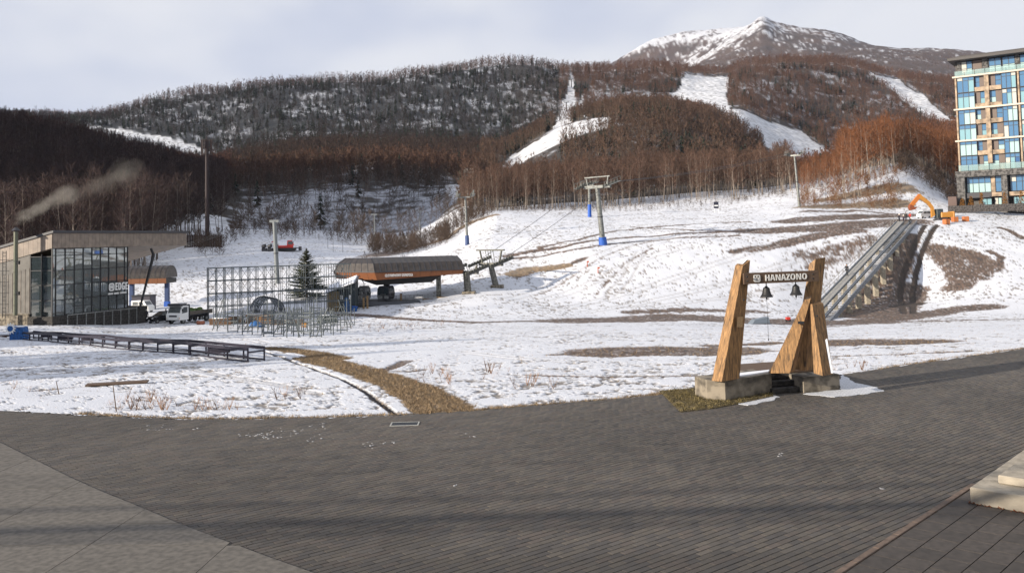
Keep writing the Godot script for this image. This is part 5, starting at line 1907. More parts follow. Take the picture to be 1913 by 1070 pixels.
# ---------------------------------------------------------------- scaffolding
func scaffolding() -> void:
	var st: Material = mats.scaffold_steel
	var t := thing("scaffold", "tall grid of grey scaffold tubes standing before the spruce", "scaffold", G(520, 124, 0.0, 600))
	var a := P(389, 497, 119.5)
	var b := P(655, 492, 127)
	var top := 2.45
	var n := 19
	var deep := Vector3((b.z - a.z), 0, -(b.x - a.x)).normalized()
	if deep.z > 0: deep = -deep
	var pos := []
	for row in 3:
		var line := []
		for i in n: line.append(Vector3(a.x, 0, a.z).lerp(Vector3(b.x, 0, b.z), i / (n - 1.0)) + deep * row * 1.6)
		pos.append(line)
	for row in 3:
		for i in n:
			var p: Vector3 = pos[row][i]
			var m := M.new()
			m.tube(Vector3(p.x, ground(p.x, p.z) - 0.05, p.z), Vector3(p.x, top, p.z), 0.045, 0.045, 6)
			wobj("standard", m, st, t)
		for lift in 4:
			var y := top - 0.05 - lift * 1.75
			var m := M.new()
			m.tube(Vector3(pos[row][0].x, y, pos[row][0].z), Vector3(pos[row][n - 1].x, y, pos[row][n - 1].z), 0.042, 0.042, 6)
			wobj("ledger", m, st, t)
	for i in n:
		for lift in 4:
			var y := top - 0.1 - lift * 1.75
			var m := M.new()
			m.tube(pos[0][i] + Vector3(0, y, 0), pos[2][i] + Vector3(0, y, 0), 0.035, 0.035, 5)
			wobj("transom", m, st, t)
	for i in n - 1:
		var m := M.new()
		for lift in 3:
			var y := top - 0.1 - lift * 1.75
			var row := i % 3
			m.tube(pos[row][i] + Vector3(0, y, 0), pos[row][i + 1] + Vector3(0, y - 1.6, 0), 0.024, 0.024, 5)
			m.tube(pos[row][i + 1] + Vector3(0, y, 0), pos[row][i] + Vector3(0, y - 1.6, 0), 0.024, 0.024, 5)
		wobj("cross_brace", m, st, t)
	var f := thing("scaffold", "low curved fan of scaffold legs in front of the tall scaffold grid", "scaffold", G(540, 104, 0.0, 618))
	var prev := []
	for q in [[73.0, 535, 600, 4], [78.0, 492, 622, 8], [84.0, 452, 636, 11], [91.0, 425, 648, 13], [99.0, 405, 655, 14], [108.0, 398, 662, 15]]:
		var line := []
		var tops := []
		for i in q[3]:
			var u := lerpf(q[1], q[2], i / (q[3] - 1.0))
			var p := G(u, q[0] + 0.3 * sin(i * 2.1), 0.0, 610)
			var m := M.new()
			var hh := rng.randf_range(1.6, 2.6) + (1.6 if rng.randf() < 0.3 and q[0] > 90.0 else 0.0)
			tops.append(hh)
			m.tube(p + Vector3(0, -0.1, 0), p + Vector3(0, hh, 0), 0.05, 0.05, 6)
			wobj("standard", m, st, f)
			line.append(p)
		for i in line.size() - 1:
			if rng.randf() < 0.4:
				var db := M.new()
				db.tube(line[i] + Vector3(0, 0.2, 0), line[i + 1] + Vector3(0, rng.randf_range(1.6, 2.6), 0), 0.035, 0.035, 5)
				wobj("cross_brace", db, st, f)
			for y in [0.35, 1.1, 1.6, 2.2]:
				if rng.randf() < 0.35 or y > minf(tops[i], tops[i + 1]): continue
				y += rng.randf_range(-0.25, 0.25)
				var m := M.new()
				m.tube(Vector3(line[i].x, line[i].y + y, line[i].z), Vector3(line[i + 1].x, line[i + 1].y + y, line[i + 1].z), 0.042, 0.042, 5)
				wobj("ledger", m, st, f)
		if prev.size():
			for i in range(0, line.size(), 2):
				var near: Vector3 = prev[0]
				for p in prev:
					if p.distance_to(line[i]) < near.distance_to(line[i]): near = p
				if near.distance_to(line[i]) < 9.5:
					var m := M.new()
					m.tube(line[i] + Vector3(0, 1.9, 0), near + Vector3(0, 1.9, 0), 0.033, 0.033, 5)
					wobj("transom", m, st, f)
		prev = line
	for q in [[396, 612, 416, 558, 100], [404, 612, 420, 556, 100], [560, 626, 540, 575, 74], [590, 624, 612, 575, 75], [655, 606, 640, 572, 104], [648, 600, 632, 560, 108], [660, 596, 640, 566, 110]]:
		var p := G(q[0], q[4], 0.0, q[1])
		var m := M.new()
		m.tube(p, P(q[2], q[3], q[4]), 0.05, 0.05, 6)
		wobj("raking_shore", m, st, f)

func yard() -> void:
	# stacked timber, crates, tarpaulins and the arched tunnel among the scaffold
	var wood := mat("pallet_wood", Color(0.36, 0.19, 0.08), 0.8, 0.0, tex.grain, Vector3(1, 4, 1))
	var k := 0
	for q in [[484, 116, 3.2, 1.25, 1.6, "orange-brown stack of sawn timber in front of the arched tunnel", wood], [438, 115, 2.2, 1.1, 1.4, "greyish pallet load left of the orange timber stack", mat("grey_pallet", Color(0.13, 0.10, 0.075), 0.85)], [412, 112.5, 2.6, 0.9, 1.4, "brown timber pile behind the truck under the scaffold's left end", mat("brown_pile", Color(0.16, 0.09, 0.05), 0.85)], [535, 113, 4.0, 0.7, 1.2, "long low pile of weathered planks under the scaffold's middle", mat("weathered", Color(0.15, 0.11, 0.08), 0.85)], [612, 116, 2.4, 1.2, 1.4, "dark green crate load right of the scaffold's middle", mat("green_crate", Color(0.045, 0.06, 0.045), 0.8)]]:
		var g := G(q[0], q[1], 0.0, 600)
		var t := thing("timber_stack", q[5], "timber stack", g, 0.1 * k)
		var ly := int(q[3] / 0.2)
		for j in ly:
			for i in 3:
				var m := M.new()
				m.cbox(Vector3(rng.randfn(0, 0.05), 0.1 + j * 0.2, (i - 1) * q[4] * 0.33), Vector3(q[2], 0.17, q[4] * 0.31), 0.012)
				obj("board", m, q[6], t)
		var s := M.new()
		s.ball(Vector3(0, ly * 0.2 + 0.0, 0), Vector3(q[2] * 0.45, 0.07, q[4] * 0.4), 8)
		obj("snow_cap", s, mats.snow, t)
		k += 1
	var g := G(476, 108, 0.0, 600)
	var tp := thing("blue_tarpaulin", "blue tarpaulin over a low heap under the scaffold", "tarpaulin", g)
	var m := M.new()
	m.ball(Vector3(0, 0.15, 0), Vector3(0.75, 0.55, 0.6), 8); m.ball(Vector3(0.55, 0.1, 0.1), Vector3(0.5, 0.4, 0.5), 8)
	obj("sheet", m, mat("blue_sheet", Color(0.02, 0.10, 0.28), 0.6), tp)
	g = G(568, 106, 0.0, 600)
	var ob := thing("yellow_case", "small yellow equipment case standing under the scaffold", "case", g)
	m = M.new()
	m.cbox(Vector3(0, 0.3, 0), Vector3(0.55, 0.55, 0.4), 0.05)
	obj("case", m, mats.yellow_paint, ob)
	m = M.new()
	m.box(Vector3(0, 0.6, 0), Vector3(0.3, 0.05, 0.06))
	obj("handle", m, mats.black_iron, ob)
	# arched tunnel
	g = G(508, 130, 0.0, 585)
	var tu := thing("tunnel", "snow-topped arched ski conveyor tunnel with dark ribs behind the scaffold", "tunnel", g, 0.5)
	for i in 7:
		var rb := M.new()
		for j in 12:
			var t0 := PI * j / 12.0
			var t1 := PI * (j + 1) / 12.0
			rb.bar(Vector3(cos(t0) * 1.9, sin(t0) * 2.3, -i * 1.0), Vector3(cos(t1) * 1.9, sin(t1) * 2.3, -i * 1.0), 0.12, 0.12, Vector3.BACK)
		obj("rib", rb, mats.black_iron, tu)
		if i < 6:
			var sk := M.new()
			for j in range(1, 11):
				var t0 := PI * j / 12.0
				var t1 := PI * (j + 1) / 12.0
				sk.face([Vector3(cos(t0) * 1.86, sin(t0) * 2.26, -i), Vector3(cos(t1) * 1.86, sin(t1) * 2.26, -i), Vector3(cos(t1) * 1.86, sin(t1) * 2.26, -i - 1.0), Vector3(cos(t0) * 1.86, sin(t0) * 2.26, -i - 1.0)], Vector3(0, 0, -i - 0.5))
			obj("sheet", sk, mats.snow if i % 2 == 0 else mat("grey_sheet", Color(0.35, 0.37, 0.4), 0.6), tu)
	g = G(374, 113, 0.0, 603)
	var rk := thing("rubble_bag", "reddish sack with snow on top lying right of the truck", "sack", g)
	m = M.new()
	m.ball(Vector3(0, 0.2, 0), Vector3(0.6, 0.4, 0.4), 8)
	obj("sack", m, mat("red_sack", Color(0.32, 0.12, 0.07), 0.85), rk)
	m = M.new()
	m.ball(Vector3(0.05, 0.5, 0), Vector3(0.4, 0.1, 0.3), 8)
	obj("snow_cap", m, mats.snow, rk)
	# dry weeds
func spruce() -> void:
	var g := G(573, 146, 0.0, 560)
	var t := thing("spruce_tree", "dark green spruce with light snow rising behind the scaffold", "tree", g)
	var H := P(573, 462, 146).y - g.y
	var m := M.new()
	m.tube(Vector3(0, -0.3, 0), Vector3(0, H * 0.95, 0), 0.16, 0.02, 7, false)
	obj("trunk", m, mat("spruce_bark", Color(0.06, 0.045, 0.035), 0.9), t)
	var c := M.new()
	var snow := M.new()
	for k in 260:
		var f := pow(rng.randf(), 0.8)
		var y := lerpf(0.08 * H, H * 0.98, f)
		var L := (1.0 - f) * 0.50 * H * rng.randf_range(0.75, 1.1) + 0.12
		var az := rng.randf() * TAU
		var d := Vector3(cos(az), -0.18 + 0.5 * f, sin(az)).normalized()
		var o := Vector3(0, y, 0)
		var side := Vector3(-sin(az), 0, cos(az))
		var n := 9
		for i in n:
			var q := (i + 0.6) / n
			var at := o + d * L * q + Vector3(0, 0.10 * L * q * q, 0)
			var w := L * 0.26 * (1.15 - q)
			c.col = Color(0.040, 0.048, 0.024) * rng.randf_range(0.6, 1.5)
			for s in [-1.0, 1.0]:
				var tip: Vector3 = at + side * s * w + d * w * 0.8 + Vector3(0, -0.25 * w - rng.randf() * 0.1, 0)
				c.tri(at, at + d * 0.22 * L / n * 3.0 + Vector3(0, 0.02, 0), tip, Vector3(0, 1, 0.01).normalized())
				c.tri(at, at + Vector3(0, -0.13, 0), tip, side)
			if rng.randf() < 0.14: snow.ball(at + Vector3(0, 0.03, 0), Vector3(w * 0.5, 0.03, w * 0.5), 4)
	var wood := mat("needles", Color.WHITE, 0.9)
	wood.vertex_color_use_as_albedo = true
	var crown := obj("crown", c, wood, t, true)
	# a stand of tall conifers left of the picture, whose shade lies on the snow before the hall
	var spots := []
	for k in 46:
		var row := k % 2
		var p := Vector3(lerpf(-128, -64, rng.randf()), 0, lerpf(-70, -54, rng.randf())) if k < 30 else Vector3(lerpf(-84, -62, rng.randf()), 0, lerpf(-37, -24, rng.randf()))
		var s := rng.randf_range(1.7, 2.4)
		spots.append([Transform3D(Basis(Vector3.UP, rng.randf() * TAU).scaled(Vector3(s * 0.8, s, s * 0.8)), on_ground(p)), Color.WHITE])
	var st := many("conifer_stand", crown.mesh, wood, spots)
	tag(st, "stand of tall dark conifers beyond the photo's left edge", "trees")
	obj("snow_dusting", snow, mats.snow, t)

# ---------------------------------------------------------------- gondola station
func gondola_station() -> void:
	var c := P(700, 506, 133)
	var rr := P(867, 504, 137)
	var l := P(626, 508, 138)
	var y0 := 0.95
	c.y = y0; rr.y = y0; l.y = y0
	var dx := (rr - c).normalized()
	var bk := Vector3(dx.z, 0, -dx.x)
	if bk.z > 0: bk = -bk
	var lb := l + bk * 2.5
	var cb := c + bk * 9.5
	var rb := rr + bk * 9.5
	var foot := [c, rr, rb, cb, lb, l]
	var gy := ground(c.x, c.z)
	var t := thing("gondola_station", "gondola station with ribbed brown curved roof over orange timber fascia", "lift station", Vector3(c.x + 6.0, gy, c.z - 3.0))
	var top := [P(692, 482, 136), P(853, 480, 140)]
	var ty := y0 + 2.05
	top[0].y = ty; top[1].y = ty
	var tl := P(646, 483, 140)
	tl.y = ty
	var ring2 := [top[0], top[1], top[1] + bk * 4.0, top[0] + bk * 4.0, tl + bk * 1.5, tl]
	var mid := []
	for k in 6:
		var q: Vector3 = foot[k].lerp(ring2[k], 0.32)
		q.y = y0 + 1.25
		mid.append(q)
	var m := M.new()
	var ctr := Vector3((c.x + rr.x) * 0.5, y0 - 2.0, c.z - 4.5)
	for k in 6:
		var n := (k + 1) % 6
		m.face([foot[k], foot[n], mid[n], mid[k]], ctr)
		m.face([mid[k], mid[n], ring2[n], ring2[k]], ctr)
	m.face(ring2, ctr)
	wobj("roof", m, mats.roof_metal, t)
	for side in [[0, 1, 16], [5, 0, 6]]:
		for i in side[2] + 1:
			var f: float = float(i) / side[2]
			var a: Vector3 = foot[side[0]].lerp(foot[side[1]], f)
			var b: Vector3 = mid[side[0]].lerp(mid[side[1]], f)
			var d: Vector3 = ring2[side[0]].lerp(ring2[side[1]], f)
			var s := M.new()
			s.bar(a, b, 0.10, 0.12, bk); s.bar(b, d, 0.10, 0.12, bk)
			wobj("roof_seam", s, mats.roof_edge, t)
	for k in 6:
		var n := (k + 1) % 6
		var s := M.new()
		s.bar(foot[k] + Vector3(0, -0.03, 0), foot[n] + Vector3(0, -0.03, 0), 0.16, 0.12)
		wobj("eave", s, mats.roof_edge, t)
	# fascia of timber panels, leaning in towards the bottom
	var low := []
	var hts := [1.22, 0.72, 0.72, 1.2, 1.1, 1.05]
	var cen := ctr
	for k in 6:
		var inward: Vector3 = (Vector3(cen.x, foot[k].y, cen.z) - foot[k]).normalized() * 0.35
		low.append(foot[k] + inward + Vector3(0, -hts[k], 0))
	for side in [[0, 1, 8], [5, 0, 5], [1, 2, 5], [4, 5, 2], [3, 4, 4], [2, 3, 7]]:
		for i in side[2]:
			var f0: float = (i + 0.02) / side[2]
			var f1: float = (i + 0.98) / side[2]
			var p := []
			for f in [f0, f1]: p.append(low[side[0]].lerp(low[side[1]], f))
			var q := []
			for f in [f0, f1]: q.append(foot[side[0]].lerp(foot[side[1]], f) + Vector3(0, -0.1, 0))
			var inn: Vector3 = (Vector3(cen.x, 0, cen.z) - Vector3(p[0].x, 0, p[0].z)).normalized() * 0.06
			var s := M.new()
			s.hexa([p[0], p[1], p[1] + inn, p[0] + inn, q[0], q[1], q[1] + inn, q[0] + inn])
			wobj("timber_panel", s, mats.station_timber, t)
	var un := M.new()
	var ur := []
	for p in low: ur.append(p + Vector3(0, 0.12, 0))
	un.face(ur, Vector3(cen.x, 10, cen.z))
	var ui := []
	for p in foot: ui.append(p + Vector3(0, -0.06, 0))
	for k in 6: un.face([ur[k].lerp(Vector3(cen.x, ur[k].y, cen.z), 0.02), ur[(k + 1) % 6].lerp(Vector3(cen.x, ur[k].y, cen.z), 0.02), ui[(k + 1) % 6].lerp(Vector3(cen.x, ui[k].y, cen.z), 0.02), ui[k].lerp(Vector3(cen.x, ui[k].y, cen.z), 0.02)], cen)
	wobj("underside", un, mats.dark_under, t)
	# machine frame under the roof, a wedge
	var wd := M.new()
	var w0 := c + bk * 2.0 - dx * 1.0
	var w1 := c + bk * 2.0 + dx * 10.6
	var ww := bk * 4.0
	wd.hexa([w0 + Vector3(1.5, -2.05, 0), w1 + Vector3(-1.6, -1.95, 0), w1 + ww + Vector3(-1.6, -1.95, 0), w0 + ww + Vector3(1.5, -2.05, 0), w0 + Vector3(-1.5, -1.0, 0), w1 + Vector3(0, -1.0, 0), w1 + ww + Vector3(0, -1.0, 0), w0 + ww + Vector3(-1.5, -1.0, 0)])
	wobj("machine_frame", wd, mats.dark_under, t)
	# lettering on the fascia
	var fd: Vector3 = (low[1] - low[0]).normalized()
	var out := -bk
	var lean: Vector3 = (foot[0].lerp(foot[1], 0.3) - low[0].lerp(low[1], 0.3)).normalized()
	var zz := dx.cross(lean).normalized()
	var tx := Transform3D(Basis(dx, lean, zz), foot[0].lerp(foot[1], 0.265) + Vector3(0, -0.62, 0) - bk * -0.0 + out * 0.0 + (low[0].lerp(low[1], 0.3) - foot[0].lerp(foot[1], 0.3)) * 0.0)
	tx.origin = foot[0].lerp(foot[1], 0.275).lerp(low[0].lerp(low[1], 0.275), 0.55) + zz * 0.05
	var tm := text("sign_lettering", "SYMPHONY GONDOLA", 0.40, 0.04, mats.white_paint, t, tx, 0.0, 3.75)
	tm.position -= t.position
	var lg := M.new()
	rounded_frame(lg, Transform3D(tx.basis, tx.origin - dx * 2.15), 0.42, 0.12, 0.07)
	lg.box(tx.origin - dx * 2.15 + zz * 0.01, Vector3(0.07, 0.24, 0.03), tx.basis)
	wobj("sign_logo", lg, mats.sign_white, t)
	# columns
	for q in [[819, 518, 139.0, 0.72], [722, 522, 139.0, 0.9]]:
		var p := P(q[0], q[1], q[2])
		var s := M.new()
		s.cbox(Vector3(p.x, (p.y + 1.0 + gy - 0.6) * 0.5, p.z), Vector3(q[3], p.y + 1.0 - gy + 0.6, 0.8), 0.05)
		wobj("column", s, mats.tower_concrete if q[0] > 800 else mats.dark_under, t)
	var ft := M.new()
	var fp := P(815, 560, 138.5)
	ft.cbox(Vector3(fp.x, fp.y, fp.z), Vector3(4.2, 0.5, 1.6), 0.03)
	ft.cbox(Vector3(fp.x + 1.0, fp.y + 0.34, fp.z), Vector3(1.8, 0.3, 1.2), 0.03)
	wobj("timber_formwork", ft, mats.timber_pale, t)
	var dk := M.new()
	var d0 := P(655, 566, 132.5)
	var d1 := P(790, 563, 134.5)
	dk.bar(d0 + Vector3(0, -0.2, 0) + bk * 3.5, d1 + Vector3(0, -0.2, 0) + bk * 3.5, 7.0, 0.5)
	wobj("platform", dk, mat("platform_dark", Color(0.07, 0.075, 0.085), 0.8), t)
	for i in 9:
		var p := d0.lerp(d1, i / 8.0) + Vector3(0, 0.05, 0)
		var s := M.new()
		s.tube(p, p + Vector3(0, 0.95, 0), 0.035, 0.035, 5)
		wobj("railing_post", s, mats.dark_steel, t)
	var rl := M.new()
	for y in [0.5, 0.95]: rl.tube(d0 + Vector3(0, y, 0), d1 + Vector3(0, y, 0), 0.03, 0.03, 5)
	wobj("railing", rl, mats.dark_steel, t)
	# masts on the roof
	for u in [681, 700, 752]:
		var p := P(u, 482, 141)
		var s := M.new()
		s.tube(Vector3(p.x, ty - 0.2, p.z), Vector3(p.x, ty + 1.1, p.z), 0.03, 0.03, 5)
		s.tube(Vector3(p.x - 0.4, ty - 0.1, p.z), Vector3(p.x, ty + 0.9, p.z), 0.025, 0.025, 5)
		s.tube(Vector3(p.x + 0.4, ty - 0.1, p.z), Vector3(p.x, ty + 0.9, p.z), 0.025, 0.025, 5)
		wobj("roof_mast", s, mats.dark_steel, t)
	# cabins
	var dk_y := d0.y + 0.2
	var cg := P(680, 560, 136.5)
	cabin(Vector3(cg.x, dk_y, cg.z), 0.15, "dark gondola cabin nearer the snow-roofed hut")
	cg = P(721, 560, 135.5)
	cabin(Vector3(cg.x, dk_y, cg.z), -0.35, "dark gondola cabin below the station's sign lettering")
	# hut with a snowed mono-pitch roof
	var h0 := G(611, 130, 0.0, 570)
	var ht := thing("plank_hut", "small plank-sided hut with snow on its tilted roof beside the gondola cabins", "hut", h0)
	var wid := 1.85
	for i in 11:
		var s := M.new()
		s.cbox(Vector3(wid * 0.5, 0.16 + i * 0.27, 0.02), Vector3(wid, 0.235, 0.07), 0.01)
		obj("plank", s, mat("hut_plank", Color(0.46, 0.35, 0.19), 0.8, 0.0, tex.grain, Vector3(0.6, 4, 1)), ht)
	var s := M.new()
	s.hexa([Vector3(0, 0, -0.05), Vector3(4.1, 0, -0.05), Vector3(4.1, 0, -2.6), Vector3(0, 0, -2.6), Vector3(0, 2.7, -0.05), Vector3(4.1, 4.1, -0.05), Vector3(4.1, 4.6, -2.6), Vector3(0, 3.2, -2.6)])
	obj("wall", s, mat("hut_dark", Color(0.028, 0.04, 0.045), 0.7), ht)
	s = M.new()
	s.hexa([Vector3(-0.3, 2.6, 0.45), Vector3(4.3, 4.15, 0.45), Vector3(4.3, 5.0, -2.9), Vector3(-0.3, 3.45, -2.9), Vector3(-0.3, 2.72, 0.45), Vector3(4.3, 4.27, 0.45), Vector3(4.3, 5.12, -2.9), Vector3(-0.3, 3.57, -2.9)])
	obj("roof", s, mats.roof_edge, ht)
	s = M.new()
	s.hexa([Vector3(-0.28, 2.73, 0.42), Vector3(4.0, 4.17, 0.42), Vector3(4.0, 5.03, -2.85), Vector3(-0.28, 3.58, -2.85), Vector3(-0.22, 2.95, 0.36), Vector3(3.9, 4.34, 0.36), Vector3(3.9, 5.2, -2.8), Vector3(-0.22, 3.8, -2.8)])
	obj("snow_cap", s, mats.snow, ht)
	s = M.new()
	s.hexa([Vector3(2.5, 0, 0.2), Vector3(3.6, 0, 0.5), Vector3(3.7, 0, 0.2), Vector3(2.6, 0, -0.02), Vector3(2.6, 2.0, 0.1), Vector3(2.9, 2.1, 0.2), Vector3(2.95, 2.1, 0.1), Vector3(2.65, 2.0, -0.02)])
	obj("blue_sheet", s, mats.blue_sheet, ht)
	for x in [2.1, 3.3]:
		var p := M.new()
		p.box(Vector3(x, 2.1, 0.0), Vector3(0.35, 0.6, 0.06))
		obj("notice", p, mats.white_paint, ht)
	var bin := thing("blue_bin", "bright blue tilted bin standing right of the plank hut", "bin", G(660, 129.5, 0.0, 570), 0.3)
	s = M.new()
	s.hexa([Vector3(-0.4, 0, 0.35), Vector3(0.4, 0, 0.35), Vector3(0.4, 0, -0.35), Vector3(-0.4, 0, -0.35), Vector3(-0.35, 0.8, 0.45), Vector3(0.55, 0.65, 0.45), Vector3(0.55, 0.65, -0.4), Vector3(-0.35, 0.8, -0.4)])
	obj("bin", s, mats.blue_cover, bin)
	s = M.new()
	s.bar(Vector3(-0.42, 0.82, 0.02), Vector3(0.6, 0.66, 0.02), 0.95, 0.06)
	obj("lid", s, mats.blue_pad, bin)
	for q in [[749, 562, 136.5, 0.30, 1.2, "yellow"], [686, 566, 131.5, 0.28, 1.9, "first"], [679, 566, 131.5, 0.28, 1.7, "second"]]:
		var p := G(q[0], q[2], 0.0, q[1])
		var lab: String = {"yellow": "orange-brown post box beside the platform railing right of the cabins", "first": "taller of two pale yellow posts before the gondola cabin", "second": "shorter of two pale yellow posts before the gondola cabin"}[q[5]]
		var b := thing("gate_post", lab, "post", p)
		var e := M.new()
		e.cbox(Vector3(0, q[4] * 0.5, 0), Vector3(q[3], q[4], q[3]), 0.03)
		obj("post", e, mats.timber_pale, b)
		e = M.new()
		e.cbox(Vector3(0, q[4] + 0.04, 0), Vector3(q[3] + 0.08, 0.08, q[3] + 0.08), 0.02)
		obj("cap", e, mats.dark_steel, b)
	station_towers()

func cabin(at: Vector3, turn: float, label: String) -> void:
	var t := thing("gondola_cabin", label, "gondola cabin", at, turn, "gondola cabins")
	var prof := PackedVector2Array([Vector2(-0.75, 0.05), Vector2(0.75, 0.05), Vector2(0.98, 0.3), Vector2(1.05, 1.0), Vector2(0.95, 1.75), Vector2(0.7, 2.1), Vector2(-0.7, 2.1), Vector2(-0.95, 1.75), Vector2(-1.05, 1.0), Vector2(-0.98, 0.3)])
	var m := M.new()
	m.ext(prof, Transform3D(Basis(), Vector3.ZERO), -0.9, 0.9)
	obj("shell", m, mat("cabin_shell", Color(0.04, 0.04, 0.045), 0.25, 0.1), t)
	for q in [[-0.5, 0.62], [0.5, 0.62]]:
		var w := M.new()
		w.box(Vector3(q[0], 1.3, 0.91), Vector3(0.72, 1.0, 0.03))
		obj("window", w, mats.dark_glass, t)
		var g := M.new()
		g.box(Vector3(q[0], 0.45, 0.91), Vector3(0.78, 0.5, 0.03))
		obj("door_panel", g, mats.galvanised, t)
	for s in [-1.0, 1.0]:
		var w := M.new()
		w.face([Vector3(s * 1.04, 0.75, -0.75), Vector3(s * 1.04, 0.75, 0.75), Vector3(s * 0.985, 1.75, 0.7), Vector3(s * 0.985, 1.75, -0.7)], Vector3(0, 1, 0))
		obj("side_window", w, mats.dark_glass, t)
	var rk := M.new()
	rk.box(Vector3(0, 0.6, 0.97), Vector3(0.9, 0.06, 0.1)); rk.box(Vector3(0, 0.85, 0.97), Vector3(0.9, 0.06, 0.1))
	obj("ski_rack", rk, mats.galvanised, t)
	var h := M.new()
	h.tube(Vector3(0, 2.08, 0), Vector3(0, 2.5, 0), 0.07, 0.07, 6); h.tube(Vector3(0, 2.5, 0), Vector3(-0.25, 2.95, 0), 0.07, 0.07, 6); h.tube(Vector3(-0.25, 2.95, 0), Vector3(-0.25, 3.4, 0), 0.07, 0.07, 6)
	obj("hanger", h, mats.dark_steel, t)

func sheave_train(m: M, a: Vector3, b: Vector3, n: int) -> void:
	m.bar(a, b, 0.14, 0.2)
	var d := (b - a).normalized()
	var side := d.cross(Vector3.UP).normalized()
	for i in n:
		var p := a.lerp(b, (i + 0.5) / n) + Vector3(0, 0.24, 0)
		m.tube(p - side * 0.08, p + side * 0.08, 0.24, 0.24, 10)

func station_towers() -> void:
	var line := Vector3(0.69, 0.27, -0.67).normalized()
	# two thick concrete legs carry a yoke of sheaves between station and slope
	var q0 := [P(875, 559, 139), P(871, 511, 139.5), 0.56, 0.52]
	var q1 := [P(928, 551, 143), P(917, 496, 143.5), 0.52, 0.44]
	var k := 0
	for q in [q0, q1]:
		var lab: String = ["thick grey concrete lift column standing at the gondola station's right end", "leaning grey concrete lift column farther right of the gondola station"][k]
		var g := on_ground(q[0])
		var t := thing("lift_column", lab, "lift tower", g, 0.0, "thick concrete lift columns")
		var m := M.new()
		m.tube(g + Vector3(0, -0.4, 0), q[1], q[2], q[3], 12)
		wobj("column", m, mats.tower_concrete, t)
		var f := M.new()
		f.cbox(g + Vector3(0.1, 0.02, 0), Vector3(2.1, 0.5, 2.0), 0.05)
		wobj("footing", f, mats.old_concrete, t)
		var top: Vector3 = q[1]
		var arm := Vector3(0.70, 0, 0.72)
		var hd := M.new()
		hd.bar(top - arm * 2.7 + Vector3(0, 0.2, 0), top + arm * 2.7 + Vector3(0, 0.2, 0), 0.5, 0.5)
		wobj("crossarm", hd, mats.tower_concrete, t)
		for s in [-1.0, 1.0]:
			var tr := M.new()
			var c: Vector3 = top + arm * 2.6 * s + Vector3(0, 0.5, 0)
			sheave_train(tr, c - line * 2.6, c + line * 2.6, 9)
			wobj("sheave_train", tr, mat("machinery", Color(0.10, 0.10, 0.085), 0.6, 0.3), t)
			var cw := M.new()
			var o: Vector3 = c + arm * 0.45 * s
			cw.bar(o - line * 2.4, o + line * 2.4, 0.5, 0.05)
			for i in 5:
				var p: Vector3 = o + line * (i - 2) * 1.15
				cw.tube(p, p + Vector3(0, 1.0, 0), 0.03, 0.03, 5)
			wobj("catwalk", cw, mats.dark_steel, t)
		var fr := M.new()
		var hh := 2.5 if k == 1 else 1.4
		for s in [-1.0, 1.0]:
			fr.bar(top + arm * 2.0 * s + Vector3(0, 0.4, 0), top + arm * 2.6 * s + Vector3(0, hh, 0), 0.22, 0.22)
		for s in [-0.8, -0.2, 0.4, 1.0]:
			fr.tube(top + arm * s + Vector3(0, 0.4, 0), top + arm * (s - 0.5) + Vector3(0, hh, 0), 0.05, 0.05, 5)
		if k == 1: fr.bar(top - arm * 3.4 + Vector3(0, hh, 0), top + arm * 3.2 + Vector3(0, hh, 0), 0.26, 0.24)
		wobj("lifting_frame", fr, mats.machinery, t)
		k += 1

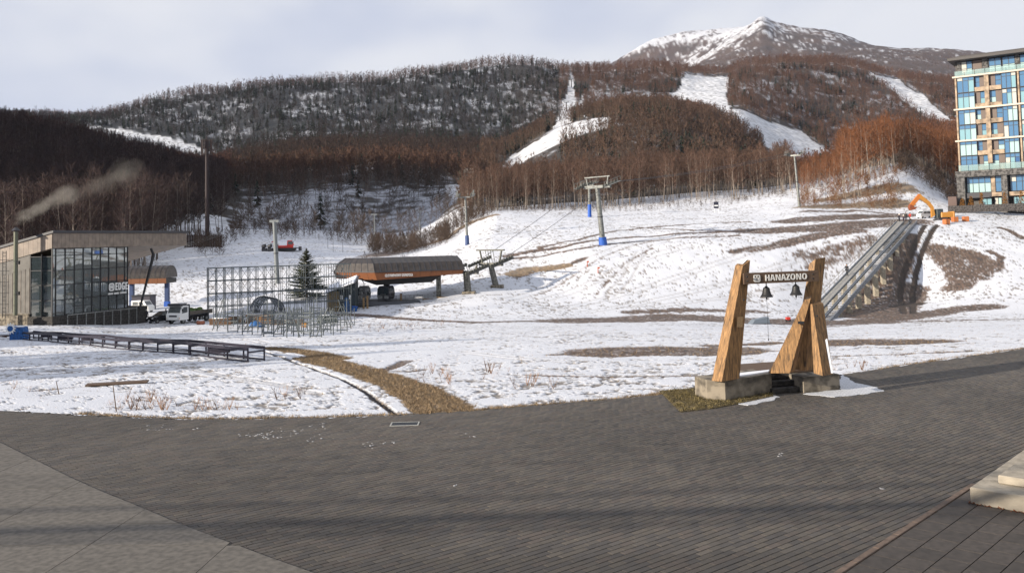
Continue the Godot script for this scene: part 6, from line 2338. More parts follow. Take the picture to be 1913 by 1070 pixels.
# ---------------------------------------------------------------- lift towers and ropes
func lift_tower(called: String, label: String, foot: Vector3, top: Vector3, r0: float, r1: float, span: float, train: float, line: Vector3, pad: float, pad_mat: Material, metal: Material, group := "lift towers") -> Array:
	var g := on_ground(foot)
	var t := thing(called, label, "lift tower", g, 0.0, group)
	var m := M.new()
	m.tube(g + Vector3(0, -0.4, 0), top, r0, r1, 12)
	wobj("pole", m, metal, t)
	var ax := (top - g).normalized()
	if pad > 0.0:
		var p := M.new()
		p.tube(g + Vector3(0, -0.2, 0), g + ax * pad, r0 * 1.5, r0 * 1.35, 12)
		wobj("pad", p, pad_mat, t)
	var fl := M.new()
	fl.tube(g.lerp(top, 0.48), g.lerp(top, 0.495), r0 * 1.03, r0 * 1.03, 12)
	wobj("flange", fl, mats.dark_steel, t)
	line = line.normalized()
	var arm := Vector3(-line.z, 0, line.x).normalized()
	if arm.x < 0: arm = -arm
	var ca := M.new()
	ca.bar(top - arm * span * 0.5 + Vector3(0, 0.1, 0), top + arm * span * 0.5 + Vector3(0, 0.1, 0), r1 * 1.2, r1 * 1.3)
	wobj("crossarm", ca, metal, t)
	var ends := []
	for s in [-1.0, 1.0]:
		var c: Vector3 = top + arm * span * 0.5 * s + Vector3(0, 0.35, 0)
		ends.append(c + Vector3(0, 0.45, 0))
		if train > 0.0:
			var tr := M.new()
			sheave_train(tr, c - line * train * 0.5, c + line * train * 0.5, maxi(4, int(train * 1.7)))
			wobj("sheave_train", tr, mats.machinery, t)
			var cw := M.new()
			var o: Vector3 = c + arm * 0.5 * s + Vector3(0, 0.1, 0)
			cw.bar(o - line * train * 0.5, o + line * train * 0.5, 0.5, 0.05)
			cw.tube(o - line * train * 0.5 + Vector3(0, 0.9, 0), o + line * train * 0.5 + Vector3(0, 0.9, 0), 0.035, 0.035, 5)
			for i in 6:
				var p: Vector3 = o + line * train * (i / 5.0 - 0.5)
				cw.tube(p, p + Vector3(0, 0.9, 0), 0.035, 0.035, 5)
			wobj("catwalk", cw, metal, t)
	if span > 3.0:
		var fr := M.new()
		var hh := minf(1.9, span * 0.33)
		for s in [-1.0, 1.0]: fr.bar(top + arm * span * 0.36 * s + Vector3(0, 0.2, 0), top + arm * span * 0.42 * s + Vector3(0, hh, 0), 0.16, 0.16)
		fr.bar(top - arm * span * 0.48 + Vector3(0, hh, 0), top + arm * span * 0.48 + Vector3(0, hh, 0), 0.18, 0.2)
		wobj("lifting_frame", fr, metal, t)
	return ends

func lift_towers() -> void:
	var metal := mat("tower_metal", Color(0.27, 0.28, 0.265), 0.5, 0.3, tex.mottle, Vector3.ONE * 0.3)
	var line := Vector3(0.69, 0.27, -0.67)
	var e1_ := lift_tower("lift_tower", "large pale lift tower with a blue base pad in the middle of the slope", P(1127, 457, 161), P(1116, 350, 160), 0.52, 0.40, 6.2, 4.6, line, 1.3, mats.blue_pad, metal)
	var e3 := lift_tower("lift_tower", "slender pale lift tower at the wood's edge left of the grassy mound", P(1494, 379, 213), P(1485, 291, 213), 0.34, 0.24, 3.0, 2.6, Vector3(0.6, 0.2, -0.75), 0.0, metal, metal)
	lift_tower("lift_tower", "thin lift pole with a tall blue pad behind the large pale lift tower", P(1102, 416, 226), P(1101, 346, 226), 0.34, 0.28, 3.0, 2.5, line, 3.2, mats.blue_pad, metal)
	lift_tower("lift_tower", "slim grey lift tower with dark blue pad above the gondola station roof", P(873, 460, 181), P(869, 369, 181), 0.30, 0.2, 2.4, 2.2, Vector3(0.1, 0.3, -0.9), 1.9, mat("navy_pad", Color(0.03, 0.06, 0.16), 0.6), metal)
	lift_tower("lift_tower", "thick grey lift tower rising behind the scaffold's middle", P(518, 512, 168), P(512, 414, 168), 0.46, 0.38, 1.8, 0.0, Vector3(0.1, 0.2, -0.9), 0.0, metal, mat("tower_dull", Color(0.15, 0.165, 0.17), 0.6, 0.2))
	lift_tower("lift_tower", "grey lift tower before the snow patch above the bushy hollow", P(883, 372, 318), P(880, 322, 318), 0.45, 0.36, 3.6, 3.0, Vector3(0.3, 0.3, -0.8), 0.0, metal, metal)
	lift_tower("lift_tower", "small lift tower at the foot of the middle snow run", P(991, 314, 628), P(990, 294, 628), 0.5, 0.42, 5.6, 4.0, Vector3(0.3, 0.4, -0.8), 0.0, metal, metal)
	lift_tower("lift_tower", "faint lift tower among bare trees in the hollow, left one", P(700, 452, 252), P(699, 401, 252), 0.2, 0.14, 2.0, 0.0, Vector3(0.2, 0.2, -0.8), 0.0, metal, mats.tower_dull)
	lift_tower("lift_tower", "faint lift tower among bare trees in the hollow, right one", P(785, 446, 262), P(784, 395, 262), 0.2, 0.14, 2.0, 0.0, Vector3(0.2, 0.2, -0.8), 0.0, metal, mats.tower_dull)
	var names := ["lowest", "second lowest", "third lowest", "second highest", "highest"]
	var k := 0
	for q in [[1013, 256, 780], [1046, 222, 960], [1058, 194, 1090], [1068, 166, 1250], [1079, 138, 1440]]:
		var foot := G(q[0], q[2], 0.0, q[1])
		lift_tower("ridge_lift_tower", "tiny dark lift tower on the narrow ridge run, the %s of five" % names[k], foot, foot + Vector3(0, 11.5, 0), 0.75, 0.6, 6.0, 4.5, Vector3(0.1, 0.3, -0.9), 0.0, metal, mats.dark_steel, "lift towers up the narrow ridge run")
		k += 1
	# top station on the skyline
	var rp := G(1030, 1485, 0.0, 135)
	var rt := thing("ridge_station", "tiny lift hut on posts on the skyline left of the narrow run", "lift station", rp)
	var m := M.new()
	m.cbox(Vector3(0, 8, 0), Vector3(9, 5, 6), 0.3)
	obj("cabin", m, mats.dark_steel, rt)
	for x in [-3.0, 3.0]:
		m = M.new()
		m.box(Vector3(x, 3, 0), Vector3(1, 8, 1))
		obj("post", m, mats.dark_steel, rt)
	# hauling ropes
	var c1 := P(917, 496, 143.5) + Vector3(0, 0.95, 0)
	var arm := Vector3(0.70, 0, 0.72)
	var rope := mat("rope_steel", Color(0.06, 0.06, 0.065), 0.6, 0.3)
	var labs := ["left hauling rope from the gondola columns up to the large lift tower", "right hauling rope from the gondola columns up to the large lift tower", "left hauling rope from the large lift tower to the tower by the mound", "right hauling rope from the large lift tower to the tower by the mound"]
	var runs := [[c1 - arm * 2.6, e1_[0]], [c1 + arm * 2.6, e1_[1]], [e1_[0], e3[0]], [e1_[1], e3[1]]]
	for i in 4:
		var a: Vector3 = runs[i][0]
		var b: Vector3 = runs[i][1]
		m = M.new()
		for s in 8:
			var f0 := s / 8.0
			var f1 := (s + 1) / 8.0
			var sag := (b - a).length() * 0.012
			m.tube(a.lerp(b, f0) - Vector3(0, 4 * sag * f0 * (1 - f0), 0), a.lerp(b, f1) - Vector3(0, 4 * sag * f1 * (1 - f1), 0), 0.04, 0.04, 5, false)
		tag(obj("hauling_rope", m, rope), labs[i], "rope", "hauling ropes")

func mast() -> void:
	var g := G(386, 235, 0.0, 462)
	var top := P(385.5, 258, 235)
	var t := thing("radio_mast", "tall dark radio mast with caged antennas above the hall's roof", "mast", g)
	var H := top.y - g.y
	var dk := mat("mast_brown", Color(0.03, 0.018, 0.018), 0.7)
	var m := M.new()
	m.tube(Vector3(0, -0.5, 0), Vector3(0, H * 0.9, 0), 0.52, 0.36, 12)
	m.tube(Vector3(0, H * 0.9, 0), Vector3(0, H + 0.4, 0), 0.2, 0.12, 8)
	obj("pole", m, dk, t)
	for i in 12:
		var a := M.new()
		var th := TAU * i / 12.0
		var r := 1.35
		var p := Vector3(cos(th) * r, 0, sin(th) * r)
		a.box(p + Vector3(0, H * 0.915, 0), Vector3(0.16 if i % 3 else 0.36, H * 0.14, 0.14), Basis(Vector3.UP, -th))
		obj("antenna", a, dk, t)
	for y in [0.85, 0.915, 0.98]:
		var rg := M.new()
		for i in 12:
			var a0 := TAU * i / 12.0
			var a1 := TAU * (i + 1) / 12.0
			rg.tube(Vector3(cos(a0) * 1.3, H * y, sin(a0) * 1.3), Vector3(cos(a1) * 1.3, H * y, sin(a1) * 1.3), 0.06, 0.06, 5, false)
		for i in 4: rg.tube(Vector3(0, H * y, 0), Vector3(cos(i * PI / 2) * 1.3, H * y, sin(i * PI / 2) * 1.3), 0.06, 0.06, 5, false)
		obj("ring", rg, dk, t)
	m = M.new()
	m.box(Vector3(0.6, H * 0.42, 0), Vector3(0.12, H * 0.8, 0.12))
	obj("cable_duct", m, dk, t)
	# fenced compound at its foot
	var f := thing("dark_fence", "dark plank fence round the foot of the radio mast", "fence", g + Vector3(-0.5, 0, 0))
	for i in 16:
		var x := -4.5 + i * 0.62
		var q := on_ground(f.position + Vector3(x, 0, 2.0)) - f.position
		m = M.new()
		m.cbox(q + Vector3(0, 1.5, 0), Vector3(0.56, 3.4 + 0.2 * sin(i * 2.0), 0.08), 0.01)
		obj("plank", m, dk, f)
	for i in 3:
		m = M.new()
		m.tube(Vector3(-4.8, -0.2 + i * 0.4, 2.6), Vector3(5.6, 3.0 + i * 0.4, 2.6), 0.07, 0.07, 5)
		obj("pipe", m, mats.galvanised, f)

func groomer() -> void:
	var g := G(534, 214, 0.0, 478)
	var t := thing("snow_groomer", "small red snow groomer parked on the far snow left of the spruce", "snow groomer", g, 0.25)
	var m := M.new()
	for s in [-1.0, 1.0]:
		m = M.new()
		m.ext(PackedVector2Array([Vector2(-2.2, 0.0), Vector2(2.0, 0.0), Vector2(2.5, 0.4), Vector2(2.2, 0.8), Vector2(-2.2, 0.8), Vector2(-2.6, 0.4)]), Transform3D(Basis(), Vector3(0, 0, s * 1.2)), -0.45, 0.45)
		obj("track", m, mats.rubber, t)
	m = M.new()
	m.cbox(Vector3(-0.4, 1.05, 0), Vector3(4.2, 0.7, 2.0), 0.1)
	obj("body", m, mats.red_paint, t)
	m = M.new()
	m.hexa([Vector3(0.2, 1.4, 1.0), Vector3(1.9, 1.4, 1.0), Vector3(1.9, 1.4, -1.0), Vector3(0.2, 1.4, -1.0), Vector3(0.3, 2.6, 0.85), Vector3(1.4, 2.6, 0.85), Vector3(1.4, 2.6, -0.85), Vector3(0.3, 2.6, -0.85)])
	obj("cab", m, mats.red_paint, t)
	m = M.new()
	m.box(Vector3(1.0, 2.0, 0.96), Vector3(1.1, 0.8, 0.05)); m.box(Vector3(1.72, 2.0, 0), Vector3(0.1, 0.8, 1.5))
	obj("window", m, mats.dark_glass, t)
	m = M.new()
	m.box(Vector3(3.3, 0.6, 0), Vector3(0.2, 1.0, 4.6), Basis(Vector3.UP, 0.1)); m.bar(Vector3(2.0, 0.8, 0), Vector3(3.3, 0.6, 0), 0.3, 0.2)
	obj("blade", m, mats.dark_steel, t)
	m = M.new()
	m.bar(Vector3(-1.8, 1.3, 0), Vector3(-2.6, 2.7, 0), 0.25, 0.25); m.bar(Vector3(-2.6, 2.7, 0), Vector3(-3.4, 2.2, 0), 0.25, 0.25)
	obj("winch_arm", m, mats.red_paint, t)
	g = G(503, 212, 0.0, 482)
	var d := thing("snow_gun", "dark snow-making machines left of the red groomer", "snow gun", g)
	for i in 3:
		m = M.new()
		m.tube(Vector3(i * 1.4 - 1.6, 1.1, 0), Vector3(i * 1.4 - 0.9, 1.4, 0.3), 0.5, 0.45, 12)
		obj("barrel", m, mats.dark_steel, d)
		m = M.new()
		m.box(Vector3(i * 1.4 - 1.2, 0.4, 0), Vector3(1.1, 0.8, 1.0))
		obj("base", m, mats.dark_steel, d)

# ---------------------------------------------------------------- long inclined walkway on the right
func incline() -> void:
	var a := P(1550, 600, 118.5)
	var b := P(1714, 413, 172)
	var wide := Vector3(-4.15, 0.0, 0.3)
	var t := thing("inclined_conveyor", "long inclined steel conveyor walkway on pale piers climbing the slope", "conveyor", on_ground(a))
	var st := mat("incline_steel", Color(0.24, 0.27, 0.31), 0.5, 0.2, tex.mottle, Vector3.ONE * 0.4)
	var deck := mat("deck_grating", Color(0.42, 0.41, 0.38), 0.65, 0.0, tex.mottle, Vector3.ONE * 0.6)
	var dir := (b - a).normalized()
	for q in [[0.0, 0.16, 0.75, 0.0], [0.27, 0.12, 0.3, 0.05], [0.33, 0.12, 0.3, 0.05], [0.62, 0.12, 0.3, 0.05], [1.0, 0.16, 0.6, 0.0]]:
		var m := M.new()
		m.bar(a + wide * q[0] + Vector3(0, -q[2] * 0.5 + q[3] + 0.1, 0), b + wide * q[0] + Vector3(0, -q[2] * 0.5 + q[3] + 0.1, 0), q[1], q[2])
		wobj("stringer", m, st, t)
	var dm := M.new()
	dm.bar(a + wide * 0.82 + Vector3(0, 0.02, 0), b + wide * 0.82 + Vector3(0, 0.02, 0), 1.4, 0.06)
	wobj("walkway_deck", dm, deck, t)
	var n := 58
	for i in n:
		var p := a.lerp(b, (i + 0.5) / n)
		for q in [[0.02, 0.26], [0.34, 0.61]]:
			var m := M.new()
			m.bar(p + wide * q[0] + Vector3(0, -0.02, 0), p + wide * q[1] + Vector3(0, -0.02, 0), 0.16, 0.09)
			wobj("rung", m, deck, t)
	for i in 26:
		var p := a.lerp(b, i / 25.0) + wide
		var m := M.new()
		m.tube(p, p + Vector3(0, 1.15, 0), 0.035, 0.035, 5)
		wobj("handrail_post", m, deck, t)
	for y in [0.6, 1.15]:
		var m := M.new()
		m.tube(a + wide + Vector3(0, y, 0), b + wide + Vector3(0, y, 0), 0.035, 0.035, 5)
		wobj("handrail", m, deck, t)
	for i in 9:
		var f := 0.09 + i * 0.088
		var p := a.lerp(b, f)
		for s in [0.06, 0.94]:
			var q: Vector3 = p + wide * s
			var gy := ground(q.x, q.z)
			if q.y - 0.6 < gy: continue
			var m := M.new()
			m.cbox(Vector3(q.x, (q.y - 0.62 + gy - 0.6) * 0.5, q.z), Vector3(0.72, q.y - 0.62 - gy + 0.6, 0.72), 0.04)
			wobj("pier", m, mat("pier_concrete", Color(0.36, 0.32, 0.25), 0.85, 0.0, tex.soft, Vector3.ONE * 0.4), t)
	# lower end landing
	var m := M.new()
	m.cbox(a + wide * 0.5 + Vector3(0, -0.75, 0.6), Vector3(5.0, 0.9, 1.6), 0.05)
	wobj("landing", m, mats.tower_concrete, t)

func digger() -> void:
	var g := G(1750, 178, 0.0, 415)
	var t := thing("excavator", "orange excavator with raised bent arm and dark cab digging at the top of the incline", "excavator", g)
	var d := 178.0
	var arm := func(called: String, px: Array, w: float, mt: Material) -> void:
		var m := M.new()
		var poly := PackedVector2Array()
		for q in px:
			var p := P(q[0], q[1], d)
			poly.append(Vector2(p.x, p.y))
		m.ext(poly, Transform3D(Basis(), Vector3(0, 0, -d)), -w * 0.5, w * 0.5)
		wobj(called, m, mt, t)
	arm.call("boom", [[1719, 362], [1723, 366], [1736, 376], [1744, 386], [1747, 402], [1741, 406], [1740, 389], [1733, 381], [1718, 371]], 0.55, mats.yellow_paint)
	arm.call("stick", [[1717, 362], [1721, 368], [1706, 386], [1702, 385], [1701, 381]], 0.45, mats.orange_paint)
	arm.call("bucket", [[1700, 382], [1705, 384], [1708, 387], [1713, 386], [1709, 391], [1701, 393], [1699, 388]], 0.95, mat("bucket_steel", Color(0.20, 0.055, 0.02), 0.7))
	arm.call("ram", [[1722, 368], [1737, 382], [1736, 384], [1721, 370]], 0.16, mats.galvanised)
	var m := M.new()
	var o := P(1757, 404, d)
	m.cbox(o + Vector3(-0.2, 0.55, 0), Vector3(1.3, 1.9, 1.2), 0.1)
	wobj("cab", m, mat("cab_dark", Color(0.02, 0.03, 0.03), 0.3), t)
	m = M.new()
	m.cbox(o + Vector3(1.2, 0.25, -0.3), Vector3(2.6, 1.1, 2.4), 0.12)
	wobj("engine_house", m, mats.yellow_paint, t)
	m = M.new()
	m.cbox(o + Vector3(2.4, 0.3, -0.3), Vector3(0.5, 1.3, 2.5), 0.15)
	wobj("counterweight", m, mats.yellow_paint, t)
	m = M.new()
	m.cbox(o + Vector3(0.2, -0.45, 0), Vector3(2.0, 0.4, 1.8), 0.05)
	wobj("turntable", m, mats.dark_steel, t)
	for z in [1.0, -1.4]:
		m = M.new()
		m.ext(PackedVector2Array([Vector2(-1.7, -1.35), Vector2(1.7, -1.35), Vector2(2.05, -0.95), Vector2(1.7, -0.6), Vector2(-1.7, -0.6), Vector2(-2.05, -0.95)]), Transform3D(Basis(), o + Vector3(0, 0, z)), -0.3, 0.3)
		wobj("track", m, mats.rubber, t)
	m = M.new()
	m.box(o + Vector3(-0.2, 0.8, 0.61), Vector3(1.0, 0.9, 0.03))
	wobj("cab_window", m, mats.dark_glass, t)
	var k := 0
	for q in [[1769, 419, 172, "leftmost of three orange crates right of the excavator"], [1785, 415, 175, "middle of three orange crates right of the excavator"], [1805, 413, 176, "rightmost of three orange crates right of the excavator"]]:
		var c := thing("orange_crate", q[3], "crate", G(q[0], q[2], 0.0, q[1]), 0.3 - 0.2 * k, "orange crates right of the excavator")
		m = M.new()
		m.cbox(Vector3(0, 0.5, 0), Vector3(1.05, 0.95, 0.95), 0.04)
		obj("box", m, mat("crate_orange", Color(0.36, 0.12, 0.04), 0.7), c)
		for x in [-0.35, 0.35]:
			var b := M.new()
			b.box(Vector3(x, 0.5, 0.0), Vector3(0.1, 1.0, 1.0))
			obj("batten", b, mats.orange_paint, c)
		k += 1

# ---------------------------------------------------------------- hotel
func hotel() -> void:
	var h0 := G(1797, 193, 0.0, 392)
	var t := thing("hotel", "tall hotel block with tan piers, blue-green glazing and dark overhanging roof", "hotel", h0, -0.6435)
	var tan := mat("tan_pier", Color(0.44, 0.325, 0.22), 0.7, 0.0, tex.mottle, Vector3.ONE * 0.1)
	var brown := mat("brown_panel", Color(0.13, 0.10, 0.085), 0.7)
	var stone := mat("hotel_stone", Color(0.13, 0.125, 0.12), 0.85, 0.0, tex.stain, Vector3.ONE * 0.25, tex.rough, 1.0)
	var pale := mat("cornice_pale", Color(0.50, 0.44, 0.36), 0.7)
	var core := mat("hotel_core", Color(0.08, 0.075, 0.07), 0.8)
	var dark := mat("hotel_roof", Color(0.045, 0.04, 0.038), 0.6)
	var blues := [mat("pane_blue", Color(0.07, 0.16, 0.28), 0.06), mat("pane_teal", Color(0.19, 0.34, 0.38), 0.08), mat("pane_pale", Color(0.33, 0.47, 0.46), 0.1), mat("pane_deep", Color(0.04, 0.10, 0.22), 0.05)]
	for m in blues: m.metallic_specular = 0.8
	var curtain := mat("pane_curtain", Color(0.46, 0.45, 0.40), 0.12)
	var frame := mat("window_frame_dark", Color(0.035, 0.04, 0.05), 0.4, 0.3)
	var W := 30.0
	var m := M.new()
	m.box(Vector3(W * 0.5, 15.9, -10.9), Vector3(W - 0.1, 33.4, 20.0))
	obj("core", m, core, t)
	# one window: a dark frame with panes in columns and rows
	var window := func(x0: float, x1: float, y0: float, y1: float, z: float, nx_: int, splits: Array, tone: int) -> void:
		var f := M.new()
		var ys := [y0]
		for s in splits: ys.append(lerpf(y0, y1, s))
		ys.append(y1)
		for i in nx_ + 1: f.box(Vector3(lerpf(x0, x1, float(i) / nx_), (y0 + y1) * 0.5, z), Vector3(0.09, y1 - y0, 0.16))
		for y in ys: f.box(Vector3((x0 + x1) * 0.5, y, z), Vector3(x1 - x0, 0.085, 0.13))
		var w := obj("window", f, frame, t)
		for i in nx_:
			for j in ys.size() - 1:
				var p := M.new()
				var xa := lerpf(x0, x1, float(i) / nx_) + 0.045
				var xb := lerpf(x0, x1, float(i + 1) / nx_) - 0.045
				p.box(Vector3((xa + xb) * 0.5, (ys[j] + ys[j + 1]) * 0.5, z - 0.03), Vector3(xb - xa, ys[j + 1] - ys[j] - 0.085, 0.04), Basis.from_euler(Vector3(rng.randfn(0, 0.004), rng.randfn(0, 0.006), 0)))
				var mt: Material = blues[tone] if rng.randf() < 0.75 else blues[(tone + 1) % 3]
				if j == ys.size() - 2 and splits.size() > 0: mt = blues[0]
				if rng.randf() < 0.10: mt = curtain
				obj("pane", p, mt, w)
	# three bands of two floors
	var bands := [[8.4, 15.06], [15.06, 22.0], [22.0, 29.15]]
	for bi in 3:
		for fl in 2:
			var y0: float = lerpf(bands[bi][0], bands[bi][1], fl * 0.5) + 0.1
			var y1: float = lerpf(bands[bi][0], bands[bi][1], (fl + 1) * 0.5) - 0.1
			var tone := 2 if bi == 0 else (2 if bi == 1 and fl == 1 else 1) if bi == 1 else 0 if fl == 1 else 1
			for x in [0.0, 12.0, 24.0]:
				window.call(x + 0.4, x + 3.7, y0, y1, 0.05, 3, [0.76], tone)
				if x < 20.0:
					window.call(x + 9.0, x + 11.7, y0, y1, 0.05, 3, [0.76], [3, 0, 0][bi] if fl == 0 else tone)
					for q in [[3.8, 5.7, fl == 1], [6.6, 8.9, fl == 0]]:
						var b := M.new()
						var right: bool = q[2]
						var mid: float = lerpf(q[0], q[1], 0.5)
						b.box(Vector3(x + (lerpf(q[0], mid, 0.5) if not right else lerpf(mid, q[1], 0.5)), (y0 + y1) * 0.5 + 0.4, -0.45), Vector3((q[1] - q[0]) * 0.5, y1 - y0 - 0.8, 0.08))
						obj("brown_panel", b, brown, t)
						if right: window.call(x + q[0], x + mid, y0 + 0.9, y1, -0.5, 1, [0.45], tone)
						else: window.call(x + mid, x + q[1], y0 + 0.9, y1, -0.5, 1, [0.45], tone)
						var sp := M.new()
						sp.cbox(Vector3(x + (q[0] + q[1]) * 0.5, y0 + 0.4, -0.05), Vector3(q[1] - q[0], 0.95, 0.3), 0.02)
						obj("spandrel", sp, tan, t)
	for x in [0.0, 12.0, 24.0]:
		m = M.new()
		m.cbox(Vector3(x + 0.15, 18.8, 0.1), Vector3(0.34, 21.0, 0.5), 0.02)
		obj("pier", m, tan, t)
		if x < 20.0:
			m = M.new()
			m.cbox(Vector3(x + 6.15, 19.6, 0.06), Vector3(0.88, 19.4, 0.5), 0.02)
			obj("pier", m, tan, t)
	for y in [15.06, 22.0, 29.15]:
		m = M.new()
		m.cbox(Vector3(W * 0.5 - 0.15, y, 0.1), Vector3(W + 0.6, 0.36, 1.0), 0.03)
		obj("cornice", m, pale, t)
	# set-back top floor and roof
	for q in [[1.3, 3.4, 2], [6.7, 9.0, 2], [9.3, 11.6, 2], [12.6, 15.0, 2], [18.0, 20.4, 2]]: window.call(q[0], q[1], 29.6, 32.5, -0.6, q[2], [0.45], 2)
	for q in [[0.5, 1.2], [5.4, 6.5], [11.7, 12.5], [15.2, 17.8]]:
		m = M.new()
		m.box(Vector3((q[0] + q[1]) * 0.5, 31.0, -0.55), Vector3(q[1] - q[0], 3.2, 0.3))
		obj("dark_pier", m, stone, t)
	m = M.new()
	m.box(Vector3(4.4, 31.0, -0.75), Vector3(1.8, 3.0, 0.1))
	obj("brown_panel", m, brown, t)
	m = M.new()
	m.cbox(Vector3(W * 0.5 - 0.2, 33.0, -9.0), Vector3(W + 1.8, 0.7, 21.5), 0.08)
	obj("roof", m, dark, t)
	m = M.new()
	m.cbox(Vector3(W * 0.5 + 0.4, 33.55, -9.6), Vector3(W - 0.2, 0.5, 19.5), 0.08)
	obj("roof_upstand", m, dark, t)
	var gl := glass("rail_glass", Color(0.35, 0.5, 0.48), 0.35)
	for q in [[29.33, 30.4, 0.35], [8.45, 9.7, 0.9]]:
		for i in 15:
			m = M.new()
			m.box(Vector3(1.0 + i * 2.0, (q[0] + q[1]) * 0.5, q[2]), Vector3(1.9, q[1] - q[0], 0.03))
			obj("rail_pane", m, gl, t)
		m = M.new()
		m.box(Vector3(W * 0.5, q[1] + 0.03, q[2]), Vector3(W, 0.06, 0.07))
		obj("hand_rail", m, frame, t)
	# base storeys
	m = M.new()
	m.cbox(Vector3(W * 0.5 - 0.2, 7.7, 0.75), Vector3(W + 0.8, 1.3, 1.6), 0.04)
	obj("stone_band", m, stone, t)
	for q in [[-0.4, 1.2], [8.2, 9.3], [17.0, 18.2], [26.0, 27.2]]:
		m = M.new()
		m.cbox(Vector3((q[0] + q[1]) * 0.5, 3.3, 0.8), Vector3(q[1] - q[0], 7.4, 1.4), 0.03)
		obj("stone_pier", m, stone, t)
	window.call(1.4, 6.0, 3.7, 7.0, 0.05, 4, [0.6], 2)
	window.call(6.9, 8.0, 3.7, 7.0, 0.05, 1, [0.6], 2)
	window.call(9.7, 13.0, 3.7, 7.0, 0.05, 3, [0.6], 2)
	window.call(13.8, 16.8, 3.7, 7.0, 0.05, 3, [0.6], 2)
	for q in [[4.2, 6.0], [6.6, 7.9], [10.2, 12.4], [13.0, 15.0]]: window.call(q[0], q[1], 0.2, 2.4, 0.05, 2, [], 1)
	m = M.new()
	m.box(Vector3(6.45, 5.3, 0.1), Vector3(0.75, 3.5, 0.2))
	obj("tan_panel", m, tan, t)
	m = M.new()
	m.cbox(Vector3(3.7, 3.05, 0.85), Vector3(4.9, 1.1, 0.25), 0.02)
	obj("parapet", m, mat("dark_parapet", Color(0.06, 0.06, 0.065), 0.8), t)
	for q in [[6.2, 8.15], [9.35, 16.9]]:
		m = M.new()
		m.cbox(Vector3((q[0] + q[1]) * 0.5, 3.1, 0.85), Vector3(q[1] - q[0], 0.85, 0.25), 0.02)
		obj("parapet", m, tan, t)
	# low wall and shrubs in front
	var wl := thing("retaining_wall", "low dark stone wall along the foot of the hotel", "wall", h0, -0.6435)
	for i in 12:
		m = M.new()
		m.cbox(Vector3(-1.0 + i * 1.6, 0.15, 4.6), Vector3(1.57, 1.5, 0.35), 0.02)
		obj("stone_block", m, mat("wall_stone", Color(0.075, 0.068, 0.066), 0.9, 0.0, tex.stain, Vector3.ONE * 0.5), wl)
	m = M.new()
	m.cbox(Vector3(-1.0, 1.6, 3.2), Vector3(1.7, 2.6, 1.4), 0.03)
	obj("end_block", m, mat("end_block_brown", Color(0.11, 0.075, 0.065), 0.85), wl)
	var wood := mat("needles", Color.WHITE, 0.9)
	var k := 0
	for q in [[0.9, 2.0, "leftmost of the orange-brown shrubs before the hotel's wall"], [2.6, 2.3, "second from left of the orange-brown shrubs before the hotel's wall"], [4.6, 2.9, "tallest orange-brown shrub, in front of the hotel's dark parapet"], [9.0, 2.9, "orange-brown shrub in front of the hotel's second stone pier"], [12.0, 3.1, "orange-brown shrub nearest the photo's right edge before the hotel"]]:
		var s := thing("garden_shrub", q[2], "shrub", h0 + Basis(Vector3.UP, -0.6435) * Vector3(q[0], 0.2, 3.6), 0.0, "shrubs before the hotel")
		var c := M.new()
		for i in 260:
			var y := rng.randf()
			var r := 0.6 * sqrt(rng.randf()) * (1.15 - y * 0.8)
			var az := rng.randf() * TAU
			var p := Vector3(cos(az) * r, 0.2 + y * q[1], sin(az) * r)
			c.col = Color(0.22, 0.10, 0.02) * rng.randf_range(0.6, 1.5)
			var dv := Vector3(rng.randfn(), rng.randfn() + 0.8, rng.randfn()).normalized() * 0.3
			c.tri(p, p + dv, p + Vector3(rng.randfn(0, 0.1), rng.randfn(0, 0.1), rng.randfn(0, 0.1)), Vector3(0, 0, 1))
		obj("foliage", c, wood, s, true)
		c = M.new()
		c.tube(Vector3(0, -0.3, 0), Vector3(0, q[1] * 0.7, 0), 0.05, 0.02, 5)
		obj("stem", c, mats.spruce_bark, s)
		k += 1

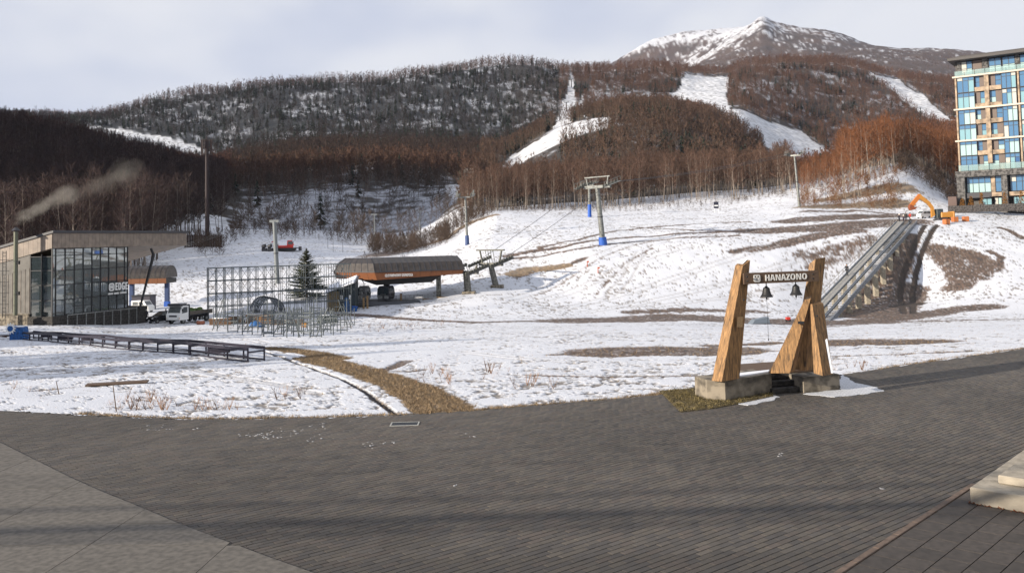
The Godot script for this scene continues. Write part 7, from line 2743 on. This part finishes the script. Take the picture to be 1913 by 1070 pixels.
# ---------------------------------------------------------------- people
func net_body(bones: Array, cell: float, paint: Callable) -> M:
	var lo := Vector3(9, 9, 9)
	var hi := -lo
	for b in bones:
		var r: float = maxf(b[2], b[3]) + cell * 2.5
		for p in [b[0], b[1]]:
			lo = lo.min(p - Vector3.ONE * r)
			hi = hi.max(p + Vector3.ONE * r)
	var n := Vector3i(((hi - lo) / cell).ceil()) + Vector3i.ONE
	var f := PackedFloat32Array()
	f.resize(n.x * n.y * n.z)
	f.fill(1.0)
	for b in bones:
		var a: Vector3 = b[0]
		var ab: Vector3 = b[1] - a
		var l2 := maxf(ab.length_squared(), 1e-8)
		var r: float = maxf(b[2], b[3]) + cell * 3.0
		var i0 := Vector3i(((a.min(b[1]) - Vector3.ONE * r - lo) / cell).floor()).clamp(Vector3i.ZERO, n - Vector3i.ONE)
		var i1 := Vector3i(((a.max(b[1]) + Vector3.ONE * r - lo) / cell).ceil()).clamp(Vector3i.ZERO, n - Vector3i.ONE)
		for x in range(i0.x, i1.x + 1):
			for y in range(i0.y, i1.y + 1):
				for z in range(i0.z, i1.z + 1):
					var p := lo + Vector3(x, y, z) * cell
					var t := clampf((p - a).dot(ab) / l2, 0.0, 1.0)
					var d := (p - a - ab * t).length() - lerpf(b[2], b[3], t)
					var k := (x * n.y + y) * n.z + z
					var h := maxf(0.03 - absf(f[k] - d), 0.0) / 0.03
					f[k] = minf(f[k], d) - h * h * 0.0075
	var vert := {}
	for x in n.x - 1:
		for y in n.y - 1:
			for z in n.z - 1:
				var inside := 0
				var acc := Vector3.ZERO
				var hits := 0
				var v := PackedFloat32Array()
				for c in 8:
					var q := f[((x + (c & 1)) * n.y + y + ((c >> 1) & 1)) * n.z + z + (c >> 2)]
					v.append(q)
					if q < 0.0: inside += 1
				if inside == 0 or inside == 8: continue
				for e in [[0, 1], [2, 3], [4, 5], [6, 7], [0, 2], [1, 3], [4, 6], [5, 7], [0, 4], [1, 5], [2, 6], [3, 7]]:
					if (v[e[0]] < 0.0) != (v[e[1]] < 0.0):
						var t := v[e[0]] / (v[e[0]] - v[e[1]])
						var pa := Vector3(e[0] & 1, (e[0] >> 1) & 1, e[0] >> 2)
						var pb := Vector3(e[1] & 1, (e[1] >> 1) & 1, e[1] >> 2)
						acc += pa.lerp(pb, t)
						hits += 1
				var g := Vector3(v[1] - v[0] + v[3] - v[2] + v[5] - v[4] + v[7] - v[6], v[2] - v[0] + v[3] - v[1] + v[6] - v[4] + v[7] - v[5], v[4] - v[0] + v[5] - v[1] + v[6] - v[2] + v[7] - v[3])
				vert[Vector3i(x, y, z)] = [lo + (Vector3(x, y, z) + acc / hits) * cell, g.normalized()]
	var m := M.new()
	for key in vert:
		var x: int = key.x
		var y: int = key.y
		var z: int = key.z
		var s0 := f[(x * n.y + y) * n.z + z] < 0.0
		for ax in 3:
			var o := Vector3i.ZERO
			o[ax] = 1
			var q: Vector3i = key + o
			if (f[(q.x * n.y + q.y) * n.z + q.z] < 0.0) == s0: continue
			var u := Vector3i.ZERO
			var w := Vector3i.ZERO
			u[(ax + 1) % 3] = 1
			w[(ax + 2) % 3] = 1
			if not (vert.has(key - u) and vert.has(key - w) and vert.has(key - u - w)): continue
			var a: Array = vert[key]
			var b: Array = vert[key - u]
			var c: Array = vert[key - u - w]
			var d: Array = vert[key - w]
			m.col = paint.call(a[0])
			m.smooth(a[0], b[0], c[0], d[0], a[1], b[1], c[1], d[1])
	return m

func person(label: String, at: Vector3, turn: float, jacket: Color, pose: int, helmet: Color) -> void:
	var t := thing("person", label, "person", at, turn)
	var bend := 0.0 if pose < 2 else 0.75
	var hip := Vector3(0, 0.92, 0) if pose < 2 else Vector3(0, 0.72, -0.08)
	var up := Vector3(0, cos(bend), sin(bend))
	var chest := hip + up * 0.36
	var neck := hip + up * 0.56
	var head := hip + up * 0.60 + Vector3(0, 0.12, 0.03)
	var bones := [[hip, hip + up * 0.18, 0.14, 0.135], [hip + up * 0.18, chest, 0.135, 0.16], [chest, neck, 0.15, 0.07], [neck, head, 0.06, 0.085], [head, head + Vector3(0, 0.07, 0.0), 0.095, 0.09], [head + Vector3(0, 0.0, 0.09), head + Vector3(0, -0.03, 0.11), 0.018, 0.016]]
	for s in [-1.0, 1.0]:
		var sh: Vector3 = chest + up * 0.11 + Vector3(s * 0.19, 0, 0)
		var el: Vector3 = sh + (Vector3(s * 0.07, -0.29, -0.02) if pose == 0 else Vector3(s * 0.05, -0.22, 0.2))
		var wr: Vector3 = el + (Vector3(s * -0.01, -0.26, 0.07) if pose == 0 else Vector3(s * -0.08, 0.0, 0.25))
		bones.append([chest + up * 0.1, sh, 0.09, 0.075])
		bones.append([sh, el, 0.07, 0.055])
		bones.append([el, wr, 0.055, 0.04])
		var hd: Vector3 = (wr - el).normalized()
		bones.append([wr, wr + hd * 0.09, 0.035, 0.04])
		for k in 4: bones.append([wr + hd * 0.09 + Vector3((k - 1.5) * 0.019, 0, 0), wr + hd * (0.15 + 0.012 * (1 - absi(k - 1))) + Vector3((k - 1.5) * 0.02, -0.01, 0), 0.010, 0.008])
		bones.append([wr + hd * 0.04, wr + hd * 0.09 + Vector3(-s * 0.045, 0, 0.02), 0.014, 0.009])
		var hp: Vector3 = hip + Vector3(s * 0.095, -0.04, 0)
		var kn: Vector3 = Vector3(s * 0.11, 0.49, 0.03 if pose < 2 else 0.16)
		var an := Vector3(s * 0.12, 0.09, -0.02)
		bones.append([hp, kn, 0.095, 0.065])
		bones.append([kn, an, 0.065, 0.05])
		bones.append([an + Vector3(0, -0.04, -0.03), an + Vector3(s * 0.02, -0.05, 0.17), 0.05, 0.04])
	var cut := hip.y
	var body := net_body(bones, 0.03, func(p: Vector3) -> Color:
		if p.y > neck.y + 0.03 and p.distance_to(head) < 0.2: return Color(0.42, 0.26, 0.19)
		if p.y < 0.12: return Color(0.02, 0.02, 0.02)
		if p.y < cut + 0.02: return Color(0.022, 0.024, 0.032)
		return jacket)
	var mt := mat("clothes", Color.WHITE, 0.85)
	mt.vertex_color_use_as_albedo = true
	obj("body", body, mt, t, true)
	var h := M.new()
	h.ball(head + Vector3(0, 0.075, -0.005), Vector3(0.115, 0.10, 0.125), 12)
	h.tube(head + Vector3(0, 0.05, 0.06), head + Vector3(0, 0.045, 0.15), 0.09, 0.07, 8)
	obj("helmet", h, mat("helmet_%d" % int(helmet.r * 100), helmet, 0.4), t)
	var ey := M.new()
	for s in [-1.0, 1.0]: ey.ball(head + Vector3(s * 0.035, 0.015, 0.088), Vector3(0.012, 0.009, 0.008), 6)
	ey.box(head + Vector3(0, -0.05, 0.093), Vector3(0.045, 0.008, 0.008))
	obj("eyes", ey, mats.black_iron, t)

func people() -> void:
	var w := Color(0.75, 0.75, 0.72)
	person("person in dark clothes and pale helmet standing left of the black car", G(272, 121, 0.0, 604), 0.5, Color(0.02, 0.022, 0.03), 0, w)
	var a := P(1550, 600, 118.5)
	var b := P(1714, 413, 172)
	var wide := Vector3(-4.15, 0.0, 0.3)
	person("person in black standing on the inclined walkway beside its handrail", a.lerp(b, 0.37) + wide * 0.88 + Vector3(0, 0.06, 0), 2.4, Color(0.02, 0.02, 0.025), 0, Color(0.03, 0.03, 0.03))
	person("worker in dark jacket, leftmost of the group at the incline's top", G(1681, 174, 0.0, 417), 0.8, Color(0.025, 0.025, 0.04), 0, w)
	person("worker in dark jacket, second from left at the incline's top", G(1689, 172, 0.0, 419), 1.2, Color(0.04, 0.035, 0.05), 1, w)
	person("worker in dark jacket standing just left of the one in red", G(1694, 176, 0.0, 417), -0.6, Color(0.03, 0.03, 0.03), 0, Color(0.05, 0.05, 0.06))
	person("worker in red jacket, rightmost of the group at the incline's top", G(1702, 175, 0.0, 417), -1.0, Color(0.45, 0.04, 0.03), 1, Color(0.04, 0.04, 0.05))
	person("worker in black bending over the upper end of the incline", a.lerp(b, 0.945) + wide * 0.2 + Vector3(0, 0.05, 0), 0.9, Color(0.02, 0.02, 0.02), 2, w)

func small_things() -> void:
	var m := M.new()
	# slope sign
	var g := G(1339, 226, 0.0, 402)
	var t := thing("slope_sign", "small dark sign board with a pale stripe on two legs on the upper snow", "sign", g)
	m.cbox(Vector3(0, 1.9, 0), Vector3(1.25, 1.7, 0.08), 0.02)
	obj("board", m, mat("sign_navy", Color(0.02, 0.022, 0.04), 0.5), t)
	m = M.new()
	m.box(Vector3(0, 1.75, 0.05), Vector3(0.95, 0.3, 0.02))
	obj("stripe", m, mats.white_paint, t)
	for x in [-0.5, 0.5]:
		m = M.new()
		m.tube(Vector3(x, -0.3, 0), Vector3(x, 1.1, 0), 0.05, 0.05, 6)
		obj("leg", m, mats.white_paint, t)
	# red markers on the slope
	for q in [[1097, 149, 485, "red marker post on the snow at the end of the straw patch"], [1117, 146, 492, "shorter red marker post lower right of the straw patch"]]:
		var k := thing("marker_post", q[3], "marker", G(q[0], q[1], 0.0, q[2]))
		m = M.new()
		m.tube(Vector3(0, -0.2, 0), Vector3(0, 0.9, 0), 0.09, 0.07, 7)
		obj("post", m, mat("marker_red", Color(0.40, 0.09, 0.04), 0.7), k)
		m = M.new()
		m.box(Vector3(0.12, 0.85, 0), Vector3(0.4, 0.25, 0.06))
		obj("flag", m, mats.marker_red, k)
	# grey covered load and red machine by the track behind the bell gate
	var d := drop(1420, 605)
	t = thing("covered_sled", "grey metal sled load on the muddy track seen through the bell gate", "sled", d, 0.25)
	m = M.new()
	m.hexa([Vector3(-1.4, 0, 0.6), Vector3(1.1, 0, 0.6), Vector3(1.1, 0, -0.6), Vector3(-1.4, 0, -0.6), Vector3(-0.9, 0.55, 0.45), Vector3(1.0, 0.85, 0.45), Vector3(1.0, 0.85, -0.45), Vector3(-0.9, 0.55, -0.45)])
	obj("load", m, mat("sled_grey", Color(0.16, 0.19, 0.22), 0.5, 0.3), t)
	m = M.new()
	m.box(Vector3(-0.2, 0.05, 0.65), Vector3(2.9, 0.1, 0.12)); m.box(Vector3(-0.2, 0.05, -0.65), Vector3(2.9, 0.1, 0.12))
	obj("runner", m, mats.dark_steel, t)
	d = drop(1473, 600)
	t = thing("red_machine", "small red machine on the muddy track left of the gate's brace", "machine", d)
	m = M.new()
	m.cbox(Vector3(0, 0.35, 0), Vector3(0.6, 0.4, 0.4), 0.06)
	obj("engine", m, mats.red_paint, t)
	m = M.new()
	m.tube(Vector3(-0.25, 0.12, 0.22), Vector3(-0.25, 0.12, -0.22), 0.13, 0.13, 10); m.tube(Vector3(0.2, 0.12, 0.22), Vector3(0.2, 0.12, -0.22), 0.13, 0.13, 10)
	m.tube(Vector3(0.2, 0.4, 0), Vector3(0.75, 0.8, 0), 0.025, 0.025, 5)
	obj("wheel", m, mats.rubber, t)
	# sticks in the snow field
	var i := 0
	for q in [[910, 694, 0.5, "left of the pair of dark stakes in the middle snow field"], [917, 696, 0.45, "right of the pair of dark stakes in the middle snow field"], [217, 768, 0.9, "bare stalk leaning left by the plaza's edge in the left snow"], [110, 736, 0.5, "short stalk in the shaded snow at the far left"]]:
		var p := drop(q[0], q[1])
		var s := thing("stake", q[3], "stake", p)
		m = M.new()
		m.tube(Vector3(0, -0.1, 0), Vector3(-0.12, q[2], 0.02), 0.022, 0.014, 5)
		obj("shaft", m, mats.beam_timber, s)
		i += 1
	# snow fence posts far left on the snow
	for q in [[622, 218, 463], [640, 220, 466], [612, 236, 455]]:
		var p := G(q[0], q[1], 0.0, q[2])
		var s := thing("pole", ["thin dark pole on the far snow right of the spruce", "thinner pole right beside the bushes on the far snow", "thin pole on the far snow just right of the spruce tip"][i % 3], "pole", p)
		m = M.new()
		m.tube(Vector3(0, -0.2, 0), Vector3(0, 2.6, 0), 0.05, 0.04, 5)
		obj("shaft", m, mats.dark_steel, s)
		i += 1

func tufts() -> void:
	# short dead grass poking through the snow and standing on the bare strips
	var m := M.new()
	var r := RandomNumberGenerator.new()
	r.seed = 99
	for k in 9:
		var az := r.randf() * TAU
		var o := Vector3(cos(az), 0, sin(az)) * r.randf() * 0.12
		var tip := o + Vector3(r.randfn(0, 0.10), r.randf_range(0.06, 0.16), r.randfn(0, 0.10))
		var w := Vector3(-sin(az), 0, cos(az)) * 0.009
		m.tri(o - w, o + w, tip, Vector3(0, 0.6, 0.8))
	var mesh := m.mesh()
	var mt := mat("dead_grass", Color.WHITE, 0.9)
	mt.vertex_color_use_as_albedo = true
	var spots := []
	var tries := 0
	while spots.size() < 42000 and tries < 900000:
		tries += 1
		var i := r.randi_range(41, 999)
		var j := r.randi_range(0, J1 + 60)
		var p := i * NJ + j
		var d := -nz[p]
		var dens := 0.004 + 0.5 * smoothstep(0.3, 0.6, straw[p]) + 0.02 * smoothstep(0.2, 0.5, soil[p])
		if d > 75.0 and straw[p] < 0.2: continue
		if r.randf() > dens * clampf(d / 40.0, 0.3, 2.0): continue
		var x := nx[p] + r.randfn(0, 0.04)
		var z := nz[p] + r.randfn(0, 0.12)
		var a := x / -z
		if -z < ne[i] + 0.05: continue
		var s := r.randf_range(0.4, 0.95)
		spots.append([Transform3D(Basis(Vector3.UP, r.randf() * TAU).scaled(Vector3(s, s * r.randf_range(0.7, 1.3), s)), Vector3(x, ground(x, z) - 0.03, z)), Color(0.35, 0.255, 0.155) * r.randf_range(0.6, 1.25)])
	var vp := px_poly([[1232, 731], [1250, 748], [1272, 770], [1330, 764], [1400, 751], [1445, 741], [1440, 722], [1300, 726]])
	for k in 2600:
		var c := Vector2(r.randf_range(4.5, 9.5), -r.randf_range(27.5, 32.0))
		if not Geometry2D.is_point_in_polygon(c, vp): continue
		var s := r.randf_range(0.5, 1.1)
		spots.append([Transform3D(Basis(Vector3.UP, r.randf() * TAU).scaled(Vector3(s, s * 0.7, s)), Vector3(c.x, 0.015, c.y)), Color(0.24, 0.19, 0.08) * r.randf_range(0.6, 1.3)])
	var o := many("dead_grass", mesh, mt, spots)
	tag(o, "short dead grass poking out of the thin snow", "grass")
	# taller weeds
	var wm := M.new()
	for k in 7:
		var tip := Vector3(r.randfn(0, 0.13), r.randf_range(0.25, 0.5), r.randfn(0, 0.13))
		wm.tri(Vector3(-0.008, 0, 0), Vector3(0.008, 0, 0), tip, Vector3(0, 0, 1))
		wm.tri(tip * 0.7, tip * 0.7 + Vector3(r.randfn(0, 0.05), 0.12, 0), tip * 0.7 + Vector3(0.015, 0.02, 0), Vector3(0, 0, 1))
	var ws := []
	for q in [[225, 765, 12], [265, 745, 10], [300, 765, 14], [545, 745, 8], [810, 700, 10], [830, 712, 12], [700, 612, 30], [760, 612, 24], [820, 600, 24], [930, 700, 10], [40, 735, 6], [1000, 720, 10], [1600, 690, 12], [400, 770, 14]]:
		for k in q[2]:
			var p := drop(q[0] + r.randfn(0, 22), minf(q[1] + r.randfn(0, 5), 766))
			ws.append([Transform3D(Basis(Vector3.UP, r.randf() * TAU).scaled(Vector3.ONE * r.randf_range(0.5, 1.2)), p), Color(0.20, 0.11, 0.06) * r.randf_range(0.6, 1.3)])
	o = many("dry_weeds", wm.mesh(), mt, ws)
	tag(o, "thin dry weed stalks standing in the snow", "weeds")
